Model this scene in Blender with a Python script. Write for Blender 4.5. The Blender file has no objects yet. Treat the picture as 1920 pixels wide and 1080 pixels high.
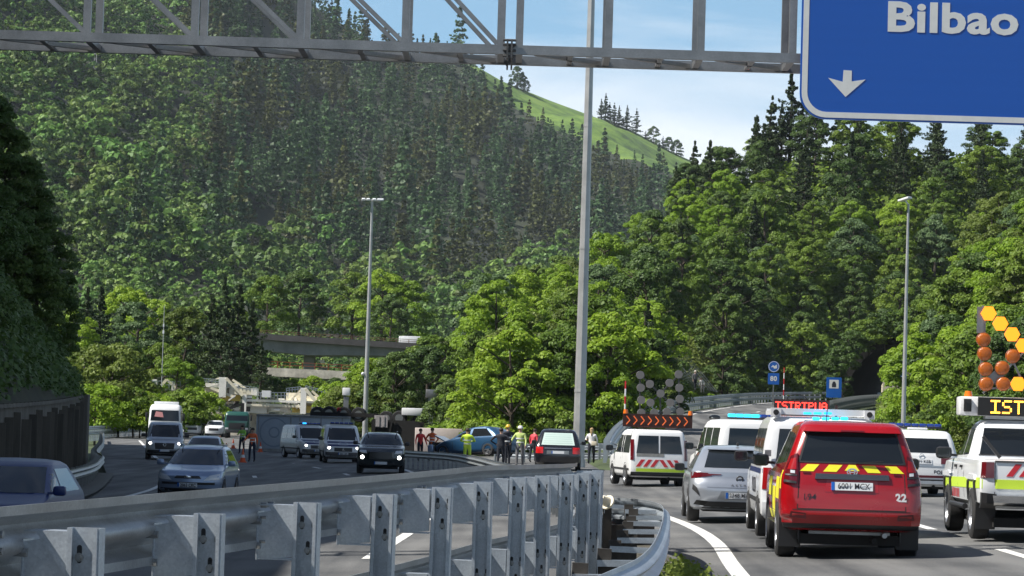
import bpy, bmesh, math, random
import numpy as np
from mathutils import Vector, Matrix, Euler
C = bpy.context.scene.collection
R = math.radians
rnd = random.Random(7)
HAZE_D = 0.00005
# ------------------------------------------------------------------ camera
F_PX = 5333.0
PITCH = math.atan(250 / F_PX); ROLL = R(1.7); CH = 1.85
R0 = Vector((1, 0, 0)); FW = Vector((0, math.cos(PITCH), math.sin(PITCH))); U0 = Vector((0, -math.sin(PITCH), math.cos(PITCH)))
RV = R0 * math.cos(ROLL) + U0 * math.sin(ROLL)
UV = U0 * math.cos(ROLL) - R0 * math.sin(ROLL)
cam = bpy.data.cameras.new('camera'); camo = bpy.data.objects.new('camera', cam); C.objects.link(camo)
cam.sensor_width = 36; cam.lens = 36 * F_PX / 1920; cam.clip_start = 0.5; cam.clip_end = 12000
camo.matrix_world = Matrix(((RV.x, UV.x, -FW.x, 0), (RV.y, UV.y, -FW.y, 0), (RV.z, UV.z, -FW.z, CH), (0, 0, 0, 1)))
bpy.context.scene.camera = camo
# ------------------------------------------------------------------ world, sun, exposure
SUN_EL = R(50); SUN_DIR = Vector((-1, -0.28, 0)).normalized()
w = bpy.data.worlds.new('World'); bpy.context.scene.world = w; w.use_nodes = True
nt = w.node_tree; nt.nodes.clear()
out = nt.nodes.new('ShaderNodeOutputWorld'); bg = nt.nodes.new('ShaderNodeBackground'); sky = nt.nodes.new('ShaderNodeTexSky')
sky.sky_type = 'NISHITA'; sky.sun_disc = False; sky.sun_elevation = SUN_EL
sky.sun_rotation = math.atan2(SUN_DIR.x, SUN_DIR.y); sky.altitude = 200; sky.dust_density = 0.2; sky.ozone_density = 3.5
tc = nt.nodes.new('ShaderNodeTexCoord'); mp = nt.nodes.new('ShaderNodeMapping'); mp.inputs['Scale'].default_value = (1.0, 1.0, 3.2)
mp.inputs['Location'].default_value = (0.35, 0.2, 0.05)
n1 = nt.nodes.new('ShaderNodeTexNoise'); n1.inputs['Scale'].default_value = 5.0; n1.inputs['Detail'].default_value = 7; n1.inputs['Roughness'].default_value = 0.55
n1.inputs['Distortion'].default_value = 0.5
cr = nt.nodes.new('ShaderNodeValToRGB'); cr.color_ramp.elements[0].position = 0.40; cr.color_ramp.elements[1].position = 0.66
cr.color_ramp.elements[0].color = (0.0, 0.0, 0.0, 1); cr.color_ramp.elements[1].color = (0.95, 0.95, 0.95, 1)
mx = nt.nodes.new('ShaderNodeMix'); mx.data_type = 'RGBA'
L = nt.links.new
er2 = nt.nodes.new('ShaderNodeMapRange'); er2.inputs[1].default_value = .12; er2.inputs[2].default_value = .45; er2.inputs[3].default_value = .8; er2.inputs[4].default_value = .0
mx0 = nt.nodes.new('ShaderNodeMix'); mx0.data_type = 'RGBA'; mx0.inputs[7].default_value = (4.0, 7.6, 11.2, 1)   # pale blue air low over the horizon
L(tc.outputs['Generated'], mp.inputs['Vector']); L(mp.outputs[0], n1.inputs['Vector']); L(n1.outputs[0], cr.inputs[0])
sx_ = nt.nodes.new('ShaderNodeSeparateXYZ'); L(tc.outputs['Generated'], sx_.inputs[0]); er = nt.nodes.new('ShaderNodeMapRange'); er.inputs[1].default_value = .22; er.inputs[2].default_value = .5; er.inputs[3].default_value = 1.0; er.inputs[4].default_value = .12
L(sx_.outputs['Z'], er.inputs[0]); L(sx_.outputs['Z'], er2.inputs[0]); L(er2.outputs[0], mx0.inputs[0]); cm = nt.nodes.new('ShaderNodeMath'); cm.operation = 'MULTIPLY'; L(cr.outputs[0], cm.inputs[0]); L(er.outputs[0], cm.inputs[1]); L(cm.outputs[0], mx.inputs['Factor']); L(sky.outputs[0], mx0.inputs[6]); L(mx0.outputs[2], mx.inputs[6]); mx.inputs[7].default_value = (12.0, 12.9, 13.8, 1)
L(mx.outputs[2], bg.inputs['Color']); bg.inputs['Strength'].default_value = 0.05; L(bg.outputs[0], out.inputs[0])
sl = bpy.data.lights.new('sun', 'SUN'); sl.energy = 5.0; sl.angle = R(0.5); sl.color = (1.0, 0.95, 0.87)
so = bpy.data.objects.new('sun', sl); C.objects.link(so)
sd = Vector((SUN_DIR.x * math.cos(SUN_EL), SUN_DIR.y * math.cos(SUN_EL), math.sin(SUN_EL)))
so.rotation_euler = sd.to_track_quat('Z', 'Y').to_euler()
vs = bpy.context.scene.view_settings; vs.view_transform = 'Standard'; vs.look = 'None'; vs.exposure = 0.74; vs.gamma = 1.0
bpy.context.scene.cycles.use_denoising = True
bpy.context.scene.cycles.max_bounces = 6; bpy.context.scene.cycles.transparent_max_bounces = 4

# ------------------------------------------------------------------ geometry of the place
def gz(X, Y):
    return 0.04 * (min(max(X, -12), 14) - 3) + 0.003 * (60 - min(max(Y, 0), 90))
def ray(px, py, Y):
    d = FW + RV * ((px - 960) / F_PX) + UV * ((540 - py) / F_PX)
    t = Y / d.y
    return Vector((d.x * t, Y, CH + d.z * t))
def project(P):
    v = Vector(P) - Vector((0, 0, CH)); z = v.dot(FW)
    return 960 + F_PX * v.dot(RV) / z, 540 - F_PX * v.dot(UV) / z
def gpos(px, Y, zf=None):
    """ground point at depth Y seen in column px"""
    X = (px - 960) / F_PX * Y
    for _ in range(6):
        z = (zf if zf is not None else gz(X, Y))
        qx, _q = project((X, Y, z)); X += (px - qx) / F_PX * Y
    return Vector((X, Y, zf if zf is not None else gz(X, Y)))

# ------------------------------------------------------------------ materials
MATS = {}
def M(name, col=(.5, .5, .5), rough=.5, metal=0.0, coat=0.0, emit=None, es=1.0, var=0.0, vscale=8.0, bump=0.0, bscale=60.0, spec=None, alpha=None, coords='Object'):
    if name in MATS: return MATS[name]
    m = bpy.data.materials.new(name); m.use_nodes = True; t = m.node_tree; b = t.nodes['Principled BSDF']
    b.inputs['Base Color'].default_value = (*col, 1); b.inputs['Roughness'].default_value = rough; b.inputs['Metallic'].default_value = metal
    if coat: b.inputs['Coat Weight'].default_value = coat; b.inputs['Coat Roughness'].default_value = 0.06
    if spec is not None: b.inputs['Specular IOR Level'].default_value = spec
    if emit: b.inputs['Emission Color'].default_value = (*emit, 1); b.inputs['Emission Strength'].default_value = es
    if var or bump:
        tcn = t.nodes.new('ShaderNodeTexCoord')
        if var:
            n = t.nodes.new('ShaderNodeTexNoise'); n.inputs['Scale'].default_value = vscale; n.inputs['Detail'].default_value = 6; n.inputs['Roughness'].default_value = .65
            t.links.new(tcn.outputs[coords], n.inputs['Vector'])
            r = t.nodes.new('ShaderNodeValToRGB'); r.color_ramp.elements[0].position = .3; r.color_ramp.elements[1].position = .7
            r.color_ramp.elements[0].color = (*[max(0, c * (1 - var)) for c in col], 1); r.color_ramp.elements[1].color = (*[min(1, c * (1 + var)) for c in col], 1)
            t.links.new(n.outputs[0], r.inputs[0]); t.links.new(r.outputs[0], b.inputs['Base Color'])
            mr = t.nodes.new('ShaderNodeMapRange'); mr.inputs[3].default_value = max(.03, rough - .1 * min(1, var * 2)); mr.inputs[4].default_value = min(1, rough + .12)
            t.links.new(n.outputs[0], mr.inputs[0]); t.links.new(mr.outputs[0], b.inputs['Roughness'])
        if bump:
            n2 = t.nodes.new('ShaderNodeTexNoise'); n2.inputs['Scale'].default_value = bscale; n2.inputs['Detail'].default_value = 4
            t.links.new(tcn.outputs[coords], n2.inputs['Vector'])
            bp = t.nodes.new('ShaderNodeBump'); bp.inputs['Strength'].default_value = bump; bp.inputs['Distance'].default_value = .02
            t.links.new(n2.outputs[0], bp.inputs['Height']); t.links.new(bp.outputs[0], b.inputs['Normal'])
    MATS[name] = m
    return m

def foliage(name, cols, trans=0.35, scale=.35):
    """leaf material: colour varies from leaf to leaf and from tree to tree"""
    m = bpy.data.materials.new(name); m.use_nodes = True; t = m.node_tree; t.nodes.clear()
    o = t.nodes.new('ShaderNodeOutputMaterial'); g = t.nodes.new('ShaderNodeNewGeometry'); oi = t.nodes.new('ShaderNodeObjectInfo')
    ad = t.nodes.new('ShaderNodeMath'); ad.operation = 'MULTIPLY_ADD'; ad.inputs[1].default_value = .5
    ml = t.nodes.new('ShaderNodeMath'); ml.operation = 'MULTIPLY'; ml.inputs[1].default_value = .5
    at = t.nodes.new('ShaderNodeAttribute'); at.attribute_name = 'tint'
    t.links.new(oi.outputs['Random'], ml.inputs[0]); t.links.new(g.outputs['Random Per Island'], ad.inputs[0]); t.links.new(ml.outputs[0], ad.inputs[2])
    r = t.nodes.new('ShaderNodeValToRGB')
    els = r.color_ramp.elements
    while len(els) < len(cols): els.new(.5)
    for i, c in enumerate(cols): els[i].position = i / (len(cols) - 1); els[i].color = (*c, 1)
    t.links.new(ad.outputs[0], r.inputs[0])
    mul = t.nodes.new('ShaderNodeMix'); mul.data_type = 'RGBA'; mul.blend_type = 'MULTIPLY'; mul.inputs[0].default_value = 1
    t.links.new(r.outputs[0], mul.inputs[6]); t.links.new(at.outputs['Color'], mul.inputs[7])
    d = t.nodes.new('ShaderNodeBsdfPrincipled'); d.inputs['Roughness'].default_value = .55; d.inputs['Specular IOR Level'].default_value = .3
    tr = t.nodes.new('ShaderNodeBsdfTranslucent'); ms = t.nodes.new('ShaderNodeMixShader'); ms.inputs[0].default_value = trans
    t.links.new(mul.outputs[2], d.inputs['Base Color']); t.links.new(mul.outputs[2], tr.inputs['Color'])
    t.links.new(d.outputs[0], ms.inputs[1]); t.links.new(tr.outputs[0], ms.inputs[2]); t.links.new(ms.outputs[0], o.inputs[0])
    return m

def galv(name, c, var=.25):
    """weathered galvanised steel: spangle cells plus streaks"""
    m = M(name, c, .4, .72, var=var, vscale=2.2, bump=.08, bscale=25)
    t = m.node_tree; b = t.nodes['Principled BSDF']; v = t.nodes.new('ShaderNodeTexVoronoi'); v.inputs['Scale'].default_value = 110
    tcn = t.nodes.new('ShaderNodeTexCoord'); t.links.new(tcn.outputs['Object'], v.inputs['Vector'])
    mxx = t.nodes.new('ShaderNodeMix'); mxx.data_type = 'RGBA'; mxx.blend_type = 'OVERLAY'; mxx.inputs[0].default_value = .12
    src = b.inputs['Base Color'].links[0].from_socket
    bw = t.nodes.new('ShaderNodeRGBToBW'); t.links.new(v.outputs['Color'], bw.inputs[0])
    t.links.new(src, mxx.inputs[6]); t.links.new(bw.outputs[0], mxx.inputs[7]); t.links.new(mxx.outputs[2], b.inputs['Base Color'])
    return m

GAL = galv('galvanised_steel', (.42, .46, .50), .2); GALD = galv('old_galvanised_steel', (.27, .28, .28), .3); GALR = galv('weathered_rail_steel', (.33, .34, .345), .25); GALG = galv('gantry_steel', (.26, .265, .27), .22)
BLK = M('black_plastic', (.018, .018, .02), .5); RUB = M('tyre_rubber', (.022, .022, .023), .8, bump=.3, bscale=30)
GLS = M('tinted_glass', (.012, .015, .018), .05, spec=.6); GLSL = M('windscreen_glass', (.012, .016, .02), .05, spec=.5)
CHR = M('chrome', (.85, .85, .86), .2, 1.0); ALU = M('alloy', (.42, .43, .45), .32, .9); DRK = M('dark_underbody', (.012, .012, .012), .9)
REDL = M('red_lens', (.30, .008, .01), .12, coat=.6); REDD = M('dark_red_lens', (.10, .006, .01), .12, coat=.6); WLN = M('clear_lens', (.55, .57, .6), .12, coat=.8)
LIT = M('lit_headlamp', (1, 1, 1), .3, emit=(1, .98, .92), es=6); AMBL = M('amber_lens', (.75, .16, .01), .25, coat=.3)
BLUL = M('lit_blue_beacon', (.01, .06, .2), .3, emit=(.02, .35, 1.0), es=1.6); CYL = M('lit_cyan_beacon', (.02, .15, .2), .3, emit=(.03, .55, .95), es=1.3)
BLUD = M('blue_beacon_lens', (.01, .04, .25), .15, coat=.5)
PLW = M('plate_white', (.62, .64, .66), .4); INK = M('black_ink', (.02, .02, .03), .5); WHT = M('white_paint', (.72, .73, .74), .35, coat=.3, var=.05, vscale=2)
RDV = M('red_foil', (.5, .02, .03), .4); YLV = M('yellow_foil', (.75, .72, .03), .4, emit=None); LIM = M('lime_foil', (.55, .75, .05), .4)
NAVY = M('navy_foil', (.02, .03, .12), .35, coat=.3)

# ------------------------------------------------------------------ mesh helpers
class MB:
    def __init__(s): s.v = []; s.f = []; s.m = []
    def add(s, vs, fs, mi=0):
        n = len(s.v); s.v += [tuple(v) for v in vs]; s.f += [tuple(i + n for i in f) for f in fs]; s.m += [mi] * len(fs); return s
    def box(s, c, d, rz=0, rx=0, ry=0, mi=0, bev=0.0):
        hx, hy, hz = d[0] / 2, d[1] / 2, d[2] / 2
        if bev > 0:
            b = min(bev, hx * .9, hy * .9, hz * .9); pts = []; fs = []
            bm = bmesh.new(); bmesh.ops.create_cube(bm, size=1)
            for v in bm.verts: v.co = Vector((v.co.x * d[0], v.co.y * d[1], v.co.z * d[2]))
            bmesh.ops.bevel(bm, geom=bm.edges[:], offset=b, segments=2, affect='EDGES', profile=.5)
            bm.verts.index_update(); pts = [v.co.copy() for v in bm.verts]; fs = [[v.index for v in f.verts] for f in bm.faces]; bm.free()
        else:
            pts = [Vector((x, y, z)) for x in (-hx, hx) for y in (-hy, hy) for z in (-hz, hz)]
            fs = [(0, 1, 3, 2), (4, 6, 7, 5), (0, 4, 5, 1), (2, 3, 7, 6), (0, 2, 6, 4), (1, 5, 7, 3)]
        E = Euler((rx, ry, rz)).to_matrix(); c = Vector(c)
        return s.add([E @ p + c for p in pts], fs, mi)
    def bar(s, a, b, wd, ht, mi=0, up=(0, 0, 1)):
        a = Vector(a); b = Vector(b); d = (b - a); l = d.length; d.normalize(); u = Vector(up)
        if abs(d.dot(u)) > .98: u = Vector((0, 1, 0))
        x = d.cross(u).normalized(); z = x.cross(d)
        pts = [e + x * (i * wd / 2) + z * (j * ht / 2) for e in (a, b) for i, j in ((-1, -1), (1, -1), (1, 1), (-1, 1))]
        return s.add(pts, [(3, 2, 1, 0), (4, 5, 6, 7), (0, 1, 5, 4), (1, 2, 6, 5), (2, 3, 7, 6), (3, 0, 4, 7)], mi)
    def cyl(s, a, b, r0, r1=None, n=12, mi=0, caps=True):
        r1 = r0 if r1 is None else r1; a = Vector(a); b = Vector(b); d = (b - a).normalized()
        u = Vector((0, 0, 1)) if abs(d.z) < .9 else Vector((1, 0, 0)); x = d.cross(u).normalized(); y = d.cross(x)
        pts = [];
        for e, r in ((a, r0), (b, r1)):
            for k in range(n): t = 2 * math.pi * k / n; pts.append(e + x * math.cos(t) * r + y * math.sin(t) * r)
        fs = [(k, (k + 1) % n, n + (k + 1) % n, n + k) for k in range(n)]
        if caps: fs += [tuple(range(n))[::-1], tuple(range(n, 2 * n))]
        return s.add(pts, fs, mi)
    def lathe(s, prof, c, axis='x', n=20, mi=0, closed=True):
        c = Vector(c); pts = []; k = len(prof)
        for i in range(n):
            t = 2 * math.pi * i / n
            for (h, r) in prof:
                if axis == 'x': pts.append(c + Vector((h, math.cos(t) * r, math.sin(t) * r)))
                elif axis == 'y': pts.append(c + Vector((math.cos(t) * r, h, math.sin(t) * r)))
                else: pts.append(c + Vector((math.cos(t) * r, math.sin(t) * r, h)))
        fs = []
        for i in range(n):
            j = (i + 1) % n
            for q in range(k - 1): fs.append((i * k + q, i * k + q + 1, j * k + q + 1, j * k + q))
        return s.add(pts, fs, mi)
    def sphere(s, c, r, n=10, m=6, sc=(1, 1, 1), mi=0):
        c = Vector(c); pts = []; fs = []
        for i in range(m + 1):
            a = math.pi * i / m
            for k in range(n): t = 2 * math.pi * k / n; pts.append(c + Vector((math.sin(a) * math.cos(t) * r * sc[0], math.sin(a) * math.sin(t) * r * sc[1], math.cos(a) * r * sc[2])))
        for i in range(m):
            for k in range(n): fs.append((i * n + k, (i + 1) * n + k, (i + 1) * n + (k + 1) % n, i * n + (k + 1) % n))
        return s.add(pts, fs, mi)
    def prism(s, poly, y0, y1, plane='xz', mi=0):
        n = len(poly)
        def P(p, t): return (p[0], t, p[1]) if plane == 'xz' else ((t, p[0], p[1]) if plane == 'yz' else (p[0], p[1], t))
        pts = [P(p, y0) for p in poly] + [P(p, y1) for p in poly]
        return s.add(pts, [tuple(range(n)), tuple(range(2 * n - 1, n - 1, -1))] + [(k, n + k, n + (k + 1) % n, (k + 1) % n) for k in range(n)], mi)
    def build(s, name, mats, parent=None, smooth=35, loc=None, rot=None):
        me = bpy.data.meshes.new(name); me.from_pydata(s.v, [], s.f)
        for m in (mats if isinstance(mats, (list, tuple)) else [mats]): me.materials.append(m)
        if any(s.m): me.polygons.foreach_set('material_index', s.m)
        bm = bmesh.new(); bm.from_mesh(me); bmesh.ops.recalc_face_normals(bm, faces=bm.faces[:]); bm.to_mesh(me); bm.free()
        if smooth:
            me.polygons.foreach_set('use_smooth', [True] * len(me.polygons)); me.set_sharp_from_angle(angle=R(smooth))
        o = bpy.data.objects.new(name, me); C.objects.link(o)
        if parent: o.parent = parent
        if loc is not None: o.location = loc
        if rot is not None: o.rotation_euler = rot
        return o
def empty(name, label, cat, loc=(0, 0, 0), rz=0, group=None, rot=None):
    o = bpy.data.objects.new(name, None); C.objects.link(o); o.location = loc; o.rotation_euler = rot if rot else (0, 0, rz)
    o['label'] = label; o['category'] = cat
    if group: o['group'] = group
    return o
def tag(o, label, cat, group=None):
    o['label'] = label; o['category'] = cat
    if group: o['group'] = group
    return o
def struct(o, kind='structure'): o['kind'] = kind; return o
def part(src, parent, loc=None, rot=None):
    c = src.copy(); C.objects.link(c); c.parent = parent
    if loc is not None: c.location = loc
    if rot is not None: c.rotation_euler = rot
    return c
def copytree(o, loc, rz=None, label=None, scale=None, rot=None):
    c = o.copy(); C.objects.link(c); c.location = loc
    if rz is not None: c.rotation_euler = (0, 0, rz)
    if rot is not None: c.rotation_euler = rot
    if label: c['label'] = label
    if scale is not None: c.scale = scale
    for ch in list(o.children):
        d = ch.copy(); C.objects.link(d); d.parent = c
        for g in list(ch.children): e = g.copy(); C.objects.link(e); e.parent = d
    return c
def text(name, s, size, mat, parent, loc, rot=(R(90), 0, 0), bold=0.0, ext=.002, ax=1.0, align='CENTER'):
    cu = bpy.data.curves.new(name, 'FONT'); cu.body = s; cu.size = size; cu.offset = bold; cu.extrude = ext; cu.align_x = align; cu.align_y = 'CENTER'; cu.space_character = 1.05
    cu.resolution_u = 3
    t = bpy.data.objects.new(name, cu); C.objects.link(t); bpy.context.view_layer.update()
    me = bpy.data.meshes.new_from_object(t.evaluated_get(bpy.context.evaluated_depsgraph_get())); me.name = name
    C.objects.unlink(t); bpy.data.objects.remove(t)
    me.materials.clear(); me.materials.append(mat)
    o = bpy.data.objects.new(name, me); C.objects.link(o); o.parent = parent; o.location = loc; o.rotation_euler = rot; o.scale = (ax, 1, 1)
    return o
DOTS = {'I': ['11111', '00100', '00100', '00100', '00100', '00100', '11111'], 'S': ['01111', '10000', '10000', '01110', '00001', '00001', '11110'],
        'T': ['11111', '00100', '00100', '00100', '00100', '00100', '00100'], 'R': ['11110', '10001', '10001', '11110', '10100', '10010', '10001'],
        'P': ['11110', '10001', '10001', '11110', '10000', '10000', '10000'], 'U': ['10001'] * 6 + ['01110'], 'A': ['01110', '10001', '10001', '11111', '10001', '10001', '10001']}
def led_text(mb, s, x0, z0, pitch, y, mi=0, fill=.86):
    """dot matrix lettering, rows downward from z0; facing -y"""
    x = x0
    for ch in s:
        for r_, row in enumerate(DOTS[ch]):
            for c_, b in enumerate(row):
                if b == '1': mb.box((x + c_ * pitch, y, z0 - r_ * pitch), (pitch * fill, .004, pitch * fill), mi=mi)
        x += 6 * pitch
def local_at(g, px, py, yl):
    """where the sight line through a photo point meets the thing's own plane y = yl"""
    m = (Matrix.Translation(g.location) @ g.rotation_euler.to_matrix().to_4x4()).inverted(); o = m @ Vector((0, 0, CH)); d = m @ ray(px, py, 50) - o
    return o + d * ((yl - o.y) / d.y)
def smooth_path(pts, step):
    """Catmull-Rom through pts, resampled about every `step`"""
    P = [Vector(p) for p in pts]; P = [P[0] * 2 - P[1]] + P + [P[-1] * 2 - P[-2]]; out = []
    for i in range(1, len(P) - 2):
        a, b, c, d = P[i - 1:i + 3]; n = max(2, int((c - b).length / (step / 6)))
        for k in range(n):
            t = k / n; out.append(.5 * ((2 * b) + (c - a) * t + (2 * a - 5 * b + 4 * c - d) * t * t + (3 * b - 3 * c + d - a) * t ** 3))
    out.append(P[-2]); res = [out[0]]; acc = 0
    for a, b in zip(out, out[1:]):
        l = (b - a).length
        while acc + l >= step:
            a = a + (b - a) * ((step - acc) / l); l = (b - a).length; acc = 0; res.append(a.copy())
            if l < 1e-9: break
        acc += l
    return res
# ------------------------------------------------------------------ ground, roads
def grid_mesh(name, rows, mat, kind='structure', smooth=True):
    """rows: list of lists of points (all the same length)"""
    n = len(rows[0]); vs_ = [tuple(p) for r_ in rows for p in r_]; fs = []
    for i in range(len(rows) - 1):
        for k in range(n - 1): a = i * n + k; fs.append((a, a + 1, a + n + 1, a + n))
    me = bpy.data.meshes.new(name); me.from_pydata(vs_, [], fs); me.materials.append(mat)
    bm = bmesh.new(); bm.from_mesh(me); bmesh.ops.recalc_face_normals(bm, faces=bm.faces[:]); bm.to_mesh(me); bm.free()
    if smooth: me.polygons.foreach_set('use_smooth', [True] * len(me.polygons))
    o = bpy.data.objects.new(name, me); C.objects.link(o); o['kind'] = kind
    return o
EARTH = M('soil_and_grass', (.045, .065, .022), .95, var=.5, vscale=.15, bump=.4, bscale=3)
grid_mesh('ground', [[(x, y, -1.4) for x in range(-4000, 4001, 1000)] for y in range(-500, 7001, 750)], EARTH)
# asphalt: aggregate speckle, tyre tracks along the lanes, patches
ASP = bpy.data.materials.new('asphalt'); ASP.use_nodes = True; t = ASP.node_tree; b = t.nodes['Principled BSDF']
tcn = t.nodes.new('ShaderNodeTexCoord'); mpn = t.nodes.new('ShaderNodeMapping'); mpn.inputs['Scale'].default_value = (1, .06, 1); mpn.inputs['Rotation'].default_value = (0, 0, R(2))
a1 = t.nodes.new('ShaderNodeTexNoise'); a1.inputs['Scale'].default_value = 1.3; a1.inputs['Detail'].default_value = 5
a2 = t.nodes.new('ShaderNodeTexNoise'); a2.inputs['Scale'].default_value = 38; a2.inputs['Detail'].default_value = 8; a2.inputs['Roughness'].default_value = .8
a3 = t.nodes.new('ShaderNodeTexNoise'); a3.inputs['Scale'].default_value = .35; a3.inputs['Detail'].default_value = 4
t.links.new(tcn.outputs['Object'], mpn.inputs[0]); t.links.new(mpn.outputs[0], a1.inputs[0]); t.links.new(tcn.outputs['Object'], a2.inputs[0]); t.links.new(tcn.outputs['Object'], a3.inputs[0])
s1 = t.nodes.new('ShaderNodeMath'); s1.operation = 'MULTIPLY_ADD'; s1.inputs[1].default_value = 1.0
s2 = t.nodes.new('ShaderNodeMath'); s2.operation = 'MULTIPLY_ADD'; s2.inputs[1].default_value = .5
t.links.new(a1.outputs[0], s1.inputs[0]); t.links.new(a2.outputs[0], s1.inputs[2]); t.links.new(a3.outputs[0], s2.inputs[0]); t.links.new(s1.outputs[0], s2.inputs[2])
rr = t.nodes.new('ShaderNodeValToRGB'); rr.color_ramp.elements[0].position = .75; rr.color_ramp.elements[1].position = 1.45 if False else 1.0
rr.color_ramp.elements[0].color = (.048, .050, .053, 1); rr.color_ramp.elements[1].color = (.150, .150, .147, 1)
s3 = t.nodes.new('ShaderNodeMath'); s3.operation = 'MULTIPLY'; s3.inputs[1].default_value = .70
t.links.new(s2.outputs[0], s3.inputs[0]); t.links.new(s3.outputs[0], rr.inputs[0]); t.links.new(rr.outputs[0], b.inputs['Base Color']); b.inputs['Roughness'].default_value = .88
bp = t.nodes.new('ShaderNodeBump'); bp.inputs['Strength'].default_value = .35; bp.inputs['Distance'].default_value = .01; t.links.new(a2.outputs[0], bp.inputs['Height']); t.links.new(bp.outputs[0], b.inputs['Normal'])
def left_edge(Y):
    """left border of the paved valley floor (kerb line below the retaining wall)"""
    k = [(-20, -9), (60, -11.0), (85, -12.6), (110, -15.4), (130, -18.4), (160, -22.8), (200, -28.6), (230, -33), (262, -37), (330, -46)]
    for (a, xa), (b_, xb) in zip(k, k[1:]):
        if Y <= b_: return xa + (xb - xa) * (Y - a) / (b_ - a)
    return k[-1][1]
xs = [i / 14 for i in range(15)]
rows = []
for Y in list(range(-20, 331, 10)):
    xl = left_edge(Y); xr = 15 + max(0, (Y - 120)) * .06 if Y < 330 else 20
    rows.append([(xl + (xr - xl) * u, Y, gz(xl + (xr - xl) * u, Y)) for u in xs])
grid_mesh('road', rows, ASP)
PAINT = M('road_marking_paint', (.62, .62, .60), .7, var=.18, vscale=4, bump=.3, bscale=60)
def ribbon(name, pts, wdt, zf=gz, mat=PAINT, lift=.005, step=2.0):
    P = smooth_path([(p[0], p[1], 0) for p in pts], step) if len(pts) > 2 else [Vector((*p[:2], 0)) for p in pts]
    ra = []; 
    for i, p in enumerate(P):
        d = (P[min(i + 1, len(P) - 1)] - P[max(i - 1, 0)]).normalized(); n = Vector((d.y, -d.x, 0))
        a = p + n * wdt / 2; c = p - n * wdt / 2
        ra.append([(a.x, a.y, zf(a.x, a.y) + lift), (c.x, c.y, zf(c.x, c.y) + lift)])
    return grid_mesh(name, ra, mat, smooth=False)
# solid edge lines
ribbon('lane_marking', [(2.0, 8), (2.4, 22), (2.92, 36), (3.28, 44), (3.38, 51), (3.2, 59), (2.7, 72), (2.1, 90), (1.6, 110)], .22)
ribbon('lane_marking', [(-1.9, 40), (-1.6, 60), (-2.2, 92), (-4.9, 129), (-9, 165), (-16, 215)], .2)
ribbon('lane_marking', [(-9.6, 45), (-10.4, 70), (-11.6, 95), (-15.0, 130), (-17.2, 142), (-24, 190), (-31, 240)], .2)
def dash(a, b_, wdt=.15):
    ribbon('lane_marking', [a, b_], wdt)
for (x0, y0, x1, y1) in [(7.0, 37, 7.12, 41), (7.35, 49, 7.5, 54), (7.8, 63, 7.95, 68), (8.3, 78, 8.5, 83), (8.9, 94, 9.2, 99), (6.7, 24, 6.8, 28),
                         (-6.9, 72, -7.1, 76), (-7.9, 91, -8.05, 95), (-9.6, 109, -10.0, 113), (-11.7, 127, -12.3, 131), (-14.3, 146, -14.9, 150), (-17.5, 166, -18.3, 171), (-21, 190, -22, 196),
                         (-4.3, 80, -4.45, 84), (-4.95, 95, -5.1, 99), (-6.2, 112, -6.6, 116), (-8.5, 130, -9.1, 134), (-11, 147, -11.6, 151), (-5.2, 62, -5.3, 66)]:
    dash((x0, y0), (x1, y1), .17)
ribbon('lane_marking', [(-13.2, 158), (-7.4, 151)], .25)

# ramp climbing to the right
RAMP = smooth_path([(4.8, 108, gz(5, 108) + .0), (5.0, 125, gz(5, 125) + .1), (7.5, 165, 1.2), (12, 205, 2.6), (19, 250, 3.7), (27, 292, 4.6), (36, 318, 5.2), (48, 338, 5.6), (62, 350, 5.9)], 4)
def ramp_off(i, off, dz=0.0):
    d = (RAMP[min(i + 1, len(RAMP) - 1)] - RAMP[max(i - 1, 0)]); d.z = 0; d.normalize(); return RAMP[i] + Vector((d.y, -d.x, 0)) * off + Vector((0, 0, dz))
RW = 9.6
grid_mesh('ramp', [[ramp_off(i, RW * u, .012 + .05 * u) for u in xs] for i in range(len(RAMP))], ASP)
grid_mesh('ramp_embankment', [[ramp_off(i, -3.5 - max(0, RAMP[i].z) * 1.0, -max(.1, RAMP[i].z) - 1.2), ramp_off(i, -.9, -.05), ramp_off(i, -.01, .008)] for i in range(len(RAMP))], EARTH)
grid_mesh('ramp_embankment', [[ramp_off(i, RW, .055), ramp_off(i, RW + .9, -.02), ramp_off(i, RW + 3.5 + max(0, RAMP[i].z) * 1.0, -max(.1, RAMP[i].z) - 1.2)] for i in range(len(RAMP))], EARTH)
def rline(off, i0, i1, wdt=.18):
    grid_mesh('lane_marking', [[ramp_off(i, off - wdt / 2, .022 + .05 * off / RW), ramp_off(i, off + wdt / 2, .022 + .05 * off / RW)] for i in range(i0, i1)], PAINT, smooth=False)
rline(.9, 4, len(RAMP) - 2); rline(RW - .9, 4, len(RAMP) - 2)
for k in range(5, len(RAMP) - 4, 4): rline(RW / 2, k, k + 2, .16)

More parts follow.
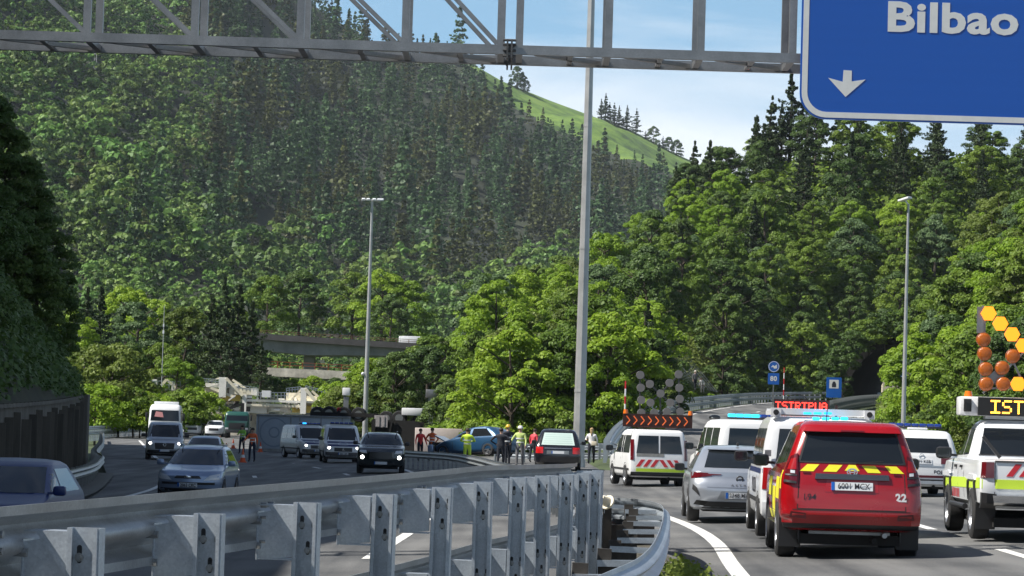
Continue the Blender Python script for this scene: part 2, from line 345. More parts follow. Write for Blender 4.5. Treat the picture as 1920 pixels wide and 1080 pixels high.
# ------------------------------------------------------------------ hills
def interp(tab, x):
    if x <= tab[0][0]: return tab[0][1]
    for (a, va), (b_, vb) in zip(tab, tab[1:]):
        if x <= b_: return va + (vb - va) * (x - a) / (b_ - a)
    return tab[-1][1]
def wob(x, y, s=1.0):
    return s * (math.sin(x * .031 + y * .013) + .6 * math.sin(x * .067 - y * .041 + 1.3) + .35 * math.sin(x * .13 + y * .11 + .5)) / 2
class Hill:
    """ground surface given, per bearing, by where its foot and its crest stand"""
    def __init__(s, foot, crest, p0, p1, expo, wamp=0.0, foot_z=None):
        s.foot, s.crest, s.p0, s.p1, s.expo, s.wamp, s.foot_z = foot, crest, p0, p1, expo, wamp, foot_z or [(0, -.8)]
    def at(s, px, t):
        yf = interp(s.foot, px); yc = interp([(a, c[0]) for a, c in s.crest], px); pc = interp([(a, c[1]) for a, c in s.crest], px)
        top = ray(px, pc, yc); zf = interp(s.foot_z, px); Y = yf + (yc - yf) * t; X = (px - 960) / F_PX * Y
        tt = t if t <= 1 else 1 - (t - 1) * .8
        z = zf + (top.z - zf) * max(0, tt) ** s.expo
        z += wob(X, Y, s.wamp) * min(1, t * 3) * (1 if t <= 1 else .6) if t < .97 else 0
        return Vector((X, Y, z))
    def mesh(s, name, mat, nx=90, nt_=50, tmax=1.5):
        return grid_mesh(name, [[s.at(s.p0 + (s.p1 - s.p0) * i / nx, -.02 + (tmax + .02) * k / nt_) for i in range(nx + 1)] for k in range(nt_ + 1)], mat)
HGR = M('hillside_undergrowth', (.03, .048, .014), 1.0, var=.55, vscale=.06, bump=.5, bscale=1)
MEADOW = bpy.data.materials.new('meadow'); MEADOW.use_nodes = True; t = MEADOW.node_tree; b = t.nodes['Principled BSDF']; b.inputs['Roughness'].default_value = .95
tcn = t.nodes.new('ShaderNodeTexCoord'); m1 = t.nodes.new('ShaderNodeTexNoise'); m1.inputs['Scale'].default_value = .045; m1.inputs['Detail'].default_value = 8; m1.inputs['Roughness'].default_value = .7
t.links.new(tcn.outputs['Object'], m1.inputs[0]); rr = t.nodes.new('ShaderNodeValToRGB'); e = rr.color_ramp.elements
e[0].position = .36; e[0].color = (.03, .065, .012, 1); e[1].position = .6; e[1].color = (.15, .24, .035, 1); e2 = e.new(.48); e2.color = (.085, .16, .022, 1)
t.links.new(m1.outputs[0], rr.inputs[0]); t.links.new(rr.outputs[0], b.inputs['Base Color'])
big = Hill(foot=[(-700, 430), (1900, 520)], crest=[(-700, (1500, -560)), (-100, (1600, -420)), (300, (1750, -200)), (500, (1850, -40)), (600, (1900, 30)), (700, (1900, 88)), (790, (1920, 112)),
            (870, (1950, 118)), (930, (1980, 152)), (1020, (2000, 188)), (1100, (2000, 217)), (1180, (2000, 246)), (1260, (2000, 288)), (1400, (2000, 350)), (1700, (2000, 420))], p0=-700, p1=1700, expo=1.7, wamp=9)
fh = big.mesh('far_hill', MEADOW, 150, 110, 1.3)
FLOOR = M('forest_floor', (.02, .028, .012), 1.0, var=.5, vscale=.03); fh.data.materials.append(FLOOR)
MEADOW_EDGE = [(840, -900), (885, 112), (930, 152), (1020, 210), (1100, 247), (1180, 272), (1262, 302), (1330, 330), (1800, 400)]
for p_ in fh.data.polygons:
    qx, qy = project(p_.center)
    if qy > interp(MEADOW_EDGE, qx) + 26 or qx < 850: p_.material_index = 1
hA = Hill(foot=[(700, 240), (800, 226), (850, 190), (900, 172), (1000, 165), (1100, 162), (1160, 166), (1230, 225), (1330, 280), (1450, 325), (1570, 350), (1800, 372), (2100, 380)],
          crest=[(700, (330, 745)), (780, (350, 705)), (900, (390, 640)), (1000, (410, 605)), (1100, (420, 560)), (1180, (425, 515)), (1250, (430, 430)), (1330, (440, 380)), (1400, (450, 345)), (1480, (450, 300)), (1600, (450, 290)), (1800, (450, 300)), (2100, (450, 290))],
          p0=700, p1=2100, expo=.95, wamp=1.2, foot_z=[(1100, -.8), (1230, .5), (1400, 3.4), (1570, 5), (1800, 5.5)])
hA.mesh('hillside', HGR)
hB = Hill(foot=[(1640, 205), (1700, 190), (1800, 165), (1950, 150), (2300, 140)], crest=[(1640, (285, 772)), (1700, (285, 742)), (1760, (290, 640)), (1850, (300, 520)), (1950, (300, 400)), (2300, (300, 150))],
          p0=1640, p1=2300, expo=.9, wamp=.8, foot_z=[(1640, -.5), (1700, 0)])
hB.mesh('hillside', HGR, 50, 30, 1.15)

# steep left slope above the retaining wall
WALLP = [(-9.6, 20), (-10.0, 40), (-11.6, 62), (-13.0, 80), (-15.0, 98), (-16.5, 110)]
WP = smooth_path([(x, y, 0) for x, y in WALLP], 2.2)
WALL_H = 2.75
def wall_top(Y): return 1.72 + max(0, Y - 60) * .011
def slope_pt(x, y, v):
    cap = interp([(0, 14), (40, 21), (75, 30), (110, 44)], y); z0 = wall_top(y)  # height out of view is set by how far the slope's shadow should reach
    z = z0 + (v * 1.3 if v < 3 else 3.9 + (v - 3) * 2.5) + (wob(x * 3, y * 3 + v * 3, .5) if v > 0 else 0)
    return (x - v, y + v * .05, min(z, cap))
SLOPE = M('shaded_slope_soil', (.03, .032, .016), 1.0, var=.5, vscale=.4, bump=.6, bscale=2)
ext = [Vector((-9.4, -60, 0)), Vector((-9.4, -20, 0))] + WP
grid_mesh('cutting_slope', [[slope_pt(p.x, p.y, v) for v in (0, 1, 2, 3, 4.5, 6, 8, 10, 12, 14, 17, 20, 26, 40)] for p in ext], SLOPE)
shade_hill = [(-17.0, 111.5, 44)] + [(-.19 * y - 1.2, y, interp([(118, 56), (150, 64), (185, 66), (205, 30)], y)) for y in range(119, 206, 8)]
grid_mesh('cutting_slope', [[(x - v, y, min(c_, -1 + v * 2.6 + wob(v * 9, y * 5, 1.2) * (v > 0))) for v in (0, 1.5, 3, 5, 7, 9, 12, 15, 18, 21, 24, 27, 32, 45)] for x, y, c_ in shade_hill], SLOPE)  # unseen hill beyond the frame, shaped to shade the left carriageway
# ------------------------------------------------------------------ foliage builders
def leaf_mesh(name, cen, nor, size, mats, midx=None, tint=None, extra=None):
    """every leaf cluster a small bent quad; returns a mesh"""
    rs = np.random.RandomState(len(cen)); n = len(cen)
    nor = nor / (np.linalg.norm(nor, axis=1, keepdims=True) + 1e-9); rv = rs.normal(size=(n, 3))
    tx = np.cross(nor, rv); tx /= (np.linalg.norm(tx, axis=1, keepdims=True) + 1e-9); ty = np.cross(nor, tx)
    sz = np.asarray(size).reshape(-1, 1) * (0.6 + .8 * rs.rand(n, 1)); a = sz * .5; b_ = sz * (.32 + .2 * rs.rand(n, 1))
    v = np.stack([cen - tx * a, cen - ty * b_ + nor * a * .15, cen + tx * a, cen + ty * b_ + nor * a * .15], 1).reshape(-1, 3)
    f = np.arange(4 * n).reshape(n, 4); tn = np.ones((4 * n, 3)) if tint is None else np.repeat(tint, 4, 0)
    mi = np.zeros(n, int) if midx is None else midx
    if extra is not None:   # (verts, faces4, midx)
        f = np.vstack([f, np.asarray(extra[1]) + len(v)]); mi = np.concatenate([mi, np.full(len(extra[1]), extra[2])]); v = np.vstack([v, extra[0]]); tn = np.vstack([tn, np.ones((len(extra[0]), 3))])
    me = bpy.data.meshes.new(name); me.vertices.add(len(v)); me.vertices.foreach_set('co', v.astype(np.float32).ravel())
    me.loops.add(f.size); me.loops.foreach_set('vertex_index', f.astype(np.int32).ravel())
    me.polygons.add(len(f)); me.polygons.foreach_set('loop_start', np.arange(0, f.size, 4, dtype=np.int32)); me.polygons.foreach_set('loop_total', np.full(len(f), 4, dtype=np.int32))
    me.polygons.foreach_set('material_index', mi.astype(np.int32))
    ca = me.color_attributes.new('tint', 'FLOAT_COLOR', 'POINT'); ca.data.foreach_set('color', np.hstack([tn, np.ones((len(v), 1))]).astype(np.float32).ravel())
    for m in mats: me.materials.append(m)
    me.update(calc_edges=True); me.validate()
    return me
def tube(pts, rad, n=6):
    V_ = []; F_ = []
    for i, (p, r_) in enumerate(zip(pts, rad)):
        p = Vector(p); d = (Vector(pts[min(i + 1, len(pts) - 1)]) - Vector(pts[max(0, i - 1)])).normalized(); x = d.cross(Vector((.3, 1, .1))).normalized(); y = d.cross(x)
        for k in range(n): a = 2 * math.pi * k / n; V_.append(p + x * math.cos(a) * r_ + y * math.sin(a) * r_)
    for i in range(len(pts) - 1):
        for k in range(n): F_.append((i * n + k, i * n + (k + 1) % n, (i + 1) * n + (k + 1) % n, (i + 1) * n + k))
    return V_, F_
def broad_points(rs, h, r, nb, nl, lowest=.12):
    """leaf centres and facing directions of a lumpy round crown (lobes of different size, gaps between)"""
    cs = []; ns = []; sh = []
    main = []
    for i in range(nb):
        u = rs.rand(); th = rs.rand() * 2 * np.pi; zz = lowest + (1 - lowest) * (rs.rand() ** .8)
        prof = math.sin(min(1, max(.02, (zz - lowest + .12) / (1.12 - lowest))) ** .75 * np.pi) ** .55
        rr_ = r * prof * (.35 + .65 * math.sqrt(u)); br = r * (.13 + .16 * rs.rand()) * (1.1 - .4 * zz)
        main.append((rr_ * math.cos(th), rr_ * math.sin(th), zz * h, br))
    per = nl // nb
    for (x, y, z, br) in main:
        d = rs.normal(size=(per, 3)); d /= np.linalg.norm(d, axis=1, keepdims=True); d[:, 2] = np.abs(d[:, 2]) * .9 - .25 * rs.rand(per)
        rad = br * (.75 + .35 * rs.rand(per, 1) ** .5); p = np.array([x, y, z]) + d * rad * np.array([1.05, 1.05, .95])
        cs.append(p); ns.append(d * 1.1 + rs.normal(size=(per, 3)) * .45 + np.array([0, 0, .35]))
    return np.vstack(cs), np.vstack(ns)
def conifer_points(rs, h, r, nl, bare=.15, ragged=.35):
    cs = []; ns = []; tiers = int(13 + rs.rand() * 5); per = nl // (tiers * 6); lop = rs.rand() * 6.28
    for i in range(tiers):
        u = (i + (rs.rand() - .5) * .8) / (tiers - 1); u = min(1, max(0, u)); rt = r * (1 - u) ** (.7 + .5 * ragged) * (1 - ragged * .6 + ragged * 1.3 * rs.rand()) + r * .05
        for k in range(7):
            th = 2 * np.pi * (k + rs.rand()) / 7; L_ = rt * (1 - ragged * rs.rand()) * (1 + .3 * ragged * math.cos(th - lop))
            if rs.rand() < ragged * .3: continue
            z = h * (bare + (1 - bare) * u) + h * .03 * (rs.rand() - .5); q = rs.rand(per, 1) ** .6; dr = .22 if ragged < .5 else rs.uniform(-.25, .3)
            dx = np.array([math.cos(th), math.sin(th), 0]); side = np.array([-math.sin(th), math.cos(th), 0])
            p = dx * L_ * q + side * (rs.rand(per, 1) - .5) * L_ * .55 * (1.15 - q) * 1.4 + np.array([0, 0, 1]) * (z - dr * L_ * q + (rs.rand(per, 1) - .5) * h * .035 + .1 * L_ * q ** 3)
            cs.append(p); ns.append(np.array([0, 0, .7]) + dx * .5 + rs.normal(size=(per, 3)) * .6)
    return np.vstack(cs), np.vstack(ns)
BARK = M('bark', (.06, .047, .035), .95, var=.4, vscale=3)
GREENS = {
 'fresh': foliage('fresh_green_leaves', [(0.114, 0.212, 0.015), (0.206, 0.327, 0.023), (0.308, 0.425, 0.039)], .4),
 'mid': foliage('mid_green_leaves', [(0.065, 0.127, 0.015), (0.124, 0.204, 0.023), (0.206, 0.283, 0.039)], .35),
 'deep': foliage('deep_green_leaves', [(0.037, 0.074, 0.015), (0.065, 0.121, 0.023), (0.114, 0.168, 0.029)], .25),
 'grey': foliage('grey_green_leaves', [(.065, .115, .045), (.10, .165, .06), (.14, .215, .085)], .3),
 'pine': foliage('pine_needles', [(0.024, 0.046, 0.015), (0.041, 0.071, 0.023), (0.074, 0.102, 0.032)], .12),
 'olive': foliage('olive_leaves', [(.075, .115, .018), (.12, .17, .025), (.17, .22, .04)], .35)}
def make_tree(kind, seed, h, r, nl, mat, leaf=.3, name=None):
    """root empty > crown, trunk ; trunk with limbs"""
    rs = np.random.RandomState(seed); root = bpy.data.objects.new(name or ('pine_tree' if kind == 'pine' else 'broadleaf_tree'), None); C.objects.link(root)
    if kind == 'pine': c_, n_ = conifer_points(rs, h, r, nl, .12, .75)
    else: c_, n_ = broad_points(rs, h, r, 62, nl)
    me = leaf_mesh('crown', c_, n_, np.full(len(c_), leaf), [mat]); cr_ = bpy.data.objects.new('crown', me); C.objects.link(cr_); cr_.parent = root
    V_, F_ = tube([(0, 0, -1.0), (rs.randn() * .1, rs.randn() * .1, h * .35), (rs.randn() * .2, rs.randn() * .2, h * .65), (rs.randn() * .2, rs.randn() * .2, h * .93)], [h * .028, h * .02, h * .013, h * .004])
    V_ = list(V_); F_ = list(F_)
    for k in range(9):
        a = rs.rand() * 6.28; z = h * (.2 + (.6 if kind != 'pine' else .35) * rs.rand()); L_ = r * (.55 + .35 * rs.rand()) * (1 if kind != 'pine' else .8 * (1 - z / h)); up = L_ * (.55 if kind != 'pine' else .02)
        v2, f2 = tube([(0, 0, z), (math.cos(a) * L_ * .5, math.sin(a) * L_ * .5, z + up * .6), (math.cos(a) * L_, math.sin(a) * L_, z + up)], [h * .009, h * .006, h * .002], 4)
        n0 = len(V_); V_ += v2; F_ += [tuple(i + n0 for i in f) for f in f2]
    tm = bpy.data.meshes.new('trunk'); tm.from_pydata(V_, [], F_); tm.materials.append(BARK); tr_ = bpy.data.objects.new('trunk', tm); C.objects.link(tr_); tr_.parent = root
    return root
PROTO = {}
def proto(kind, mat, i):
    k = (kind, mat, i)
    if k not in PROTO:
        seed = (sum(map(ord, kind + mat)) * 7 + i * 131) % 9999
        if kind == 'pine': rt = make_tree('pine', seed, 10, 3.3, 9500, GREENS[mat], .22)
        elif kind == 'bush': rt = make_tree('bush', seed, 3.2, 2.6, 7500, GREENS[mat], .17, 'shrub')
        else: rt = make_tree('broad', seed, 8.2, 3.6, 15500, GREENS[mat], .205)
        PROTO[k] = [rt, False]
    return PROTO[k]
def plant(kind, mat, i, P, s, rz, label, group, sz=1.0):
    pr = proto(kind, mat, i)
    if not pr[1]: o = pr[0]; pr[1] = True; o.location = P; o.rotation_euler = (0, 0, rz)
    else: o = copytree(pr[0], P, rz)
    o.scale = (s, s, s * sz); o['label'] = label; o['category'] = 'shrub' if kind == 'bush' else 'tree'
    o['group'] = group
    return o
# ---- labels are composed from what stands near each tree
PLACE = {}
def tree_label(kind, mat, px, py, Y, s):
    look = {'fresh': 'bright yellow-green', 'mid': 'mid green', 'deep': 'deep green', 'grey': 'pale grey-green', 'pine': 'dark', 'olive': 'olive green'}[mat]
    kd = {'pine': 'conifer', 'broad': 'leafy tree', 'bush': 'bush'}[kind]
    return look, kd
# ------------------------------------------------------------------ trees as individuals
TREES = []   # (object, look, kind word, px, py, zone)
def ztree(kind, mat, P, s, sz=1.0, area='hill'):
    i = rnd.randrange(3); px, py = project((P.x, P.y, P.z + 4 * s))
    if area == 'hill': g = 'trees on the right hillside'
    elif area == 'cut': g = 'trees on the shaded left cutting'
    elif area == 'crest': g = 'trees on the meadow crest'
    else: g = 'trees on the valley floor'
    if kind == 'bush': g = g.replace('trees', 'shrubs')
    o = plant(kind, mat, i, P, s, rnd.random() * 6.28, '', g, sz)
    look, kd = tree_label(kind, mat, 0, 0, 0, 0); TREES.append((o, look, kd, px, py, area))
# right hillside
rnd.seed(11)
def pick(tab):
    x = rnd.random() * sum(w_ for _, w_ in tab)
    for v_, w_ in tab:
        x -= w_
        if x <= 0: return v_
    return tab[-1][0]
px0 = 705; n_h = 0
while px0 < 1960:
    t_ = rnd.random() * .06
    while t_ < 1.02:
        P = hA.at(px0 + rnd.uniform(-14, 14), t_); px, py = project(P); dens = 1
        ok = not (1215 < px < 1345 and py > 640 and t_ < .35) and not (1570 < px < 1760 and t_ < .09)
        if 690 < px < 860 and t_ > .25 and py > 640 : ok = False   # the viaduct's gap
        if px > 1690 and t_ < .35: ok = False
        if ok:
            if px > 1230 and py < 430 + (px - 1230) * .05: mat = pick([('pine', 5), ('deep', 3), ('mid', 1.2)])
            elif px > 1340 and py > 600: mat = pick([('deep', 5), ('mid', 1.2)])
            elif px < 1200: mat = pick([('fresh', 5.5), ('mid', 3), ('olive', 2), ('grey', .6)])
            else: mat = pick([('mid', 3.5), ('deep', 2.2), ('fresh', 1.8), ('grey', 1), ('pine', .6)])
            kind = 'pine' if mat == 'pine' else 'broad'
            s_ = rnd.uniform(.72, 1.15) * (.62 if px0 < 870 and py > 600 else 1) * (1.08 if kind == 'pine' else 1) * (.8 if px < 1180 and t_ < .3 else 1)
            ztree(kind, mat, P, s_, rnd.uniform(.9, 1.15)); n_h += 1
        t_ += rnd.uniform(.055, .095)
    px0 += 72 if px0 < 1400 else 84
for (px, t_, s_, sz) in [(1296, 1.0, 1.1, 1.0), (1262, .97, .9, 1), (1440, 1.0, 1.2, 1.0), (1475, 1.0, 1.3, 1.1), (1409, .98, 1.05, 1.0), (1458, .99, 1.0, 1.0), (1425, .97, .9, 1.0), (1340, .99, .8, 1), (1530, 1.0, 1.2, 1), (1325, .93, 1.1, 1)]:
    ztree('pine', 'pine', hA.at(px, t_), s_, sz)
# front rows at the foot of the hillside and bushes along the ramp
for px in range(822, 1180, 30):
    ztree('bush' if rnd.random() < .6 else 'broad', pick([('fresh', 3), ('mid', 2), ('deep', 1.2)]), hA.at(px + rnd.uniform(-8, 8), rnd.uniform(.0, .05)), rnd.uniform(.75, 1.1) * (1 if rnd.random() < .7 else .7))
for px in range(1235, 1560, 34):
    ztree('bush', pick([('deep', 3), ('mid', 1), ('grey', 1.2)]) if px > 1340 else pick([('fresh', 1), ('olive', 1)]), hA.at(px, rnd.uniform(.005, .03)), rnd.uniform(.5, .9) if px < 1345 else rnd.uniform(.9, 1.3))
# hillside on the far right
px0 = 1650
while px0 < 2010:
    t_ = .02
    while t_ < 1.0:
        P = hB.at(px0 + rnd.uniform(-12, 12), t_)
        px, py = project(P)
        if not (px < 1735 and py < 752) and not (px < 1700 and t_ > .2):
            mat = pick([('mid', 3), ('fresh', 3), ('olive', 1.6), ('grey', 1), ('deep', .8)])
            lowv = px < 1720
            ztree('bush' if lowv or rnd.random() < .3 else 'broad', mat, P, rnd.uniform(.6, .8) if lowv else rnd.uniform(.55, .95))
        t_ += rnd.uniform(.09, .14)
    px0 += 36
# valley floor on the left: bushes at the road's edge, tall pines, pale trees
for (kind, mat, px, Y, pb, s_) in [
    ('pine', 'pine', 392, 340, 735, 1.15), ('pine', 'pine', 415, 335, 740, 1.35), ('pine', 'pine', 443, 338, 740, 1.3), ('pine', 'pine', 468, 334, 742, 1.1), ('pine', 'pine', 430, 330, 742, 1.0), ('bush', 'fresh', 285, 268, 804, 1.2), ('bush', 'fresh', 318, 300, 800, 1.2), ('bush', 'mid', 300, 285, 802, 1.1), ('bush', 'fresh', 262, 262, 803, 1.1), ('bush', 'mid', 352, 305, 800, 1.1), ('bush', 'fresh', 372, 316, 795, .8), ('pine', 'pine', 488, 325, 742, .62), ('pine', 'pine', 360, 360, 715, .85), ('broad', 'olive', 345, 345, 725, 1.15),
    ('broad', 'fresh', 235, 370, 700, 1.35), ('broad', 'grey', 252, 350, 715, 1.15), ('broad', 'fresh', 290, 360, 700, 1.1), ('pine', 'pine', 185, 330, 700, 1.0), ('pine', 'pine', 160, 320, 690, .9),
    ('broad', 'fresh', 135, 300, 720, .9), ('broad', 'mid', 205, 300, 770, .9), ('broad', 'fresh', 330, 310, 760, .8), ('broad', 'mid', 300, 320, 745, .9), ('broad', 'deep', 240, 320, 745, .9),
    ('bush', 'fresh', 195, 262, 800, 1.25), ('bush', 'olive', 222, 262, 798, 1.4), ('bush', 'mid', 250, 262, 798, 1.2), ('bush', 'fresh', 275, 264, 798, 1.1), ('bush', 'fresh', 178, 255, 795, 1.3), ('bush', 'olive', 210, 275, 760, 1.7),
    ('broad', 'fresh', 352, 300, 795, .62), ('bush', 'fresh', 375, 305, 795, 1.3), ('bush', 'mid', 338, 300, 795, 1.3), ('broad', 'fresh', 372, 330, 765, .6), ('bush', 'olive', 180, 280, 745, 1.5),
    ('broad', 'fresh', 700, 250, 806, .74), ('broad', 'mid', 728, 242, 808, .76), ('broad', 'deep', 758, 238, 808, .7), ('broad', 'fresh', 668, 262, 800, .62), ('bush', 'olive', 648, 262, 800, 1.1), ('broad', 'deep', 740, 232, 808, .75), ('bush', 'olive', 668, 236, 806, 1.1), ('bush', 'olive', 690, 236, 808, 1.0), ('bush', 'fresh', 645, 280, 785, 1.1),
    ('broad', 'mid', 800, 262, 792, .92), ('broad', 'mid', 828, 262, 788, .98), ('broad', 'deep', 800, 235, 805, .8),
    ('bush', 'mid', 545, 338, 748, .72), ('bush', 'fresh', 585, 338, 748, .8), ('bush', 'deep', 515, 338, 748, .7), ('bush', 'deep', 628, 338, 750, .75), ('bush', 'deep', 625, 380, 745, .9),
    ('broad', 'mid', 430, 400, 700, 1.1), ('broad', 'mid', 500, 430, 640, 1.2), ('broad', 'deep', 560, 440, 630, 1.2), ('broad', 'mid', 660, 440, 645, 1.3), ('broad', 'fresh', 715, 430, 640, 1.3), ('broad', 'fresh', 760, 430, 650, 1.2), ('broad', 'grey', 690, 450, 625, 1.2), ('broad', 'deep', 730, 400, 660, .9),
    ('broad', 'deep', 1562, 300, 762, .55), ('bush', 'deep', 1578, 301, 700, .9), ('bush', 'deep', 1600, 301, 668, .8), ('bush', 'mid', 1630, 302, 650, .9), ('bush', 'deep', 1660, 302, 640, 1.0), ('bush', 'mid', 1690, 302, 638, 1.0)]:
    ztree(kind, mat, ray(px, pb + (26 if kind == 'broad' and pb > 740 and px < 420 else (16 if kind == 'bush' and px < 420 and pb > 790 else 0)), Y), s_, 1.0, 'valley' if px < 1000 else 'hill')
# shaded cutting on the left
for p in WP[3:]:
    for v in (1.3, 3.6, 5.6):
        q = slope_pt(p.x, p.y, v); qx, qy = project(q)
        if qx < -60 or qy < -80: continue
        if rnd.random() < (.62 if v > 2 else .5): ztree('bush' if v < 5 else 'broad', pick([('deep', 3), ('mid', 1)]), Vector(q) - Vector((.5, 0, .5)), rnd.uniform(.5, .8) if v > 2 else rnd.uniform(.3, .5), 1, 'cut')
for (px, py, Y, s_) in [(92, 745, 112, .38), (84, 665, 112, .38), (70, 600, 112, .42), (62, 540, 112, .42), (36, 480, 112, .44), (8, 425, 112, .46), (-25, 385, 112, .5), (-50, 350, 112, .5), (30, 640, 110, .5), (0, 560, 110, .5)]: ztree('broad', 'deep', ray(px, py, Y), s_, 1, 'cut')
for (px, py, Y, s_) in []+0*[(118, 470, 112, .62), (95, 420, 112, .7), (60, 330, 112, .75), (20, 300, 112, .7), (120, 580, 113, .7), (140, 690, 113, .55), (100, 520, 111, .7), (60, 460, 110, .7), (35, 265, 114, .5), (85, 640, 112, .6), (-15, 260, 112, .7)]:
    ztree('broad', 'deep', ray(px, py, Y), s_, 1, 'cut')
for k, (x, y) in enumerate(0*[(-34, 50), (-36, 70), (-35, 90), (-37, 110), (-40, 130), (-43, 150), (-44, 170), (-47, 190)]):
    pass
# on the meadow crest
for (px, dx, s_, kind, mat, sz) in [(958, 0, 1.6, 'broad', 'deep', 1.3), (970, 4, 1.3, 'broad', 'deep', 1.2), (1062, 0, .35, 'bush', 'deep', 1), (1095, 0, .8, 'broad', 'deep', 1), (1126, 0, 2.0, 'pine', 'pine', 1.1), (1134, 0, 1.9, 'pine', 'pine', .9), (1143, 0, 1.8, 'pine', 'pine', 1), (1152, 0, 1.7, 'pine', 'pine', 1),
    (1167, 0, 1.9, 'pine', 'pine', 1), (1185, 0, 2.0, 'pine', 'pine', 1), (1118, 0, 1.7, 'pine', 'pine', 1), (1160, 0, 1.3, 'pine', 'pine', .8), (1203, 0, .9, 'pine', 'pine', .9), (1218, 0, 1.5, 'broad', 'deep', 1.1), (1236, 0, 1.3, 'pine', 'pine', .8), (1247, 0, 1.3, 'broad', 'deep', 1.1), (1262, 0, 1.4, 'broad', 'deep', 1.1)]:
    ztree(kind, mat, big.at(px, .995) + Vector((0, 0, -2)), s_, sz, 'crest')

# ---- labels that single each plant out
ORD = ['first', 'second', 'third', 'fourth', 'fifth', 'sixth', 'seventh', 'eighth', 'ninth', 'tenth', 'eleventh', 'twelfth', 'thirteenth', 'fourteenth', 'fifteenth']
def spot(px, py, area):
    if area == 'cut': return 'low on the dark cutting above the concrete wall' if py > 560 else ('halfway up the dark left cutting' if py > 330 else 'high on the dark left cutting')
    if area == 'crest': return 'on the bright meadow crest'
    if area == 'valley':
        a = 'behind the white tow truck' if px < 345 else ('behind the construction frames' if px < 640 else 'beside the shorter floodlight mast')
        return a + (' at road level' if py > 700 else ' uphill')
    a = [(900, 'right of the viaduct'), (1060, 'left of the central mast'), (1180, 'right of the central mast'), (1330, 'above the arrow lamp van'), (1500, 'above the blue speed sign'), (1700, 'over the tunnel'), (1810, 'right of the single lamp post'), (9999, 'by the amber arrow board')]
    nm = next(s_ for x, s_ in a if px < x)
    return nm + (', low on the slope' if py > 620 else (', halfway up' if py > 430 else ', near the hilltop'))
def short(s_): return s_ if len(s_.replace('-', ' ').split()) <= 16 else s_.replace('behind the construction frames', 'behind the white frames').replace(' at road level', ' low down').replace(', low on the slope', ', low').replace('leafy tree', 'tree')
bykey = {}
for T in TREES: bykey.setdefault((T[1], T[2], spot(T[3], T[4], T[5])), []).append(T)
for (look, kd, sp), L_ in bykey.items():
    L_.sort(key=lambda T: T[3])
    for i, T in enumerate(L_):
        if len(L_) == 1: T[0]['label'] = f'{look} {kd} {sp}'
        elif i == 0: T[0]['label'] = f'{look} {kd} {sp}, leftmost alike'
        elif i == len(L_) - 1: T[0]['label'] = f'{look} {kd} {sp}, rightmost alike'
        else: T[0]['label'] = f'{look} {kd} {sp}, {ORD[min(i, 14)]} from left'
for T in TREES: T[0]['label'] = short(T[0]['label'])
print('individual trees', len(TREES))

# ------------------------------------------------------------------ the far wood (reads as one mass) and the undergrowth
FARM = foliage('far_forest_leaves', [(.05, .09, .02), (.085, .14, .03), (.13, .19, .045)], .25)
rs = np.random.RandomState(5)
pb = []; pc = []
for k in range(5):
    c_, n_ = broad_points(np.random.RandomState(50 + k), 1.0, .46, 16, 520, .05); pb.append((c_, n_))
    c_, n_ = conifer_points(np.random.RandomState(80 + k), 1.0, .25, 480, .1, .45); pc.append((c_, n_))
cc = []; nn = []; ss = []; tt_ = []; nfar = 0
def nz(x, y): return math.sin(x * .011 + y * .017) + .7 * math.sin(x * .027 - y * .021 + 2) + .5 * math.sin(x * .049 + y * .043 + 4)
col = -140.0
while col < 1330:
    lastpy = 1e9; k = 0; t_ = .0; off = rs.rand()
    while t_ < 1.0:
        t_ += .006
        pj = col + 9 * math.sin(t_ * 97 + col)
        P = big.at(pj, t_); px, py = project(P); sc = F_PX / P.y
        yb = interp([(840, -100), (885, 112), (930, 152), (1020, 210), (1100, 247), (1180, 272), (1262, 302), (1330, 330)], px)
        yb += 6 * math.sin(px * .11)
        if px > 845 and py < yb: continue
        ridge = interp([(0, -300), (600, 0), (1260, 290)], px)
        # deciduous on the left flank and along the foot, conifers elsewhere, some reddish
        q = nz(px, py)
        decid = q + (2.2 if px < 330 and py < 330 else 0) - (1.9 if 380 < px and py < 500 else 0) + (1.7 if py > 540 else 0) + (1.1 if px < 450 else 0) + (.5 if py > 430 else 0) > .75
        h = rs.uniform(11, 18) * (.68 if P.y < 800 else 1.0) if decid else rs.uniform(15, 27) * (.62 if P.y < 800 else 1.0)
        h *= 1 + .28 * nz(px * 2.3 + 40, py * 2.1)
        hp = h * sc
        if rs.rand() < .012: lastpy = py - hp * .15; continue
        if px > 845 and py - hp * .8 < yb: continue
        if lastpy - py < hp * (.30 if decid else .27) * (.8 + .4 * rs.rand()): continue
        lastpy = py
        if py < -330 or py > 780: continue
        c_, n_ = (pb if decid else pc)[rs.randint(5)]; a = rs.rand() * 6.28; ca, sa = math.cos(a), math.sin(a); Rm = np.array([[ca, -sa, 0], [sa, ca, 0], [0, 0, 1]])
        wid = h * rs.uniform(.8, 1.35)
        cc.append((c_ @ Rm.T) * np.array([wid, wid, h]) + np.array([P.x + rs.randn() * 2, P.y, P.z - .6])); nn.append(n_ @ Rm.T)
        ss.append(np.full(len(c_), (.078 if decid else .066) * h))
        if decid: tn = np.array([1, 1, .95]) * rs.uniform(.75, 1.75) * np.array([rs.uniform(.75, 1.05), 1, .9])
        elif nz(px * 1.3 + 90, py * 1.5) > .55 or rs.rand() < .04: tn = np.array([.95, .74, .85]) * rs.uniform(.6, 1.0)   # reddish, blighted pines
        else: tn = np.array([.48, .62, .95]) * rs.uniform(.85, 1.6)
        tt_.append(np.tile(tn, (len(c_), 1))); nfar += 1
    col += 16.5
me = leaf_mesh('far_forest', np.vstack(cc), np.vstack(nn), np.concatenate(ss), [FARM], None, np.vstack(tt_))
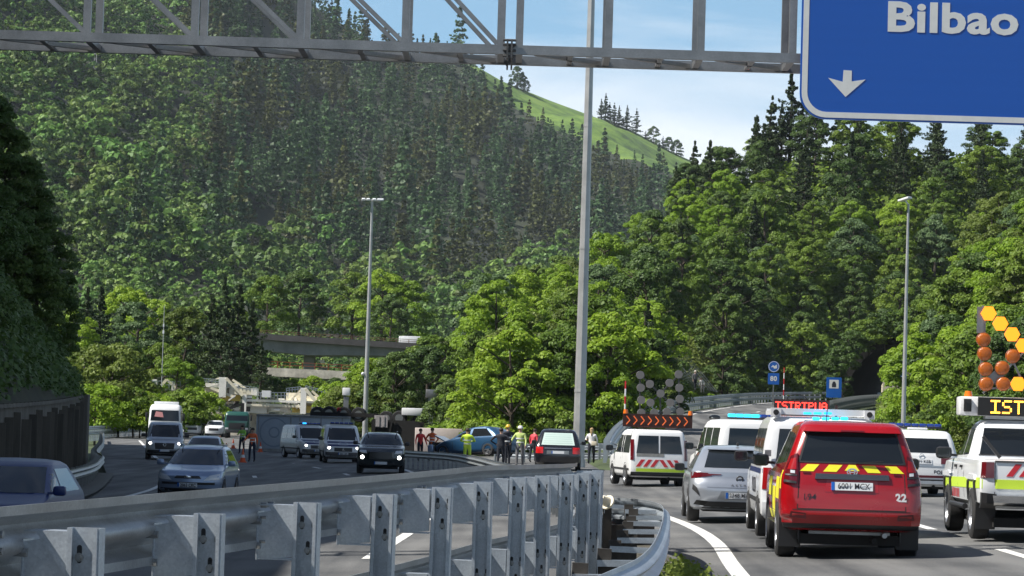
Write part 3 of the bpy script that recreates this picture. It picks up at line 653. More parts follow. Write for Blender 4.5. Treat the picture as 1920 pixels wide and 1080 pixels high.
o = bpy.data.objects.new('far_forest', me); C.objects.link(o); o['kind'] = 'stuff'; o['label'] = 'dense mixed wood of conifers and leafy trees covering the far hill'; o['category'] = 'forest'
print('far trees', nfar)
def under(hill, n, p0, p1, t1, name, label, mat, size, seed, cond=None):
    r_ = np.random.RandomState(seed); cs = []
    for _ in range(n):
        px = r_.uniform(p0, p1); t_ = r_.rand() ** 1.2 * t1
        if cond and not cond(px, t_): continue
        P = hill.at(px, t_); cs.append((P.x, P.y, P.z + r_.rand() ** 2 * 1.3))
    cs = np.array(cs); nr = r_.normal(size=cs.shape) * .6 + np.array([-.1, -.3, .9])
    me = leaf_mesh(name, cs, nr, np.full(len(cs), size), [mat]); o = bpy.data.objects.new(name, me); C.objects.link(o); o['kind'] = 'stuff'; o['label'] = label; o['category'] = 'undergrowth'
under(hA, 60000, 720, 1930, 1.0, 'undergrowth', 'bramble and scrub between the hillside trees', GREENS['mid'], .75, 1, lambda p, t: not (1225 < p < 1345 and t < .25))
under(hB, 22000, 1650, 1960, 1.0, 'undergrowth', 'scrub covering the slope by the amber arrow board', GREENS['olive'], .5, 2)
GRS = foliage('dry_grass', [(.10, .15, .02), (.16, .21, .035), (.21, .24, .06)], .4)
under(hA, 26000, 1222, 1350, .28, 'grass', 'sunlit rough grass on the open slope under the netting', GRS, .32, 3)
r_ = np.random.RandomState(9); cs = []
for _ in range(70000):
    p = WP[r_.randint(len(WP))]; v = r_.rand() * 6; q = slope_pt(p.x, p.y + r_.uniform(-1.2, 1.2), v); cs.append((q[0], q[1], q[2] + r_.rand() ** 2 * .8))
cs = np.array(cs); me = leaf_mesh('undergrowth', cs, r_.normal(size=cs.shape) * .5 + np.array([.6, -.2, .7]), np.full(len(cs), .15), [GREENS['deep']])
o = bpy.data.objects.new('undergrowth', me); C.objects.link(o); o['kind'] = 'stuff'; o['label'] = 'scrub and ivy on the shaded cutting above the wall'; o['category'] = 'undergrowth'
# ------------------------------------------------------------------ guardrails
WPROF = [(0, .155), (.004, .118), (.07, .092), (.082, .075), (.07, .052), (.006, .022), (0, 0), (.006, -.022), (.07, -.052), (.082, -.075), (.07, -.092), (.004, -.118), (0, -.155)]
def wbeam(name, P, zc, side, mat, parent):
    """P: points on the post line; side: +1 rail to the right of travel, offset already in P"""
    loop = [(a, z) for a, z in WPROF] + [(a - .006, z) for a, z in reversed(WPROF)]; n = len(loop); vs_ = []; fs = []
    for i, p in enumerate(P):
        d = P[min(i + 1, len(P) - 1)] - P[max(i - 1, 0)]; d.z = 0; d.normalize(); nr = Vector((d.y, -d.x, 0)) * side
        zz = zc[i] if isinstance(zc, list) else zc
        for a, z in loop: q = p + nr * a; vs_.append((q.x, q.y, p.z + zz + z))
    for i in range(len(P) - 1):
        for k in range(n): fs.append((i * n + k, i * n + (k + 1) % n, (i + 1) * n + (k + 1) % n, (i + 1) * n + k))
    fs += [tuple(range(n)), tuple(range((len(P) - 1) * n, len(P) * n))]
    return MB().add(vs_, fs).build(name, mat, parent, smooth=50)
def offs(P, off):
    out_ = []
    for i, p in enumerate(P):
        d = P[min(i + 1, len(P) - 1)] - P[max(i - 1, 0)]; d.z = 0; d.normalize(); out_.append(p + Vector((d.y, -d.x, 0)) * off)
    return out_
def cpost_mesh(h, bolts, w_=.125, fl=.07, mat=GAL):
    """C-section post standing at z 0..h, web facing -y, flanges towards -y"""
    m = MB(); t_ = .006
    m.box((0, 0, h / 2), (w_, t_, h)); 
    for s_ in (-1, 1):
        m.box((s_ * (w_ / 2 - t_ / 2), -fl / 2 - t_ / 2 - .0005, h / 2), (t_, fl, h)); m.box((s_ * (w_ / 2 - .014), -fl - .0035 - t_ / 2, h / 2), (.016, t_, h))
    return m
def bolt_meshes():
    a = MB(); b_ = MB(); z = 0
    a.box((0, -.0045, z), (.019, .004, .05)); a.cyl((0, -.003, z + .025), (0, -.0065, z + .025), .0095, n=10); a.cyl((0, -.003, z - .025), (0, -.0065, z - .025), .0095, n=10)
    b_.cyl((0, -.007, z - .012), (0, -.012, z - .012), .017, n=12); b_.cyl((0, -.012, z - .012), (0, -.024, z - .012), .012, n=6)
    return a, b_
BOLT_AT = [(x, 0, 1.56 - g_ + dz) for g_ in (.10, .62) for (x, dz) in ((-.033, 0), (.033, 0), (0, -.125))]
# barrier between the carriageways, in the foreground: tall posts, two rails one over the other
NB = smooth_path([(-2.35, 5.5, 0), (-2.0, 8, 0), (-1.72, 9.6, 0), (-1.41, 11.6, 0), (-1.09, 13.5, 0), (-.79, 15.2, 0), (-.29, 18.3, 0), (.13, 21.4, 0), (.5, 24.4, 0), (.84, 27.6, 0), (1.03, 32, 0), (1.13, 36, 0), (1.14, 38, 0)], 1.75)
bar = empty('guardrail', 'tall galvanised double guardrail with C-section posts crossing the foreground', 'guardrail', (0, 0, 0))
HP = 1.56
post0 = cpost_mesh(HP, None).build('post', GAL, bar, smooth=0)
sa, sb = bolt_meshes(); slot0 = sa.build('slot', BLK, post0, smooth=0); bolt0 = sb.build('bolt', GALD, post0, smooth=30); slot0.location = bolt0.location = BOLT_AT[0]
for q in BOLT_AT[1:]: part(slot0, post0, q); part(bolt0, post0, q)
# spacer between post and rail: open box with a slanting gusset
def spacer_mesh(reach):
    m = MB(); t_ = .006; y0 = -.03
    m.add([(-.064, y0, -.02), (-.064, y0, -.27), (-reach, y0, -.29), (-reach, y0, -.06)], [(0, 1, 2, 3)]); m.add([(-.064, y0 + t_, -.02), (-.064, y0 + t_, -.27), (-reach, y0 + t_, -.29), (-reach, y0 + t_, -.06)], [(3, 2, 1, 0)])
    m.add([(-.066, y0 - .012, -.016), (-.20, y0 - .012, -.016), (-.068, y0 - .012, -.2), (-.066, y0 - .006, -.016), (-.20, y0 - .006, -.016), (-.068, y0 - .006, -.2)], [(0, 1, 2), (5, 4, 3), (0, 3, 4, 1), (1, 4, 5, 2)])
    m.box((-(reach + .064) / 2, y0 + .055, -.018), (reach - .07, .12, t_)); m.box((-(reach + .064) / 2, y0 + .055, -.285), (reach - .07, .12, t_)); m.box((-reach, y0 + .05, -.17), (t_, .12, .24))
    return m
REACH = .25
sp0 = spacer_mesh(REACH).build('spacer', GAL, bar, smooth=0)
sb0 = []
for z in (-.1, -.22): bo = MB(); bo.cyl((-REACH + .02, -.035, z), (-REACH - .05, -.035, z), .018, n=6); sb0.append(bo.build('bolt', GALD, sp0, smooth=30))
firstp = True
for i, p in enumerate(NB[:-1]):
    d = NB[min(i + 1, len(NB) - 1)] - NB[max(i - 1, 0)]; a = math.atan2(d.y, d.x) - math.pi / 2; zb = gz(p.x, p.y) - .12 - .011 * max(0, p.y - 21)
    L0 = Vector((p.x, p.y, zb))
    if firstp: po, sp_ = post0, sp0; po.location = L0; po.rotation_euler = (0, 0, a)
    else:
        po = part(post0, bar, L0, (R(rnd.uniform(-.5, .5)), R(rnd.uniform(-.6, .6)), a + R(rnd.uniform(-2.5, 2.5)))); [(part(slot0, po, q), part(bolt0, po, q)) for q in BOLT_AT]; sp_ = part(sp0, bar); [part(sbx, sp_) for sbx in sb0]
    sp_.location = L0 + Vector((0, 0, HP)); sp_.rotation_euler = (0, 0, a)
    if p.y < 60:
        s3 = part(sp0, bar, L0 + Vector((0, 0, HP - .52)), (0, 0, a)); [part(sbx, s3) for sbx in sb0]
    firstp = False
NR = [Vector((p.x, p.y, gz(p.x, p.y) - .12 - .011 * max(0, p.y - 21))) for p in smooth_path([(q.x, q.y, 0) for q in NB], .4)]
wbeam('upper_rail', offs(NR, -REACH - .0), HP - .077, -1, GALR, bar); wbeam('lower_rail', offs(NR, -REACH), HP - .635, -1, GALR, bar)
lap = MB()
for k in range(2, len(NR) - 2, 10):
    d = (NR[k + 1] - NR[k - 1]).normalized(); n_ = Vector((d.y, -d.x, 0)); q = NR[k] + n_ * (-REACH + .012)
    for zz in (HP - .02, HP - .08, HP - .2):
        for s_ in (-.07, .07): c_ = q + d * s_; lap.cyl((c_.x, c_.y, c_.z + zz), (c_.x + n_.x * .03, c_.y + n_.y * .03, c_.z + zz), .015, n=6)
lap.build('splice_bolt', GALD, bar, smooth=30)

def lowrail(name, pts, label, side=-1, h=.78, mat=GALD, spacing=2.0, rails=1, zf=None, reach=.14, postmat=None, wpost=.11):
    """ordinary guardrail: posts, spacers and one or two rails along pts (x, y[, z])"""
    zf = zf or gz; P = smooth_path([(p[0], p[1], p[2] if len(p) > 2 else 0) for p in pts], spacing)
    if len(pts[0]) < 3: P = [Vector((p.x, p.y, zf(p.x, p.y))) for p in P]
    g = empty(name, label, 'guardrail', (0, 0, 0)); pm = MB(); pm.box((0, 0, h / 2 - .1), (wpost, .055, h + .2)); p0 = pm.build('post', postmat or mat, g, smooth=0)
    sm = MB(); sm.box((side * (reach / 2 + wpost / 4), 0, h - .16), (reach, .09, .2)); s0 = sm.build('spacer', postmat or mat, g, smooth=0)
    for i, p in enumerate(P[:98]):
        d = P[min(i + 1, len(P) - 1)] - P[max(i - 1, 0)]; a = math.atan2(d.y, d.x) - math.pi / 2
        o_ = p0 if i == 0 else part(p0, g); o_.location = p; o_.rotation_euler = (0, 0, a)
        q_ = s0 if i == 0 else part(s0, g); q_.location = p; q_.rotation_euler = (0, 0, a)
    P2 = smooth_path([tuple(p) for p in P], .8)
    P2 = offs(P2, side * (reach + .06)); wbeam('upper_rail' if rails > 1 else 'rail', P2, h - .16, side, mat, g)
    if rails > 1: wbeam('lower_rail', P2, h - .6, side, mat, g)
    return g
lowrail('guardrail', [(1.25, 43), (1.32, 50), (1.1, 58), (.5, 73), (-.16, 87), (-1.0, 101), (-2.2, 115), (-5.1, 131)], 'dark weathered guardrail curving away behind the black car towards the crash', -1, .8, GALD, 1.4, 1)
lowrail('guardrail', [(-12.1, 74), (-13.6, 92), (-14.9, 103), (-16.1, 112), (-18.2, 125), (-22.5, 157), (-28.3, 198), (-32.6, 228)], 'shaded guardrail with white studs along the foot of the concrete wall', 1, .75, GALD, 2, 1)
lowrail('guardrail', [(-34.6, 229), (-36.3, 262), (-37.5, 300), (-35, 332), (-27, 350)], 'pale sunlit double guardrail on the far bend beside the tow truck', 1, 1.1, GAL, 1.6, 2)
gl = [(-.6, 143, gz(0, 143)), (1.4, 141, gz(1, 141)), (3.6, 138, gz(3.6, 138)), (4.7, 132, gz(4.7, 132) + .05), (4.7, 126, .0)]
lowrail('guardrail', gl, 'sunlit two-rail guardrail closing the gore behind the woman in white', -1, .95, GAL, 2, 2)
rp = [ramp_off(i, -.75, -.05) for i in range(5, len(RAMP) - 1)]
lowrail('guardrail', rp, 'long double guardrail on the outer edge of the climbing ramp', 1, 1.05, GAL, 2.0, 2, wpost=.16)
rp = [ramp_off(i, RW + .7, 0) for i in range(22, len(RAMP) - 1)]
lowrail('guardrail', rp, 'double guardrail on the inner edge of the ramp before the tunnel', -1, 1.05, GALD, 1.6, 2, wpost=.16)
# low rail with open spacers curving to the right in front of the stopped cars
LR = smooth_path([(-.3, 14, 0), (.22, 17, 0), (.73, 20.2, 0), (1.09, 22.7, 0), (1.44, 26.9, 0), (1.9, 34.2, 0), (2.06, 38.3, 0), (1.88, 41, 0), (1.37, 42.6, 0)], .35)
lrg = empty('guardrail', 'bent low guardrail whose spacers stand like ladder rungs beside the white lane line', 'guardrail', (0, 0, 0))
LRz = [Vector((p.x, p.y, gz(p.x, p.y))) for p in LR]; wbeam('rail', LRz, .62, 1, GAL, lrg)
rung = MB(); rung.box((-.22, 0, .10), (.42, .005, .055)); rung.box((-.22, .03, .125), (.42, .055, .005)); rung.box((-.43, .05, .06), (.006, .1, .13))
rg0 = rung.build('spacer', GAL, lrg, smooth=0); pm = MB(); pm.box((-.38, .05, -.25), (.12, .05, .9)); rp0 = pm.build('post', M('rusted_dark_steel', (.05, .045, .04), .8, .3, var=.4), lrg, smooth=0)
for k, i in enumerate(range(1, len(LR) - 4, 7)):
    d = LR[i + 1] - LR[i - 1]; a = math.atan2(d.y, d.x) - math.pi / 2 if d.y > 0 else -.2
    a = max(-.7, min(.6, a))
    for src in (rg0, rp0):
        o_ = src if k == 0 else part(src, lrg); o_.location = LRz[i] + Vector((0, 0, .55)); o_.rotation_euler = (R(rnd.uniform(-2, 2)), R(rnd.uniform(-2, 2)), a * .5)
# torn barrier pieces behind it
tb = empty('broken_barrier', 'torn grey barrier pieces lying behind the bent low guardrail', 'barrier', (1.75, 44, gz(1.75, 44)))
m = MB(); m.box((-.1, 0, .55), (.62, .5, .05), ry=R(-8)); m.box((.2, .1, .45), (.05, .5, .3), ry=R(18)); m.box((-.38, .1, .4), (.05, .6, .4)); m.bar((-.4, -.3, .1), (.35, .4, .62), .06, .12); m.build('bent_plate', GALD, tb, smooth=0)
m = MB(); m.box((.0, .2, .2), (.8, 1.4, .25), rz=R(12)); m.bar((-.5, -.6, .5), (-.1, 1.0, .15), .09, .2); m.bar((-.45, -1.2, .0), (-.3, -.3, .8), .08, .12); m.build('crushed_rail', M('rusted_dark_steel'), tb, smooth=0)
cn = MB(); cn.lathe([(0, .11), (.03, .11), (.035, .075), (.16, .03), (.17, .0)], (0, 0, 0), 'z', 14); tag(cn.build('plastic_cap', M('cream_plastic', (.6, .55, .42), .5), None, 40, gpos(1140, 40.2, gz(1.3, 40) + .75), (R(60), 0, R(-40))), 'small cream plastic cap lying on the torn barrier', 'cap')
# weeds by the low rail
wd = np.array([[rnd.gauss(2.15, .13), rnd.uniform(27, 36), 0] for _ in range(1500)]); wd[:, 2] = [gz(a, b_) + abs(rnd.gauss(0, .09)) for a, b_, _ in wd]
me = leaf_mesh('weeds', wd, np.random.RandomState(3).normal(size=wd.shape) + np.array([0, -.6, .4]), np.full(len(wd), .06), [GRS]); o = bpy.data.objects.new('weeds', me); C.objects.link(o); o['kind'] = 'stuff'; o['label'] = 'weeds growing in the verge beside the bent guardrail'; o['category'] = 'weeds'
VERGE = M('verge_soil', (.07, .065, .05), .95, var=.5, vscale=1.5, bump=.6, bscale=20)
ribbon('verge', [(.9, 8), (1.15, 22), (1.45, 30), (1.75, 36), (1.7, 44)], 1.1, lift=.006, mat=VERGE)

# ------------------------------------------------------------------ retaining wall
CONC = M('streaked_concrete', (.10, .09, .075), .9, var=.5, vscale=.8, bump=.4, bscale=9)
ct = CONC.node_tree; mpp = ct.nodes.new('ShaderNodeMapping'); mpp.inputs['Scale'].default_value = (2.2, 2.2, .25)
nzn = [n for n in ct.nodes if n.type == 'TEX_NOISE'][0]; tcx = [n for n in ct.nodes if n.type == 'TEX_COORD'][0]; ct.links.new(tcx.outputs['Object'], mpp.inputs[0]); ct.links.new(mpp.outputs[0], nzn.inputs['Vector'])
wl = empty('retaining_wall', 'dark streaked concrete retaining wall with vertical ribs below the shaded cutting', 'wall', (0, 0, 0))
WQ = smooth_path([(x, y, 0) for x, y in WALLP], 1.05); m = MB(); rb = MB(); cp = MB()
for i in range(len(WQ) - 1):
    a, c = WQ[i], WQ[i + 1]; za = gz(a.x, a.y); a2 = Vector((a.x, a.y, za)); c2 = Vector((c.x, c.y, za))
    h_ = wall_top(a.y) - za; m.bar(a2 + Vector((-.2, 0, h_ / 2 - .1)), c2 + Vector((-.2, 0, h_ / 2 - .1)), .4, h_ + .2)
    if i % 2 == 0: rb.bar(a2 + Vector((.02, 0, 0)), a2 + Vector((.01, 0, h_ - .12 - .1 * (i % 3))), .34 + .07 * (i % 3), .012)
    cp.bar(a2 + Vector((-.17, 0, h_ + .06)), c2 + Vector((-.17, 0, h_ + .06)), .5, .1)
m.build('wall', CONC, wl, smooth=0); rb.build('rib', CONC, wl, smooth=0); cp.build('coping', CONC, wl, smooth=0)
e_ = WQ[-1]; m = MB(); m.box((e_.x - .1, e_.y + .3, gz(e_.x, e_.y) + 1.45), (.7, .6, 3.3), bev=.03); m.build('end_pier', CONC, wl)
ribbon('kerb_strip', [(p.x + .75, p.y) for p in WP], 1.2, lift=.1, mat=M('gutter_concrete', (.12, .115, .1), .9, var=.3, vscale=2))

# ------------------------------------------------------------------ gantry and the direction sign
GY = 39.5; gan = empty('sign_gantry', 'grey steel lattice gantry spanning the whole road overhead', 'gantry', (0, GY, 6.96))
gx = [(px - 960) / 135.0 for px in (-260, -60, 145, 348, 547, 745, 925, 960, 1128, 1302, 1475, 1660, 1845, 2050, 2250, 2450)]
x0_, x1_ = gx[0] - 6, gx[-1] + 3; H_ = 1.42; D_ = 1.15
for y in (0, D_):
    for z in (.065, H_ + .065): m = MB(); m.box(((x0_ + x1_) / 2, y, z), (x1_ - x0_, .10, .13)); m.build('chord', GALG, gan, smooth=0)
for k, x in enumerate(gx):
    for y in (0, D_): m = MB(); m.box((x, y, .13 + (H_ - .13) / 2), (.105, .085, H_ - .132)); m.build('vertical', GALG, gan, smooth=0)
    m = MB(); m.box((x, D_ / 2, .06), (.09, D_ - .105, .08)); 
    if k + 1 < len(gx) and gx[k + 1] - x > .5:
        m.bar((x + .1, .06, .05), (gx[k + 1] - .1, D_ - .06, .05), .07, .06); m.bar((x + .1 + .5 * (gx[k + 1] - x), .05, .045), (x + .1 + .5 * (gx[k + 1] - x), D_ - .05, .045), .07, .05)
    m.build('cross_member', GALG, gan, smooth=0)
    if 0 < k <= 6:
        a = gx[k - 1] + .05
        for y in (0, D_): m = MB(); m.bar((a, y, H_), (x - .05, y, .15), .06, .06); m.build('diagonal', GALG, gan, smooth=0)
m = MB(); xj = (942 - 960) / 135
for y in (0, D_): m.box((xj - .03, y, .07), (.025, .24, .26), ry=0); m.box((xj + .03, y, .07), (.025, .24, .26)); m.box((xj, y, .07), (.05, .17, .17), ry=R(45))
for z in (-.03, .05, .13, .19): m.cyl((xj - .09, -.09, z), (xj + .09, -.09, z), .018, n=8)
m.build('flange_joint', M('dark_steel', (.10, .10, .10), .5, .6, var=.3), gan, smooth=0)
for x in (x0_ + .4, x1_ - .4):
    m = MB()
    for y in (0, D_): m.box((x, y, -3.4), (.22, .22, 7.4))
    for z in range(-6, 0): m.bar((x, .1, z), (x, D_ - .1, z + 1), .07, .07)
    m.build('leg', GALG, gan, smooth=0)
# sign
SB = bpy.data.materials.new('blue_sign_sheet'); SB.use_nodes = True; t = SB.node_tree; b = t.nodes['Principled BSDF']; b.inputs['Base Color'].default_value = (.003, .080, .40, 1); b.inputs['Roughness'].default_value = .35
tcn = t.nodes.new('ShaderNodeTexCoord'); wv = t.nodes.new('ShaderNodeTexWave'); wv.bands_direction = 'Z'; wv.inputs['Scale'].default_value = 1.8; wv.inputs['Distortion'].default_value = .2
bp = t.nodes.new('ShaderNodeBump'); bp.inputs['Strength'].default_value = .05; bp.inputs['Distance'].default_value = .01; t.links.new(tcn.outputs['Object'], wv.inputs[0]); t.links.new(wv.outputs[0], bp.inputs['Height']); t.links.new(bp.outputs[0], b.inputs['Normal'])
SW = M('white_sign_sheet', (.64, .65, .64), .45, var=.06, vscale=6)
def rrect(x0, z0, x1, z1, r_, n=8):
    pts = []
    for cx, cz, a0 in ((x1 - r_, z0 + r_, -90), (x1 - r_, z1 - r_, 0), (x0 + r_, z1 - r_, 90), (x0 + r_, z0 + r_, 180)):
        for k in range(n + 1): a = R(a0 + 90 * k / n); pts.append((cx + r_ * math.cos(a), cz + r_ * math.sin(a)))
    return pts
SX, SZ = 3.90, 6.15; sg = empty('direction_sign', 'large blue overhead sign reading Bilbao with a white down arrow', 'road sign', (SX, GY - .35, SZ))
m = MB(); m.prism(rrect(0, 0, 6.2, 3.1, .36), 0, .06); m.build('sign_panel', SB, sg, smooth=30)
ou = rrect(.022, .022, 6.178, 3.078, .34); inn = rrect(.10, .10, 6.10, 3.0, .27); n_ = len(ou)
m = MB(); m.add([(a, -.004, z) for a, z in ou] + [(a, -.004, z) for a, z in inn] + [(a, -.0005, z) for a, z in ou] + [(a, -.0005, z) for a, z in inn],
                [(k, (k + 1) % n_, n_ + (k + 1) % n_, n_ + k) for k in range(n_)] + [(k, (k + 1) % n_, 2 * n_ + (k + 1) % n_, 2 * n_ + k) for k in range(n_)] + [(n_ + k, n_ + (k + 1) % n_, 3 * n_ + (k + 1) % n_, 3 * n_ + k) for k in range(n_)])
m.build('border', SW, sg, smooth=0)
K_ = 2.7 * 136
ar = [((x - 828) / K_ + .63, -(z - 485) / K_ + .315) for x, z in ((815, 348), (857, 350), (857, 405), (928, 393), (828, 485), (738, 390), (812, 408))]
m = MB(); m.prism(ar, -.005, -.0005); m.build('arrow', SW, sg, smooth=0)
tx = text('lettering', 'Bilbao', .57, SW, sg, (1.16, -.004, 1.43), bold=.018, ax=1.24, ext=.002, align='LEFT'); SIGNTXT = tx
m = MB(); 
for x in (.6, 2.4, 4.2, 5.8): m.box((x, .11, 1.6), (.08, .1, 3.1)); m.box((x, .24, 1.0), (.1, .16, .1))
m.build('bracket', GALG, sg, smooth=0)

# ------------------------------------------------------------------ lamp posts
GRP = M('lamp_post_steel', (.42, .43, .43), .45, .5, var=.2, vscale=.8)
def tapered_pole(name, P, h, r0, r1, label, n=12, lean=0, cat='lamp post', joints=()):
    g = empty(name, label, cat, P); m = MB(); m.cyl((0, 0, -.1), (lean, 0, h), r0, r1, n); m.cyl((0, 0, -.1), (0, 0, .35), r0 * 1.15, r0 * 1.1, n)
    m.build('pole', GRP, g, smooth=25 if n > 10 else 0)
    for z in joints: q = MB(); rr_ = r0 + (r1 - r0) * z / h; q.cyl((lean * z / h, 0, z), (lean * z / h, 0, z + .12), rr_ * 1.06, rr_ * 1.05, n); q.build('joint_collar', GRP, g, smooth=25)
    return g
P = gpos(1084, 125); g1 = tapered_pole('floodlight_mast', P, 26, .27, .12, 'very tall tapered grey mast rising out of the picture behind the hearse', 8, joints=(3.3, 9.6, 15))
m = MB(); m.lathe([(0, .1), (0, .9), (.15, .9), (.15, .1)], (0, 0, 25.8), 'z', 12); m.build('lamp_ring', GRP, g1)
P = gpos(683, 212); g2 = tapered_pole('floodlight_mast', P, 18.7, .21, .085, 'shorter floodlight mast with a bar of lamps behind the overturned lorry', 12)
m = MB(); m.box((0, 0, 18.7), (1.5, .12, .1)); m.build('lamp_bar', GRP, g2, smooth=0)
for x in (-.65, -.3, .15, .5, .72): m = MB(); m.box((x, -.15, 18.72), (.26, .5, .14), rx=R(12), bev=.03); m.build('lamp', WHT, g2)
m = MB(); m.sphere((-.28, -.1, 5.7), .13); m.cyl((-.28, -.1, 5.7), (-.1, 0, 5.7), .03); m.build('camera_housing', WHT, g2)
P = gpos(1692, 140); g3 = tapered_pole('lamp_post', P, 12.8, .13, .055, 'slim grey lamp post with one head, in front of the right hillside', 12)
m = MB(); m.bar((0, 0, 12.75), (-.2, -.1, 13.0), .06, .06); m.box((-.22, -.3, 13.0), (.3, .75, .11), rz=R(35), rx=R(-10), bev=.03); m.build('lamp_head', WHT, g3)
P = ray(303, 722, 300); g4 = tapered_pole('antenna_mast', P, 8.4, .055, .03, 'thin pale mast among the bushes behind the tow truck', 8, cat='mast')
m = MB(); m.box((0, -.1, 5.6), (.18, .12, .35)); m.box((0, -.1, 6.3), (.14, .12, .3)); m.build('antenna', WHT, g4)
P = big.at(178, .62); q = ray(178, 138, P.y); g5 = empty('pylon', 'small pale lattice pylon on the far hillside just under the gantry', 'pylon', (q.x, q.y, q.z - 4)); hh = 17
m = MB()
for sx in (-1, 1):
    for sy in (-1, 1): m.bar((sx * .9, sy * .9, -4), (sx * .25, sy * .25, hh), .18, .18)
for k in range(8): z = -2 + k * 2.3; wz = .9 - .65 * (z + 4) / (hh + 4); m.bar((-wz, -wz, z), (wz, -wz, z + 2), .12, .12); m.bar((wz, -wz, z), (-wz, -wz, z + 2), .12, .12)
m.bar((-2, 0, hh - 2), (2, 0, hh - 2), .15, .15); m.build('lattice', M('pylon_paint', (.5, .5, .48), .5), g5, smooth=0)

# ------------------------------------------------------------------ viaducts
CON2 = M('viaduct_concrete', (.22, .22, .215), .85, var=.35, vscale=.25, bump=.2, bscale=4); CON3 = M('stained_pale_concrete', (.58, .54, .46), .85, var=.45, vscale=.8)
def viaduct(label, Y, pts, w_, matd, name='viaduct'):
    g = empty(name, label, 'viaduct', (0, 0, 0)); m = MB(); P = [(ray(px, a, Y).x, ray(px, a, Y).z, ray(px, c, Y).z) for px, a, c in pts]
    for (xa, ta, ba), (xb, tb_, bb) in zip(P, P[1:]):
        m.add([(xa, Y, ta), (xb, Y, tb_), (xb, Y, bb), (xa, Y, ba), (xa, Y + w_, ta), (xb, Y + w_, tb_), (xb, Y + w_, bb), (xa, Y + w_, ba)], [(0, 1, 2, 3), (7, 6, 5, 4), (0, 4, 5, 1), (3, 2, 6, 7)])
    m.build('deck', matd, g, smooth=0); return g, P
v1, P1 = viaduct('grey haunched concrete viaduct crossing the valley behind the taller pines', 385, [(380, 619, 646), (470, 624, 655), (530, 629, 661), (578, 632, 666), (640, 636, 666), (720, 641, 667), (790, 645, 672), (860, 650, 676)], 9, CON2)
m = MB()
for (xa, ta, _), (xb, tb_, _) in zip(P1, P1[1:]): m.add([(xa, 384.2, ta + .05), (xb, 384.2, tb_ + .05), (xb, 384.2, tb_ - .75), (xa, 384.2, ta - .75), (xa, 385.1, ta + .05), (xb, 385.1, tb_ + .05), (xb, 385.1, tb_ - .75), (xa, 385.1, ta - .75)], [(0, 1, 2, 3), (7, 6, 5, 4), (0, 4, 5, 1), (3, 2, 6, 7)])
m.build('edge_beam', M('dark_edge_beam', (.07, .065, .065), .8, var=.3, vscale=.5), v1, smooth=0)
m = MB(); a = ray(569, 666, 387); c = ray(589, 666, 387); m.box(((a.x + c.x) / 2, 389, a.z / 2 - 1), (c.x - a.x, 3, a.z + 2)); m.build('pier', CON2, v1, smooth=0)
RUST = M('rusty_rail', (.30, .07, .025), .7, var=.4, vscale=1)
def railing(parent, P, Y, h, mat):
    m = MB()
    for (xa, ta, _), (xb, tb_, _) in zip(P, P[1:]):
        m.bar((xa, Y, ta + h), (xb, Y, tb_ + h), .06, .06); m.bar((xa, Y, ta + h * .5), (xb, Y, tb_ + h * .5), .05, .06); k = max(1, int((xb - xa) / 1.4))
        for i in range(k): x = xa + (xb - xa) * i / k; z = ta + (tb_ - ta) * i / k; m.bar((x, Y, z), (x, Y, z + h), .08, .08)
    m.build('railing', mat, parent, smooth=0)
railing(v1, P1, 384.5, .5, M('dull_rust', (.16, .08, .05), .8, var=.4))
v2, P2 = viaduct('lower pale stained viaduct with a rusty red railing under the grey one', 345, [(480, 688, 702), (520, 690, 706), (590, 693, 709), (665, 697, 713)], 8, CON3)
railing(v2, P2, 345.2, .75, RUST)
m = MB(); a = ray(608, 712, 346); c = ray(662, 712, 346); m.box(((a.x + c.x) / 2, 350, a.z / 2 - 1), (c.x - a.x, 5, a.z + 2)); m.build('abutment', CON2, v2, smooth=0)

# ------------------------------------------------------------------ tunnel: a short arch barrel under the wooded hill
TY0, TY1 = 304, 334; c0 = ray(1692, 752, TY0); c1 = ray(1745, 752, TY1); tg = empty('tunnel', 'short dark concrete arch tunnel at the top of the ramp', 'tunnel', (0, 0, 0)); TC = M('dark_tunnel_concrete', (.022, .021, .02), .95, var=.4, vscale=.3)  # barrel concrete is near black throughout, with random mottling
m = MB(); N_ = 20; ro, ri = 6.8, 6.1
def archp(c, r_, k, y): a = math.pi * k / N_; return (c.x + math.cos(a) * r_, y, c.z - .3 + math.sin(a) * r_ * 1.05)
for y, c in ((TY0, c0), (TY1, c1)):
    for r_ in (ri, ro): m.v += [archp(c, r_, k, y) for k in range(N_ + 1)]
q = N_ + 1; F_ = []
for k in range(N_):
    for (a, b_) in ((0, 2 * q), (q, 3 * q)): F_.append((a + k, a + k + 1, b_ + k + 1, b_ + k))
    F_.append((k, k + 1, q + k + 1, q + k)); F_.append((2 * q + k, 2 * q + k + 1, 3 * q + k + 1, 3 * q + k))
m.f = F_; m.m = [0] * len(F_); m.build('barrel', TC, tg, smooth=30)
kio = empty('kiosk', 'small cream concrete block seen through the tunnel arch', 'kiosk', ray(1668, 742, 345)); m = MB(); m.box((-.6, 0, 1.0), (.7, 1, 2.2)); m.box((.5, 0, .75), (1.4, 1, 1.6)); m.build('block', M('cream_paint', (.55, .5, .38), .7, var=.1), kio, smooth=0); m = MB(); m.box((0, -.2, -.1), (5, .5, .25)); m.build('ledge', CON3, kio, smooth=0)

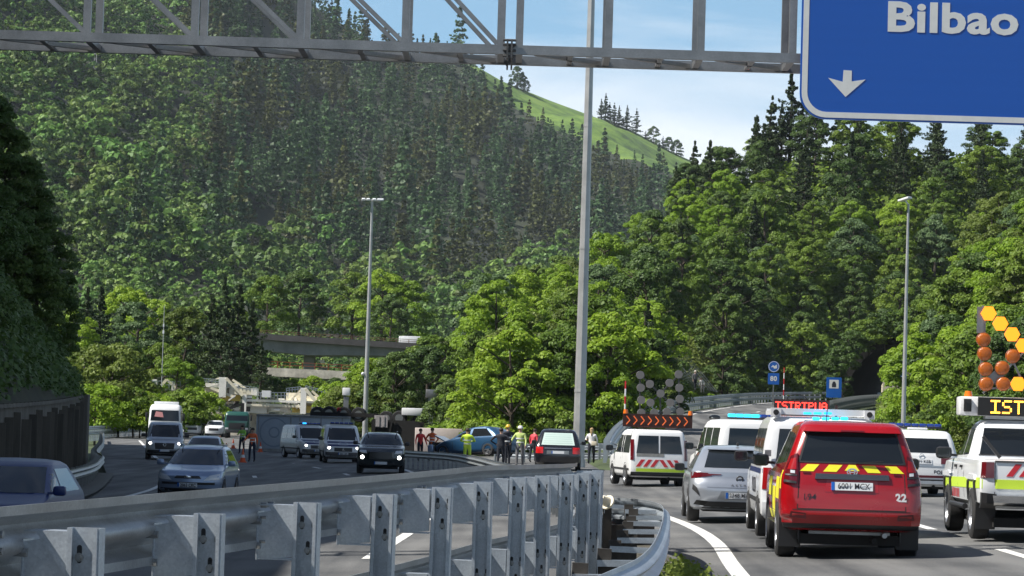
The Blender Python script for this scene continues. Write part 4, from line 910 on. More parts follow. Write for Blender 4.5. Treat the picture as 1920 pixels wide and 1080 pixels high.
# ------------------------------------------------------------------ roadside signs
SIGB = M('small_sign_blue', (.006, .10, .42), .4)
def sign80(px, py, Y, label):
    P = ray(px, py, Y); g = empty('speed_sign', label, 'road sign', P); m = MB(); m.box((0, .06, 1.7), (.1, .08, 5.4)); m.build('pole', GALG, g, smooth=0)
    s_ = 1.06; m = MB(); m.cyl((0, 0, 4.05), (0, .03, 4.05), .53, n=28); m.build('round_panel', SIGB, g, smooth=30)
    m = MB(); m.lathe([(-.006, .45), (-.006, .50), (0, .50)], (0, 0, 4.05), 'y', 28); m.prism([(-.28, 3.98), (-.1, 4.2), (.05, 4.1), (.28, 4.25), (.3, 3.9), (.02, 3.85), (-.05, 4.0)], -.01, -.002); m.build('pictogram', SW, g, smooth=0)
    m = MB(); m.prism(rrect(-.53, 2.37, .53, 3.43, .08), 0, .03); m.build('square_panel', SIGB, g, smooth=0); 
    m = MB(); m.lathe([(0, 0)], (0, 0, 0), 'z', 3) if False else None
    text('number', '80', .62, SW, g, (0, -.006, 2.9), bold=.02); return g
sign80(1449, 768, 268, 'round blue sign over a square 80 sign left of the tunnel')
sign80(1695, 768, 262, 'round blue sign over a square 80 sign behind the lamp post')
g = empty('tunnel_sign', 'rectangular blue sign with a black tunnel pictogram on white', 'road sign', ray(1562, 795, 232)); m = MB(); m.box((0, .06, 1.9), (.1, .08, 3.6)); m.build('pole', GALG, g, smooth=0)
m = MB(); m.prism(rrect(-.62, 2.15, .62, 3.8, .06), 0, .04); m.build('panel', SIGB, g, smooth=0); m = MB(); m.prism(rrect(-.38, 2.9, .38, 3.6, .02), -.006, -.001); m.build('white_square', SW, g, smooth=0)
m = MB(); m.prism([(-.17, 3.0), (.17, 3.0), (.17, 3.25), (.1, 3.42), (0, 3.48), (-.1, 3.42), (-.17, 3.25)], -.011, -.007); m.build('pictogram', INK, g, smooth=0)
def rwpole(px, py, Y, h, label):
    g = empty('marker_pole', label, 'marker pole', ray(px, py, Y)); k = 6
    for i in range(k): m = MB(); m.cyl((0, 0, h * i / k), (0, 0, h * (i + 1) / k), .045, n=8); m.build('band', RDV if i % 2 else WHT, g)
rwpole(1469, 752, 262, 3.1, 'red and white striped pole just right of the 80 sign'); rwpole(1171, 800, 150, 2.4, 'red and white striped pole at the start of the ramp')
g = empty('camera_post', 'grey roadside cabinet post between the overturned lorry and the blue wreck', 'post', gpos(805, 205)); m = MB(); m.box((0, 0, 1.9), (.35, .3, 3.8)); m.build('post', GALG, g, smooth=0); m = MB(); m.box((0, 0, 4.1), (.75, .5, .6), bev=.04); m.build('cabinet', GALG, g)
g = empty('camera_post', 'grey roadside cabinet post left of the overturned lorry cab', 'post', gpos(646, 225)); m = MB(); m.box((0, 0, 1.9), (.4, .3, 4.4)); m.build('post', GALG, g, smooth=0); m = MB(); m.box((0, 0, 4.5), (.6, .5, .6), bev=.04); m.build('cabinet', WHT, g)
# rockfall netting on the open slope
nt_ = MB(); Pn = [ray(1268, 640, 268), ray(1250, 668, 262), ray(1300, 700, 262), ray(1345, 735, 262)]
for k in range(14):
    a = Pn[0].lerp(Pn[3], k / 13); b_ = Pn[1].lerp(Pn[2], k / 13) + Vector((0, -.3, -1.2)); nt_.bar(a, b_, .015, .015)
for k in range(9):
    u = k / 8; nt_.bar(Pn[0].lerp(Pn[1], u), Pn[3].lerp(Pn[2] + Vector((0, 0, -1)), u), .015, .015)
tag(nt_.build('rockfall_net', GAL, None, 0), 'fine wire netting hung on the sunlit grass slope', 'net')
# ------------------------------------------------------------------ vehicles
# car frame: +y is forward, rear at -L/2, z = 0 on the road. The bodywork is lofted through horizontal outlines (z, y_rear, y_front, half_width)
class Body:
    def __init__(s, sl, rr=.16, rf=.3, br=.06, bf=.12): s.sl = sl; s.rr, s.rf, s.br, s.bf = rr, rf, br, bf
    def g(s, z, k):
        t = s.sl
        if z <= t[0][0]: return t[0][k]
        for a, b_ in zip(t, t[1:]):
            if z <= b_[0]: return a[k] + (b_[k] - a[k]) * (z - a[0]) / max(1e-9, b_[0] - a[0])
        return t[-1][k]
    def end(s, x, hw, r, bow):
        u = min(1, abs(x) / hw); e = bow * u * u; d = abs(x) - (hw - r)
        if d > 0: e += r - math.sqrt(max(0, r * r - min(d, r) ** 2))
        return e
    def rear(s, x, z): hw = s.g(z, 3); return s.g(z, 1) + s.end(x, hw, s.rr, s.br)
    def front(s, x, z): hw = s.g(z, 3); return s.g(z, 2) - s.end(x, hw, s.rf, s.bf)
    def side(s, y, z):
        hw = s.g(z, 3); d = 0
        a = s.g(z, 1) + s.br + s.rr - y
        if a > 0: d = s.rr - math.sqrt(max(0, s.rr ** 2 - min(a, s.rr) ** 2))
        a = y - (s.g(z, 2) - s.bf - s.rf)
        if a > 0: d = max(d, s.rf - math.sqrt(max(0, s.rf ** 2 - min(a, s.rf) ** 2)))
        return hw - d
    def loft(s, name, mat, parent, sub=3):
        zs = []
        for a, b_ in zip(s.sl, s.sl[1:]):
            for k in range(sub): zs.append(a[0] + (b_[0] - a[0]) * k / sub)
        zs.append(s.sl[-1][0]); rings = []
        for z in zs:
            hw = s.g(z, 3); ring = []
            for k in range(15): x = hw * math.sin(math.pi * (k / 14 - .5)); ring.append((x, s.rear(x, z), z))
            ya, yb = ring[-1][1], s.front(hw, z)
            for k in range(1, 8): ring.append((hw, ya + (yb - ya) * k / 8, z))
            for k in range(15): x = hw * math.sin(math.pi * (.5 - k / 14)); ring.append((x, s.front(x, z), z))
            for k in range(1, 8): ring.append((-hw, yb + (ya - yb) * k / 8, z))
            rings.append(ring)
        n = len(rings[0]); vs_ = [p for r_ in rings for p in r_]; fs = []
        for i in range(len(rings) - 1):
            for k in range(n): fs.append((i * n + k, i * n + (k + 1) % n, (i + 1) * n + (k + 1) % n, (i + 1) * n + k))
        t = rings[-1]; cy = sum(p[1] for p in t) / n; c = len(vs_); vs_.append((0, cy, zs[-1] + .012)); o0 = (len(rings) - 1) * n
        for k in range(n): fs.append((o0 + k, o0 + (k + 1) % n, c))
        fs.append(tuple(range(n))[::-1])
        return MB().add(vs_, fs).build(name, mat, parent, smooth=38)
    def pt(s, face, a, z, off):
        if face == 'rear': return (a, s.rear(a, z) - off, z)
        if face == 'front': return (a, s.front(a, z) + off, z + off * .3)
        if face == 'left': return (-(s.side(a, z) + off), a, z)
        return (s.side(a, z) + off, a, z)
    def patch(s, mb, face, q, off=.006, nx=6, nz=3, th=.02, mi=0):
        """panel following the bodywork: q = 4 corners (a, z), a = x or y; or an n-gon turned into a fan"""
        A, B_, C_, D_ = q; top = []; bot = []
        for j in range(nz + 1):
            v = j / nz
            for i in range(nx + 1):
                u = i / nx; a = (A[0] * (1 - u) + B_[0] * u) * (1 - v) + (D_[0] * (1 - u) + C_[0] * u) * v; z = (A[1] * (1 - u) + B_[1] * u) * (1 - v) + (D_[1] * (1 - u) + C_[1] * u) * v
                top.append(s.pt(face, a, z, off)); bot.append(s.pt(face, a, z, off - th))
        n = nx + 1; N = len(top); fs = []
        for j in range(nz):
            for i in range(nx): a = j * n + i; fs.append((a, a + 1, a + n + 1, a + n)); fs.append((N + a + n, N + a + n + 1, N + a + 1, N + a))
        edge = [i for i in range(n)] + [j * n + nx for j in range(1, nz + 1)] + [nz * n + i for i in range(nx - 1, -1, -1)] + [j * n for j in range(nz - 1, 0, -1)]
        for a, b_ in zip(edge, edge[1:] + edge[:1]): fs.append((a, N + a, N + b_, b_))
        return mb.add(top + bot, fs, mi)
    def P(s, name, mat, parent, face, qs, off=.006, th=.02, nx=6, nz=3, smooth=30):
        m = MB()
        for q in (qs if isinstance(qs[0][0], (tuple, list)) else [qs]): s.patch(m, face, q, off, nx, nz, th)
        return m.build(name, mat, parent, smooth=smooth)
    def disc(s, name, mat, parent, face, y, z0, r_, zmin, off=.004):
        m = MB(); n = 14; ps = [s.pt(face, y + r_ * math.cos(math.pi * k / n), max(zmin, z0 + r_ * math.sin(math.pi * k / n)), off) for k in range(n + 1)]
        m.add(ps + [s.pt(face, y, zmin, off)], [(k, k + 1, n + 1) for k in range(n)]); m.add([s.pt(face, y - r_, zmin, off), s.pt(face, y + r_, zmin, off), s.pt(face, y + r_, z0, off), s.pt(face, y - r_, z0, off)], [(0, 1, 2, 3)])
        return m.build(name, mat, parent, smooth=0)
def sym(q): return [(-a, z) for a, z in q]
WHEEL = {}
def wheel(parent, x, y, r_, wd=.23, rim=ALU, sgn=1):
    k = (round(r_, 3), wd, rim.name, sgn)
    if k not in WHEEL:
        m = MB(); h = wd / 2; m.lathe([(-h, r_ * .64), (-h, r_ * .9), (-h * .8, r_ * .985), (-h * .3, r_), (h * .3, r_), (h * .8, r_ * .985), (h, r_ * .9), (h, r_ * .64)], (0, 0, 0), 'x', 28)
        q = MB(); o = sgn * h * .72; q.lathe([(o, .0), (o, r_ * .12), (o * .7, r_ * .2), (o * .45, r_ * .3), (o * .45, r_ * .56), (o, r_ * .62), (o * 1.3, r_ * .65), (0, r_ * .66), (-h, r_ * .64)], (0, 0, 0), 'x', 24)
        for i in range(5): a = 2 * math.pi * i / 5; q.bar((o * .85, 0, 0), (o * .9, math.cos(a) * r_ * .6, math.sin(a) * r_ * .6), r_ * .17, r_ * .08, up=(1, 0, 0))
        WHEEL[k] = (m.build('wheel', RUB, parent, smooth=40), q.build('rim', rim, None, smooth=40)); WHEEL[k][1].parent = WHEEL[k][0]; w0 = WHEEL[k][0]; w0.location = (x, y, r_); return w0
    a, b_ = WHEEL[k]; w_ = part(a, parent, (x, y, r_)); part(b_, w_); return w_
def plate(B, g, face, z, s_=None, y0=None, off=.012, w_=.52):
    B.P('number_plate', PLW, g, face, [(-w_ / 2, z - .055), (w_ / 2, z - .055), (w_ / 2, z + .055), (-w_ / 2, z + .055)], off=off, th=.012, nx=2, nz=1, smooth=0)
    B.P('plate_band', SIGB, g, face, [(-w_ / 2, z - .055), (-w_ / 2 + .045, z - .055), (-w_ / 2 + .045, z + .055), (-w_ / 2, z + .055)] if face == 'rear' else [(w_ / 2, z - .055), (w_ / 2 - .045, z - .055), (w_ / 2 - .045, z + .055), (w_ / 2, z + .055)], off=off + .003, th=.006, nx=1, nz=1, smooth=0)
    if s_:
        if face == 'rear': text('plate_number', s_, .108, INK, g, (.022, B.rear(0, z) - off - .004, z), bold=.0008, ext=.0015, ax=.86)
        else: text('plate_number', s_, .118, INK, g, (-.022, B.front(0, z) + off + .008, z), (R(90), 0, R(180)), bold=.003, ext=.0015, ax=.78)
def mirrors(g, x, y, z, mat, sc=1.0):
    for s_ in (-1, 1):
        m = MB(); m.box((s_ * (x + .14 * sc), y, z), (.2 * sc, .12 * sc, .15 * sc), bev=.045 * sc); m.bar((s_ * (x - .04), y + .02, z - .04), (s_ * (x + .1 * sc), y + .01, z - .03), .05, .04); o = m.build('mirror', mat, g)
        q = MB(); q.box((s_ * (x + .145 * sc), y - .062 * sc, z), (.16 * sc, .004, .11 * sc)); q.build('mirror_glass', GLS, o, smooth=0)
def place(name, label, cat, px, Y, yaw, group=None, dz=0):
    P = gpos(px, Y); return empty(name, label, cat, P + Vector((0, 0, dz)), R(yaw), group)
def paint(name, c, rough=.28, metal=0.0, var=.06): return M(name, c, rough, metal, coat=.7, var=var, vscale=1.5)
def running(B, g, L_, W_, r_, ya, yb, mat=ALU, arch=BLK, zmin=.25, wd=.23, flare=None):
    for y in (ya, yb):
        for s_, f in ((-1, 'left'), (1, 'right')):
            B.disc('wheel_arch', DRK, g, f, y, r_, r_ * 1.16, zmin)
            wheel(g, s_ * (W_ / 2 - wd / 2 + .015), y, r_, wd, mat, s_)
    m = MB(); m.box((0, 0, .28), (W_ * .72, L_ * .86, .14)); m.cyl((-W_ * .4, ya, r_), (W_ * .4, ya, r_), .06, n=8); m.cyl((.3, ya - .4, .3), (.32, -L_ / 2 + .08, .28), .04, n=8); m.build('underbody', DRK, g, smooth=0)

# ---- red rescue off-roader (rear view)
RED = paint('rescue_red', (.30, .0025, .006), .2)
B = Body([(.40, -2.2, 2.25, .80), (.46, -2.36, 2.36, .90), (.62, -2.42, 2.42, .945), (.80, -2.41, 2.42, .95), (1.0, -2.38, 2.40, .945), (1.08, -2.36, 2.30, .94), (1.14, -2.345, 2.05, .93), (1.20, -2.33, 1.15, .905), (1.30, -2.30, .98, .87), (1.5, -2.24, .72, .80), (1.74, -2.14, .42, .715), (1.82, -2.08, .25, .68), (1.87, -1.95, .05, .62), (1.885, -1.6, -.2, .5)], rr=.13, rf=.32, br=.05)
g = place('rescue_car', 'bright red off-road rescue car with yellow stripes and plate 6001 MCX', 'car', 1571, 38.4 + 2.42, -2.6, dz=-.03); V1 = g
B.loft('body', RED, g)
B.P('rear_window', GLS, g, 'rear', [(-.70, 1.33), (.70, 1.33), (.585, 1.735), (-.585, 1.735)], off=.006, nx=10, nz=5)
m = MB(); B.patch(m, 'rear', [(-.66, 1.74), (.66, 1.74), (.62, 1.80), (-.62, 1.80)], .10, 8, 2, .10); m.build('roof_spoiler', RED, g)
for q in ([(-.70, 1.20), (-.52, 1.20), (-.44, 1.295), (-.60, 1.295)], [(-.39, 1.20), (-.21, 1.20), (-.13, 1.295), (-.31, 1.295)], [(.39, 1.20), (.21, 1.20), (.13, 1.295), (.31, 1.295)], [(.70, 1.20), (.52, 1.20), (.44, 1.295), (.60, 1.295)], [(-.10, 1.22), (.10, 1.22), (.045, 1.30), (-.045, 1.30)]):
    B.P('reflective_stripe', YLV, g, 'rear', q, off=.005, nx=2, nz=1, smooth=0)
B.P('garnish', M('brushed_garnish', (.14, .145, .15), .25, .8), g, 'rear', [(-.50, 1.10), (.50, 1.10), (.49, 1.175), (-.49, 1.175)], off=.03, th=.04, nx=8)
B.P('plate_recess', paint('recess_red', (.32, .003, .008), .3), g, 'rear', [(-.36, .93), (.36, .93), (.34, 1.09), (-.34, 1.09)], off=.004, nx=2, nz=1, smooth=0); plate(B, g, 'rear', 1.01, '6001 MCX', off=.02, w_=.56)
for sg_ in (1, -1):
    f = (lambda q: q if sg_ == 1 else sym(q))
    tl_ = B.P('tail_light', REDD, g, 'rear', [f([(.745, 1.02), (.925, 1.04), (.89, 1.24), (.73, 1.24)]), f([(.73, 1.24), (.89, 1.24), (.82, 1.40), (.735, 1.44)])], off=.03, th=.06, nx=4); B.P('light_housing', BLK, tl_, 'rear', [f([(.75, 1.03), (.92, 1.05), (.915, 1.08), (.75, 1.06)]), f([(.74, 1.13), (.90, 1.14), (.90, 1.16), (.74, 1.15)])], off=.035, th=.01); B.P('lens', WLN, tl_, 'rear', f([(.77, 1.165), (.83, 1.17), (.83, 1.21), (.77, 1.205)]), off=.036, th=.01, nx=2)
    B.P('lens', REDL, tl_, 'rear', f([(.75, 1.22), (.87, 1.22), (.82, 1.36), (.75, 1.38)]), off=.038, th=.01, nx=4)
    B.P('reflector', REDD, g, 'rear', f([(.66, 1.17), (.56, 1.17), (.56, 1.19), (.66, 1.19)]) , off=.012, nx=2, nz=1)
    B.P('bumper_reflector', REDD, g, 'rear', f([(.60, .56), (.84, .58), (.82, .66), (.62, .64)]), off=.092, nx=2, nz=1)
    m = MB(); m.box((sg_ * .80, -1.93, .36), (.30, .02, .40), rx=R(6)); m.box((sg_ * .69, -2.0, .42), (.02, .2, .3)); m.build('mud_flap', BLK, g, smooth=0)
B.P('bumper', RED, g, 'rear', [(-.93, .50), (.93, .50), (.93, .66), (-.93, .66)], off=.085, th=.12, nx=14, nz=4)
B.P('bumper_step', RED, g, 'rear', [(-.62, .52), (.62, .52), (.60, .62), (-.60, .62)], off=.11, th=.08, nx=10)
B.P('door_seam', DRK, g, 'rear', [(-.735, .70), (-.722, .70), (-.70, 1.19), (-.712, 1.19)], off=.002, th=.002, nx=1); B.P('door_seam', DRK, g, 'rear', [(.735, .70), (.722, .70), (.70, 1.19), (.712, 1.19)], off=.002, th=.002, nx=1); B.P('door_seam', DRK, g, 'rear', [(-.73, .688), (.73, .688), (.73, .70), (-.73, .70)], off=.002, th=.002, nx=8, nz=1)
m = MB(); 
for (r1, r2, dz) in ((.068, .045, 0), (.034, .04, 0), (.05, .018, .014)):
    k = 22
    for i in range(k): a, b_ = 2 * math.pi * i / k, 2 * math.pi * (i + 1) / k; yy = B.rear(0, 1.22) - .03; m.bar((math.cos(a) * r1, yy, 1.205 + dz + math.sin(a) * r2), (math.cos(b_) * r1, yy, 1.205 + dz + math.sin(b_) * r2), .012, .011, up=(0, 1, 0))
m.build('oval_emblem', CHR, g)
m = MB(); m.bar((.05, B.rear(0, 1.3) - .02, 1.325), (.42, B.rear(.4, 1.3) - .04, 1.36), .02, .015); m.build('wiper', BLK, g, smooth=0)
text('side_number', '22', .145, WHT, g, (.66, B.rear(.66, .87) - .008, .87), bold=.006, ext=.001); text('door_number', '194', .12, INK, g, (-.57, B.rear(-.57, .85) - .008, .85), bold=.001, ext=.001)
for f in ('left', 'right'):
    B.P('side_window', GLS, g, f, [[(-2.0, 1.32), (-1.35, 1.30), (-1.38, 1.70), (-1.9, 1.68)], [(-1.28, 1.30), (-.25, 1.27), (-.32, 1.73), (-1.30, 1.71)], [(-.17, 1.27), (.72, 1.25), (.28, 1.72), (-.22, 1.73)]], off=.005, nz=4)
    B.P('chequer_panel', YLV, g, f, [[(-2.15, .95), (-1.85, .95), (-1.85, 1.2), (-2.05, 1.2)], [(-1.65, .8), (-.9, .8), (-.9, 1.1), (-1.65, 1.1)], [(-.7, .6), (.1, .6), (.1, .95), (-.7, .95)], [(.3, .8), (1.1, .8), (1.1, 1.08), (.3, 1.08)]], off=.004, nx=4, smooth=0)
    B.P('sill_stripe', YLV, g, f, [(-.9, .48), (1.0, .48), (1.0, .6), (-.9, .6)], off=.004, nx=4, smooth=0)
    B.P('door_seam', DRK, g, f, [[(-.21, .5), (-.2, .5), (-.2, 1.25), (-.21, 1.25)], [(.95, .55), (.96, .55), (.9, 1.2), (.89, 1.2)], [(-1.3, .8), (-1.29, .8), (-1.28, 1.28), (-1.29, 1.28)]], off=.003, th=.002, nx=1)
    B.P('running_board', BLK, g, f, [(-1.0, .40), (1.0, .40), (1.0, .46), (-1.0, .46)], off=.08, th=.1)
B.P('window_seal', BLK, g, 'rear', [[(-.725, 1.315), (.725, 1.315), (.72, 1.335), (-.72, 1.335)], [(-.725, 1.33), (-.695, 1.33), (-.58, 1.74), (-.605, 1.74)], [(.725, 1.33), (.695, 1.33), (.58, 1.74), (.605, 1.74)]], off=.008, th=.006, nx=8)
B.P('high_brake_light', REDD, g, 'rear', [(-.16, 1.745), (.16, 1.745), (.16, 1.765), (-.16, 1.765)], off=.108, th=.01, nx=3, nz=1)
B.P('bumper_gap', DRK, g, 'rear', [(-.94, .675), (.94, .675), (.94, .685), (-.94, .685)], off=.004, th=.004, nx=12, nz=1)
B.P('lower_valance', BLK, g, 'rear', [(-.90, .43), (.90, .43), (.92, .50), (-.92, .50)], off=.06, th=.08, nx=12)
m = MB(); m.cyl((.45, -2.42, .36), (.45, -2.2, .36), .035, n=10); m.build('exhaust', GALD, g); m = MB(); m.cyl((-.25, -.6, 1.87), (-.25, -.75, 2.05), .006, n=6); m.build('aerial', BLK, g)
m = MB(); m.box((0, -1.95, .33), (1.1, .25, .12)); m.bar((-.5, -1.6, .3), (.5, -1.9, .34), .05, .05); m.cyl((.1, -1.8, .42), (.7, -1.8, .42), .1, n=12); m.build('axle', GALD, g)
mirrors(g, .93, .78, 1.30, BLK, 1.15); running(B, g, 4.84, 1.9, .385, -1.38, 1.41, wd=.265, zmin=.38)

# ---- white service pick-up on the right with the amber arrow board
WV = paint('service_white', (.70, .72, .74), .28)
B = Body([(.50, -2.45, 2.4, .82), (.58, -2.62, 2.62, .93), (.80, -2.66, 2.68, .955), (1.02, -2.66, 2.66, .955), (1.16, -2.655, 2.50, .945), (1.22, -2.65, 1.35, .93), (1.235, -2.6, 1.2, .90)], rr=.10, rf=.3, br=.02)
g = place('pickup_truck', 'white service pickup with lime stripe carrying a big amber arrow board', 'pickup truck', 1910, 42.9 + 2.66, -2.4); V2 = g
B.loft('body', WV, g)
B2 = Body([(1.20, -.62, 1.45, .90), (1.30, -.60, 1.28, .87), (1.62, -.50, .78, .785), (1.78, -.42, .48, .73), (1.84, -.3, .25, .66), (1.86, -.1, .1, .5)], rr=.12, rf=.25, br=.03); B2.loft('cab', WV, g)
B2.P('rear_window', GLS, g, 'rear', [(-.72, 1.30), (.72, 1.30), (.64, 1.72), (-.64, 1.72)], off=.006, nz=4)
for f in ('left', 'right'):
    B2.P('side_window', GLS, g, f, [[(-.42, 1.30), (.22, 1.28), (.16, 1.72), (-.32, 1.70)], [(.30, 1.28), (1.12, 1.27), (.62, 1.70), (.24, 1.72)]], off=.005, nz=4)
    B.P('lime_stripe', LIM, g, f, [(-2.55, .80), (2.2, .74), (2.2, .90), (-2.55, .96)], off=.005, nx=10, nz=1, smooth=0)
    B.P('side_chevron', RDV, g, f, [[(.2 + k * .2, .60), (.3 + k * .2, .60), (.22 + k * .2, .74), (.12 + k * .2, .74)] for k in range(5)], off=.006, nx=1, nz=1, smooth=0)
    B.P('door_seam', DRK, g, f, [[(-.5, .62), (-.49, .62), (-.49, 1.2), (-.5, 1.2)], [(.25, .6), (.26, .6), (.26, 1.2), (.25, 1.2)], [(1.2, .6), (1.21, .6), (1.21, 1.2), (1.2, 1.2)]], off=.003, th=.002, nx=1)
    B.P('wheel_flare', WV, g, f, [[(-2.15, .92), (-1.05, .92), (-1.2, 1.0), (-2.0, 1.0)], [(1.1, .92), (2.2, .92), (2.05, 1.0), (1.25, 1.0)]], off=.035, th=.05)
    B.P('door_handle', BLK, g, f, [[(-.3, 1.08), (-.12, 1.08), (-.12, 1.12), (-.3, 1.12)], [(.45, 1.08), (.63, 1.08), (.63, 1.12), (.45, 1.12)]], off=.03, th=.03, nx=2, nz=1)
    m = MB(); sx = -1 if f == 'left' else 1; m.cyl((sx * .95, -.75, .48), (sx * .95, 1.15, .48), .045, n=10); m.build('side_step', BLK, g)
B.P('tailgate_seam', DRK, g, 'rear', [[(-.74, .72), (-.73, .72), (-.73, 1.2), (-.74, 1.2)], [(.74, .72), (.73, .72), (.73, 1.2), (.74, 1.2)]], off=.003, th=.002, nx=1)
for k in range(-4, 4):
    x = k * .19; q = [(x, .99), (x + .1, .99), (x + .24, 1.18), (x + .14, 1.18)]
    if x + .24 < .74 and x > -.74: B.P('chevron_stripe', RDV, g, 'rear', q, off=.006, nx=1, nz=1, smooth=0)
B.P('lime_stripe', LIM, g, 'rear', [(-.93, .80), (.93, .80), (.93, .94), (-.93, .94)], off=.005, nx=8, nz=1, smooth=0)
for q in ([(-.945, .96), (-.75, .96), (-.75, 1.2), (-.93, 1.2)], [(.945, .96), (.75, .96), (.75, 1.2), (.93, 1.2)]): B.P('tail_light', REDD, g, 'rear', q, off=.02, th=.05, nx=3)
m = MB(); B.patch(m, 'rear', [(-.75, .54), (.75, .54), (.78, .70), (-.78, .70)], .16, 10, 3, .12); m.build('bumper', CHR, g); B.P('bumper_end', BLK, g, 'rear', [[(-.93, .5), (-.72, .5), (-.72, .72), (-.94, .74)], [(.93, .5), (.72, .5), (.72, .72), (.94, .74)]], off=.14, th=.16, nx=3)
m = MB(); m.box((-.62, 1.35 - 2.6, 1.42), (.05, .05, .42), ry=R(-40)); m.build('folded_arm', BLK, g, smooth=0)
for s_ in (-1, 1): m = MB(); m.box((s_ * .80, -2.1, .38), (.30, .02, .42), rx=R(8)); m.build('mud_flap', BLK, g, smooth=0)
B2.P('window_seal', BLK, g, 'rear', [[(-.74, 1.285), (.74, 1.285), (.73, 1.305), (-.73, 1.305)]], off=.008, th=.006, nx=8, nz=1); B.P('tailgate_trim', BLK, g, 'rear', [(-.74, 1.2), (.74, 1.2), (.74, 1.225), (-.74, 1.225)], off=.02, th=.03, nz=1); B.P('tailgate_handle', BLK, g, 'rear', [(-.14, 1.06), (.14, 1.06), (.14, 1.12), (-.14, 1.12)], off=.012, nx=2, nz=1)
for f in ('left', 'right'): [B.P('arch_trim', BLK, g, f, q_, off=.03, th=.04, nx=2) for q_ in [[(-2.12, .60), (-2.02, .60), (-1.95, .88), (-2.08, .90)], [(-1.2, .60), (-1.1, .60), (-1.15, .9), (-1.28, .88)], [(1.13, .6), (1.23, .6), (1.3, .88), (1.18, .9)], [(2.07, .6), (2.17, .6), (2.1, .9), (1.98, .88)]]]
mirrors(g, .92, 1.05, 1.30, BLK, 1.3); running(B, g, 5.35, 1.92, .40, -1.62, 1.65, wd=.265, zmin=.48)
# roof carrier with message board and lamps
m = MB(); m.box((0, -.1, 2.06), (2.04, .5, .30), bev=.03); m.box((0, -.1, 1.9), (1.2, .3, .08)); rb_ = m.build('roof_box', WHT, g)
m = MB(); m.box((-.90, -.37, 2.07), (.12, .03, .2)); m.box((-.90, -.40, 2.05), (.07, .02, .1), rz=R(20)); m.build('socket_panel', BLK, rb_, smooth=0)
m = MB(); m.box((.13, -.40, 2.06), (1.74, .06, .29)); scb = m.build('message_board', M('board_black', (.008, .008, .008), .5), g, smooth=0)
AMB = M('amber_led', (1, .5, .05), .4, emit=(1, .42, .04), es=2.6); m = MB(); led_text(m, 'ISTRIPUA', -.53, 2.148, .0305, -.4345, fill=.9); m.build('led_lettering', AMB, scb, smooth=0)
for x in (-.86, .86): m = MB(); m.cyl((x, -.1, 2.21), (x, -.1, 2.30), .07, .05, 12); m.build('beacon', AMBL, g)
m = MB(); s_ = F_PX / 45.3; bz = 2.34
def LP(px, py): return tuple(local_at(g, px, py, -.15))
lit = [(1853, 588), (1875, 607), (1897, 627), (1918, 648), (1940, 668), (1961, 688), (1983, 668), (2004, 648), (1908, 720), (1880 + 60, 720)]; off_ = [(1843, 637), (1845, 663), (1847, 692), (1848, 720), (1878, 690), (1898, 668), (1880, 720), (2070, 637), (2072, 663), (2074, 692), (2075, 720), (2044, 690), (2024, 668), (2040, 720)]
m.box(LP(1841, 652), (.03, .05, 1.35)); m.box(LP(2074, 652), (.03, .05, 1.35)); m.box(LP(1840, 600), (.14, .02, .42)); m.bar(LP(1843, 737), LP(1925, 655), .03, .03); m.bar(LP(2074, 737), LP(1990, 655), .03, .03); m.bar(LP(1895, 668), LP(1920, 722), .03, .03); m.box(LP(1868, 705), (.22, .02, .16), ry=R(-45)); m.bar(LP(1843, 728), LP(2074, 728), .03, .03); m.bar(LP(1853, 588), LP(1961, 688), .03, .03, up=(0, 1, 0)); m.bar(LP(1961, 688), LP(2050, 600), .03, .03, up=(0, 1, 0))
m.build('lamp_frame', GALG, g, smooth=0)
AML = M('lit_amber_lamp', (.25, .06, .004), .3, emit=(1, .26, .01), es=1.35); AMD = M('unlit_amber_lamp', (.42, .10, .005), .35, coat=.3, bump=.4, bscale=60)
for P_ in lit: p = LP(*P_); m = MB(); m.cyl((p[0], p[1] - .02, p[2]), (p[0], p[1] - .07, p[2]), .125, n=6); m.build('lit_lamp', AML, g, smooth=0)
for P_ in off_: p = LP(*P_); m = MB(); m.cyl((p[0], p[1] - .02, p[2]), (p[0], p[1] - .08, p[2]), .115, n=20); m.sphere((p[0], p[1] - .07, p[2]), .11, sc=(1, .3, 1), n=14); m.build('unlit_lamp', AMD, g, smooth=40)

# ---- silver hatchback (rear)
SIL = paint('silver_paint', (.42, .45, .50), .25, .6)
B = Body([(.24, -2.0, 2.0, .84), (.30, -2.12, 2.1, .90), (.48, -2.18, 2.18, .925), (.62, -2.185, 2.18, .93), (.74, -2.15, 2.12, .925), (.84, -2.10, 1.9, .915), (.95, -2.08, 1.05, .89), (.99, -2.02, .95, .87), (1.2, -1.72, .50, .77), (1.36, -1.42, .10, .68), (1.42, -1.15, -.1, .62), (1.44, -.8, -.25, .5)], rr=.2, rf=.35, br=.12)
g = place('hatchback', 'silver hatchback seen from behind, queued just left of the red rescue car', 'car', 1374, 53 + 2.18, -1.5); B.loft('body', SIL, g)
B.P('rear_window', GLS, g, 'rear', [(-.66, 1.03), (.66, 1.03), (.56, 1.345), (-.56, 1.345)], off=.007, nz=5, nx=8)
B.P('roof_spoiler', SIL, g, 'rear', [(-.58, 1.365), (.58, 1.365), (.55, 1.40), (-.55, 1.40)], off=.10, th=.12)
for s_ in (1, -1):
    f = (lambda q: q if s_ == 1 else sym(q))
    B.P('tail_light', REDD, g, 'rear', [f([(.52, .88), (.90, .82), (.895, .94), (.60, .93)]), f([(.36, .895), (.60, .885), (.60, .915), (.34, .91)])], off=.012, nx=5)
    B.P('bumper_fin', BLK, g, 'rear', f([(.74, .50), (.88, .62), (.87, .72), (.80, .66)]), off=.012, nx=2); B.P('lower_bumper_patch', DRK, g, 'rear', f([(.5, .3), (.85, .34), (.80, .42), (.55, .40)]), off=.006)  # dark quads on both lower corners of the rear bumper
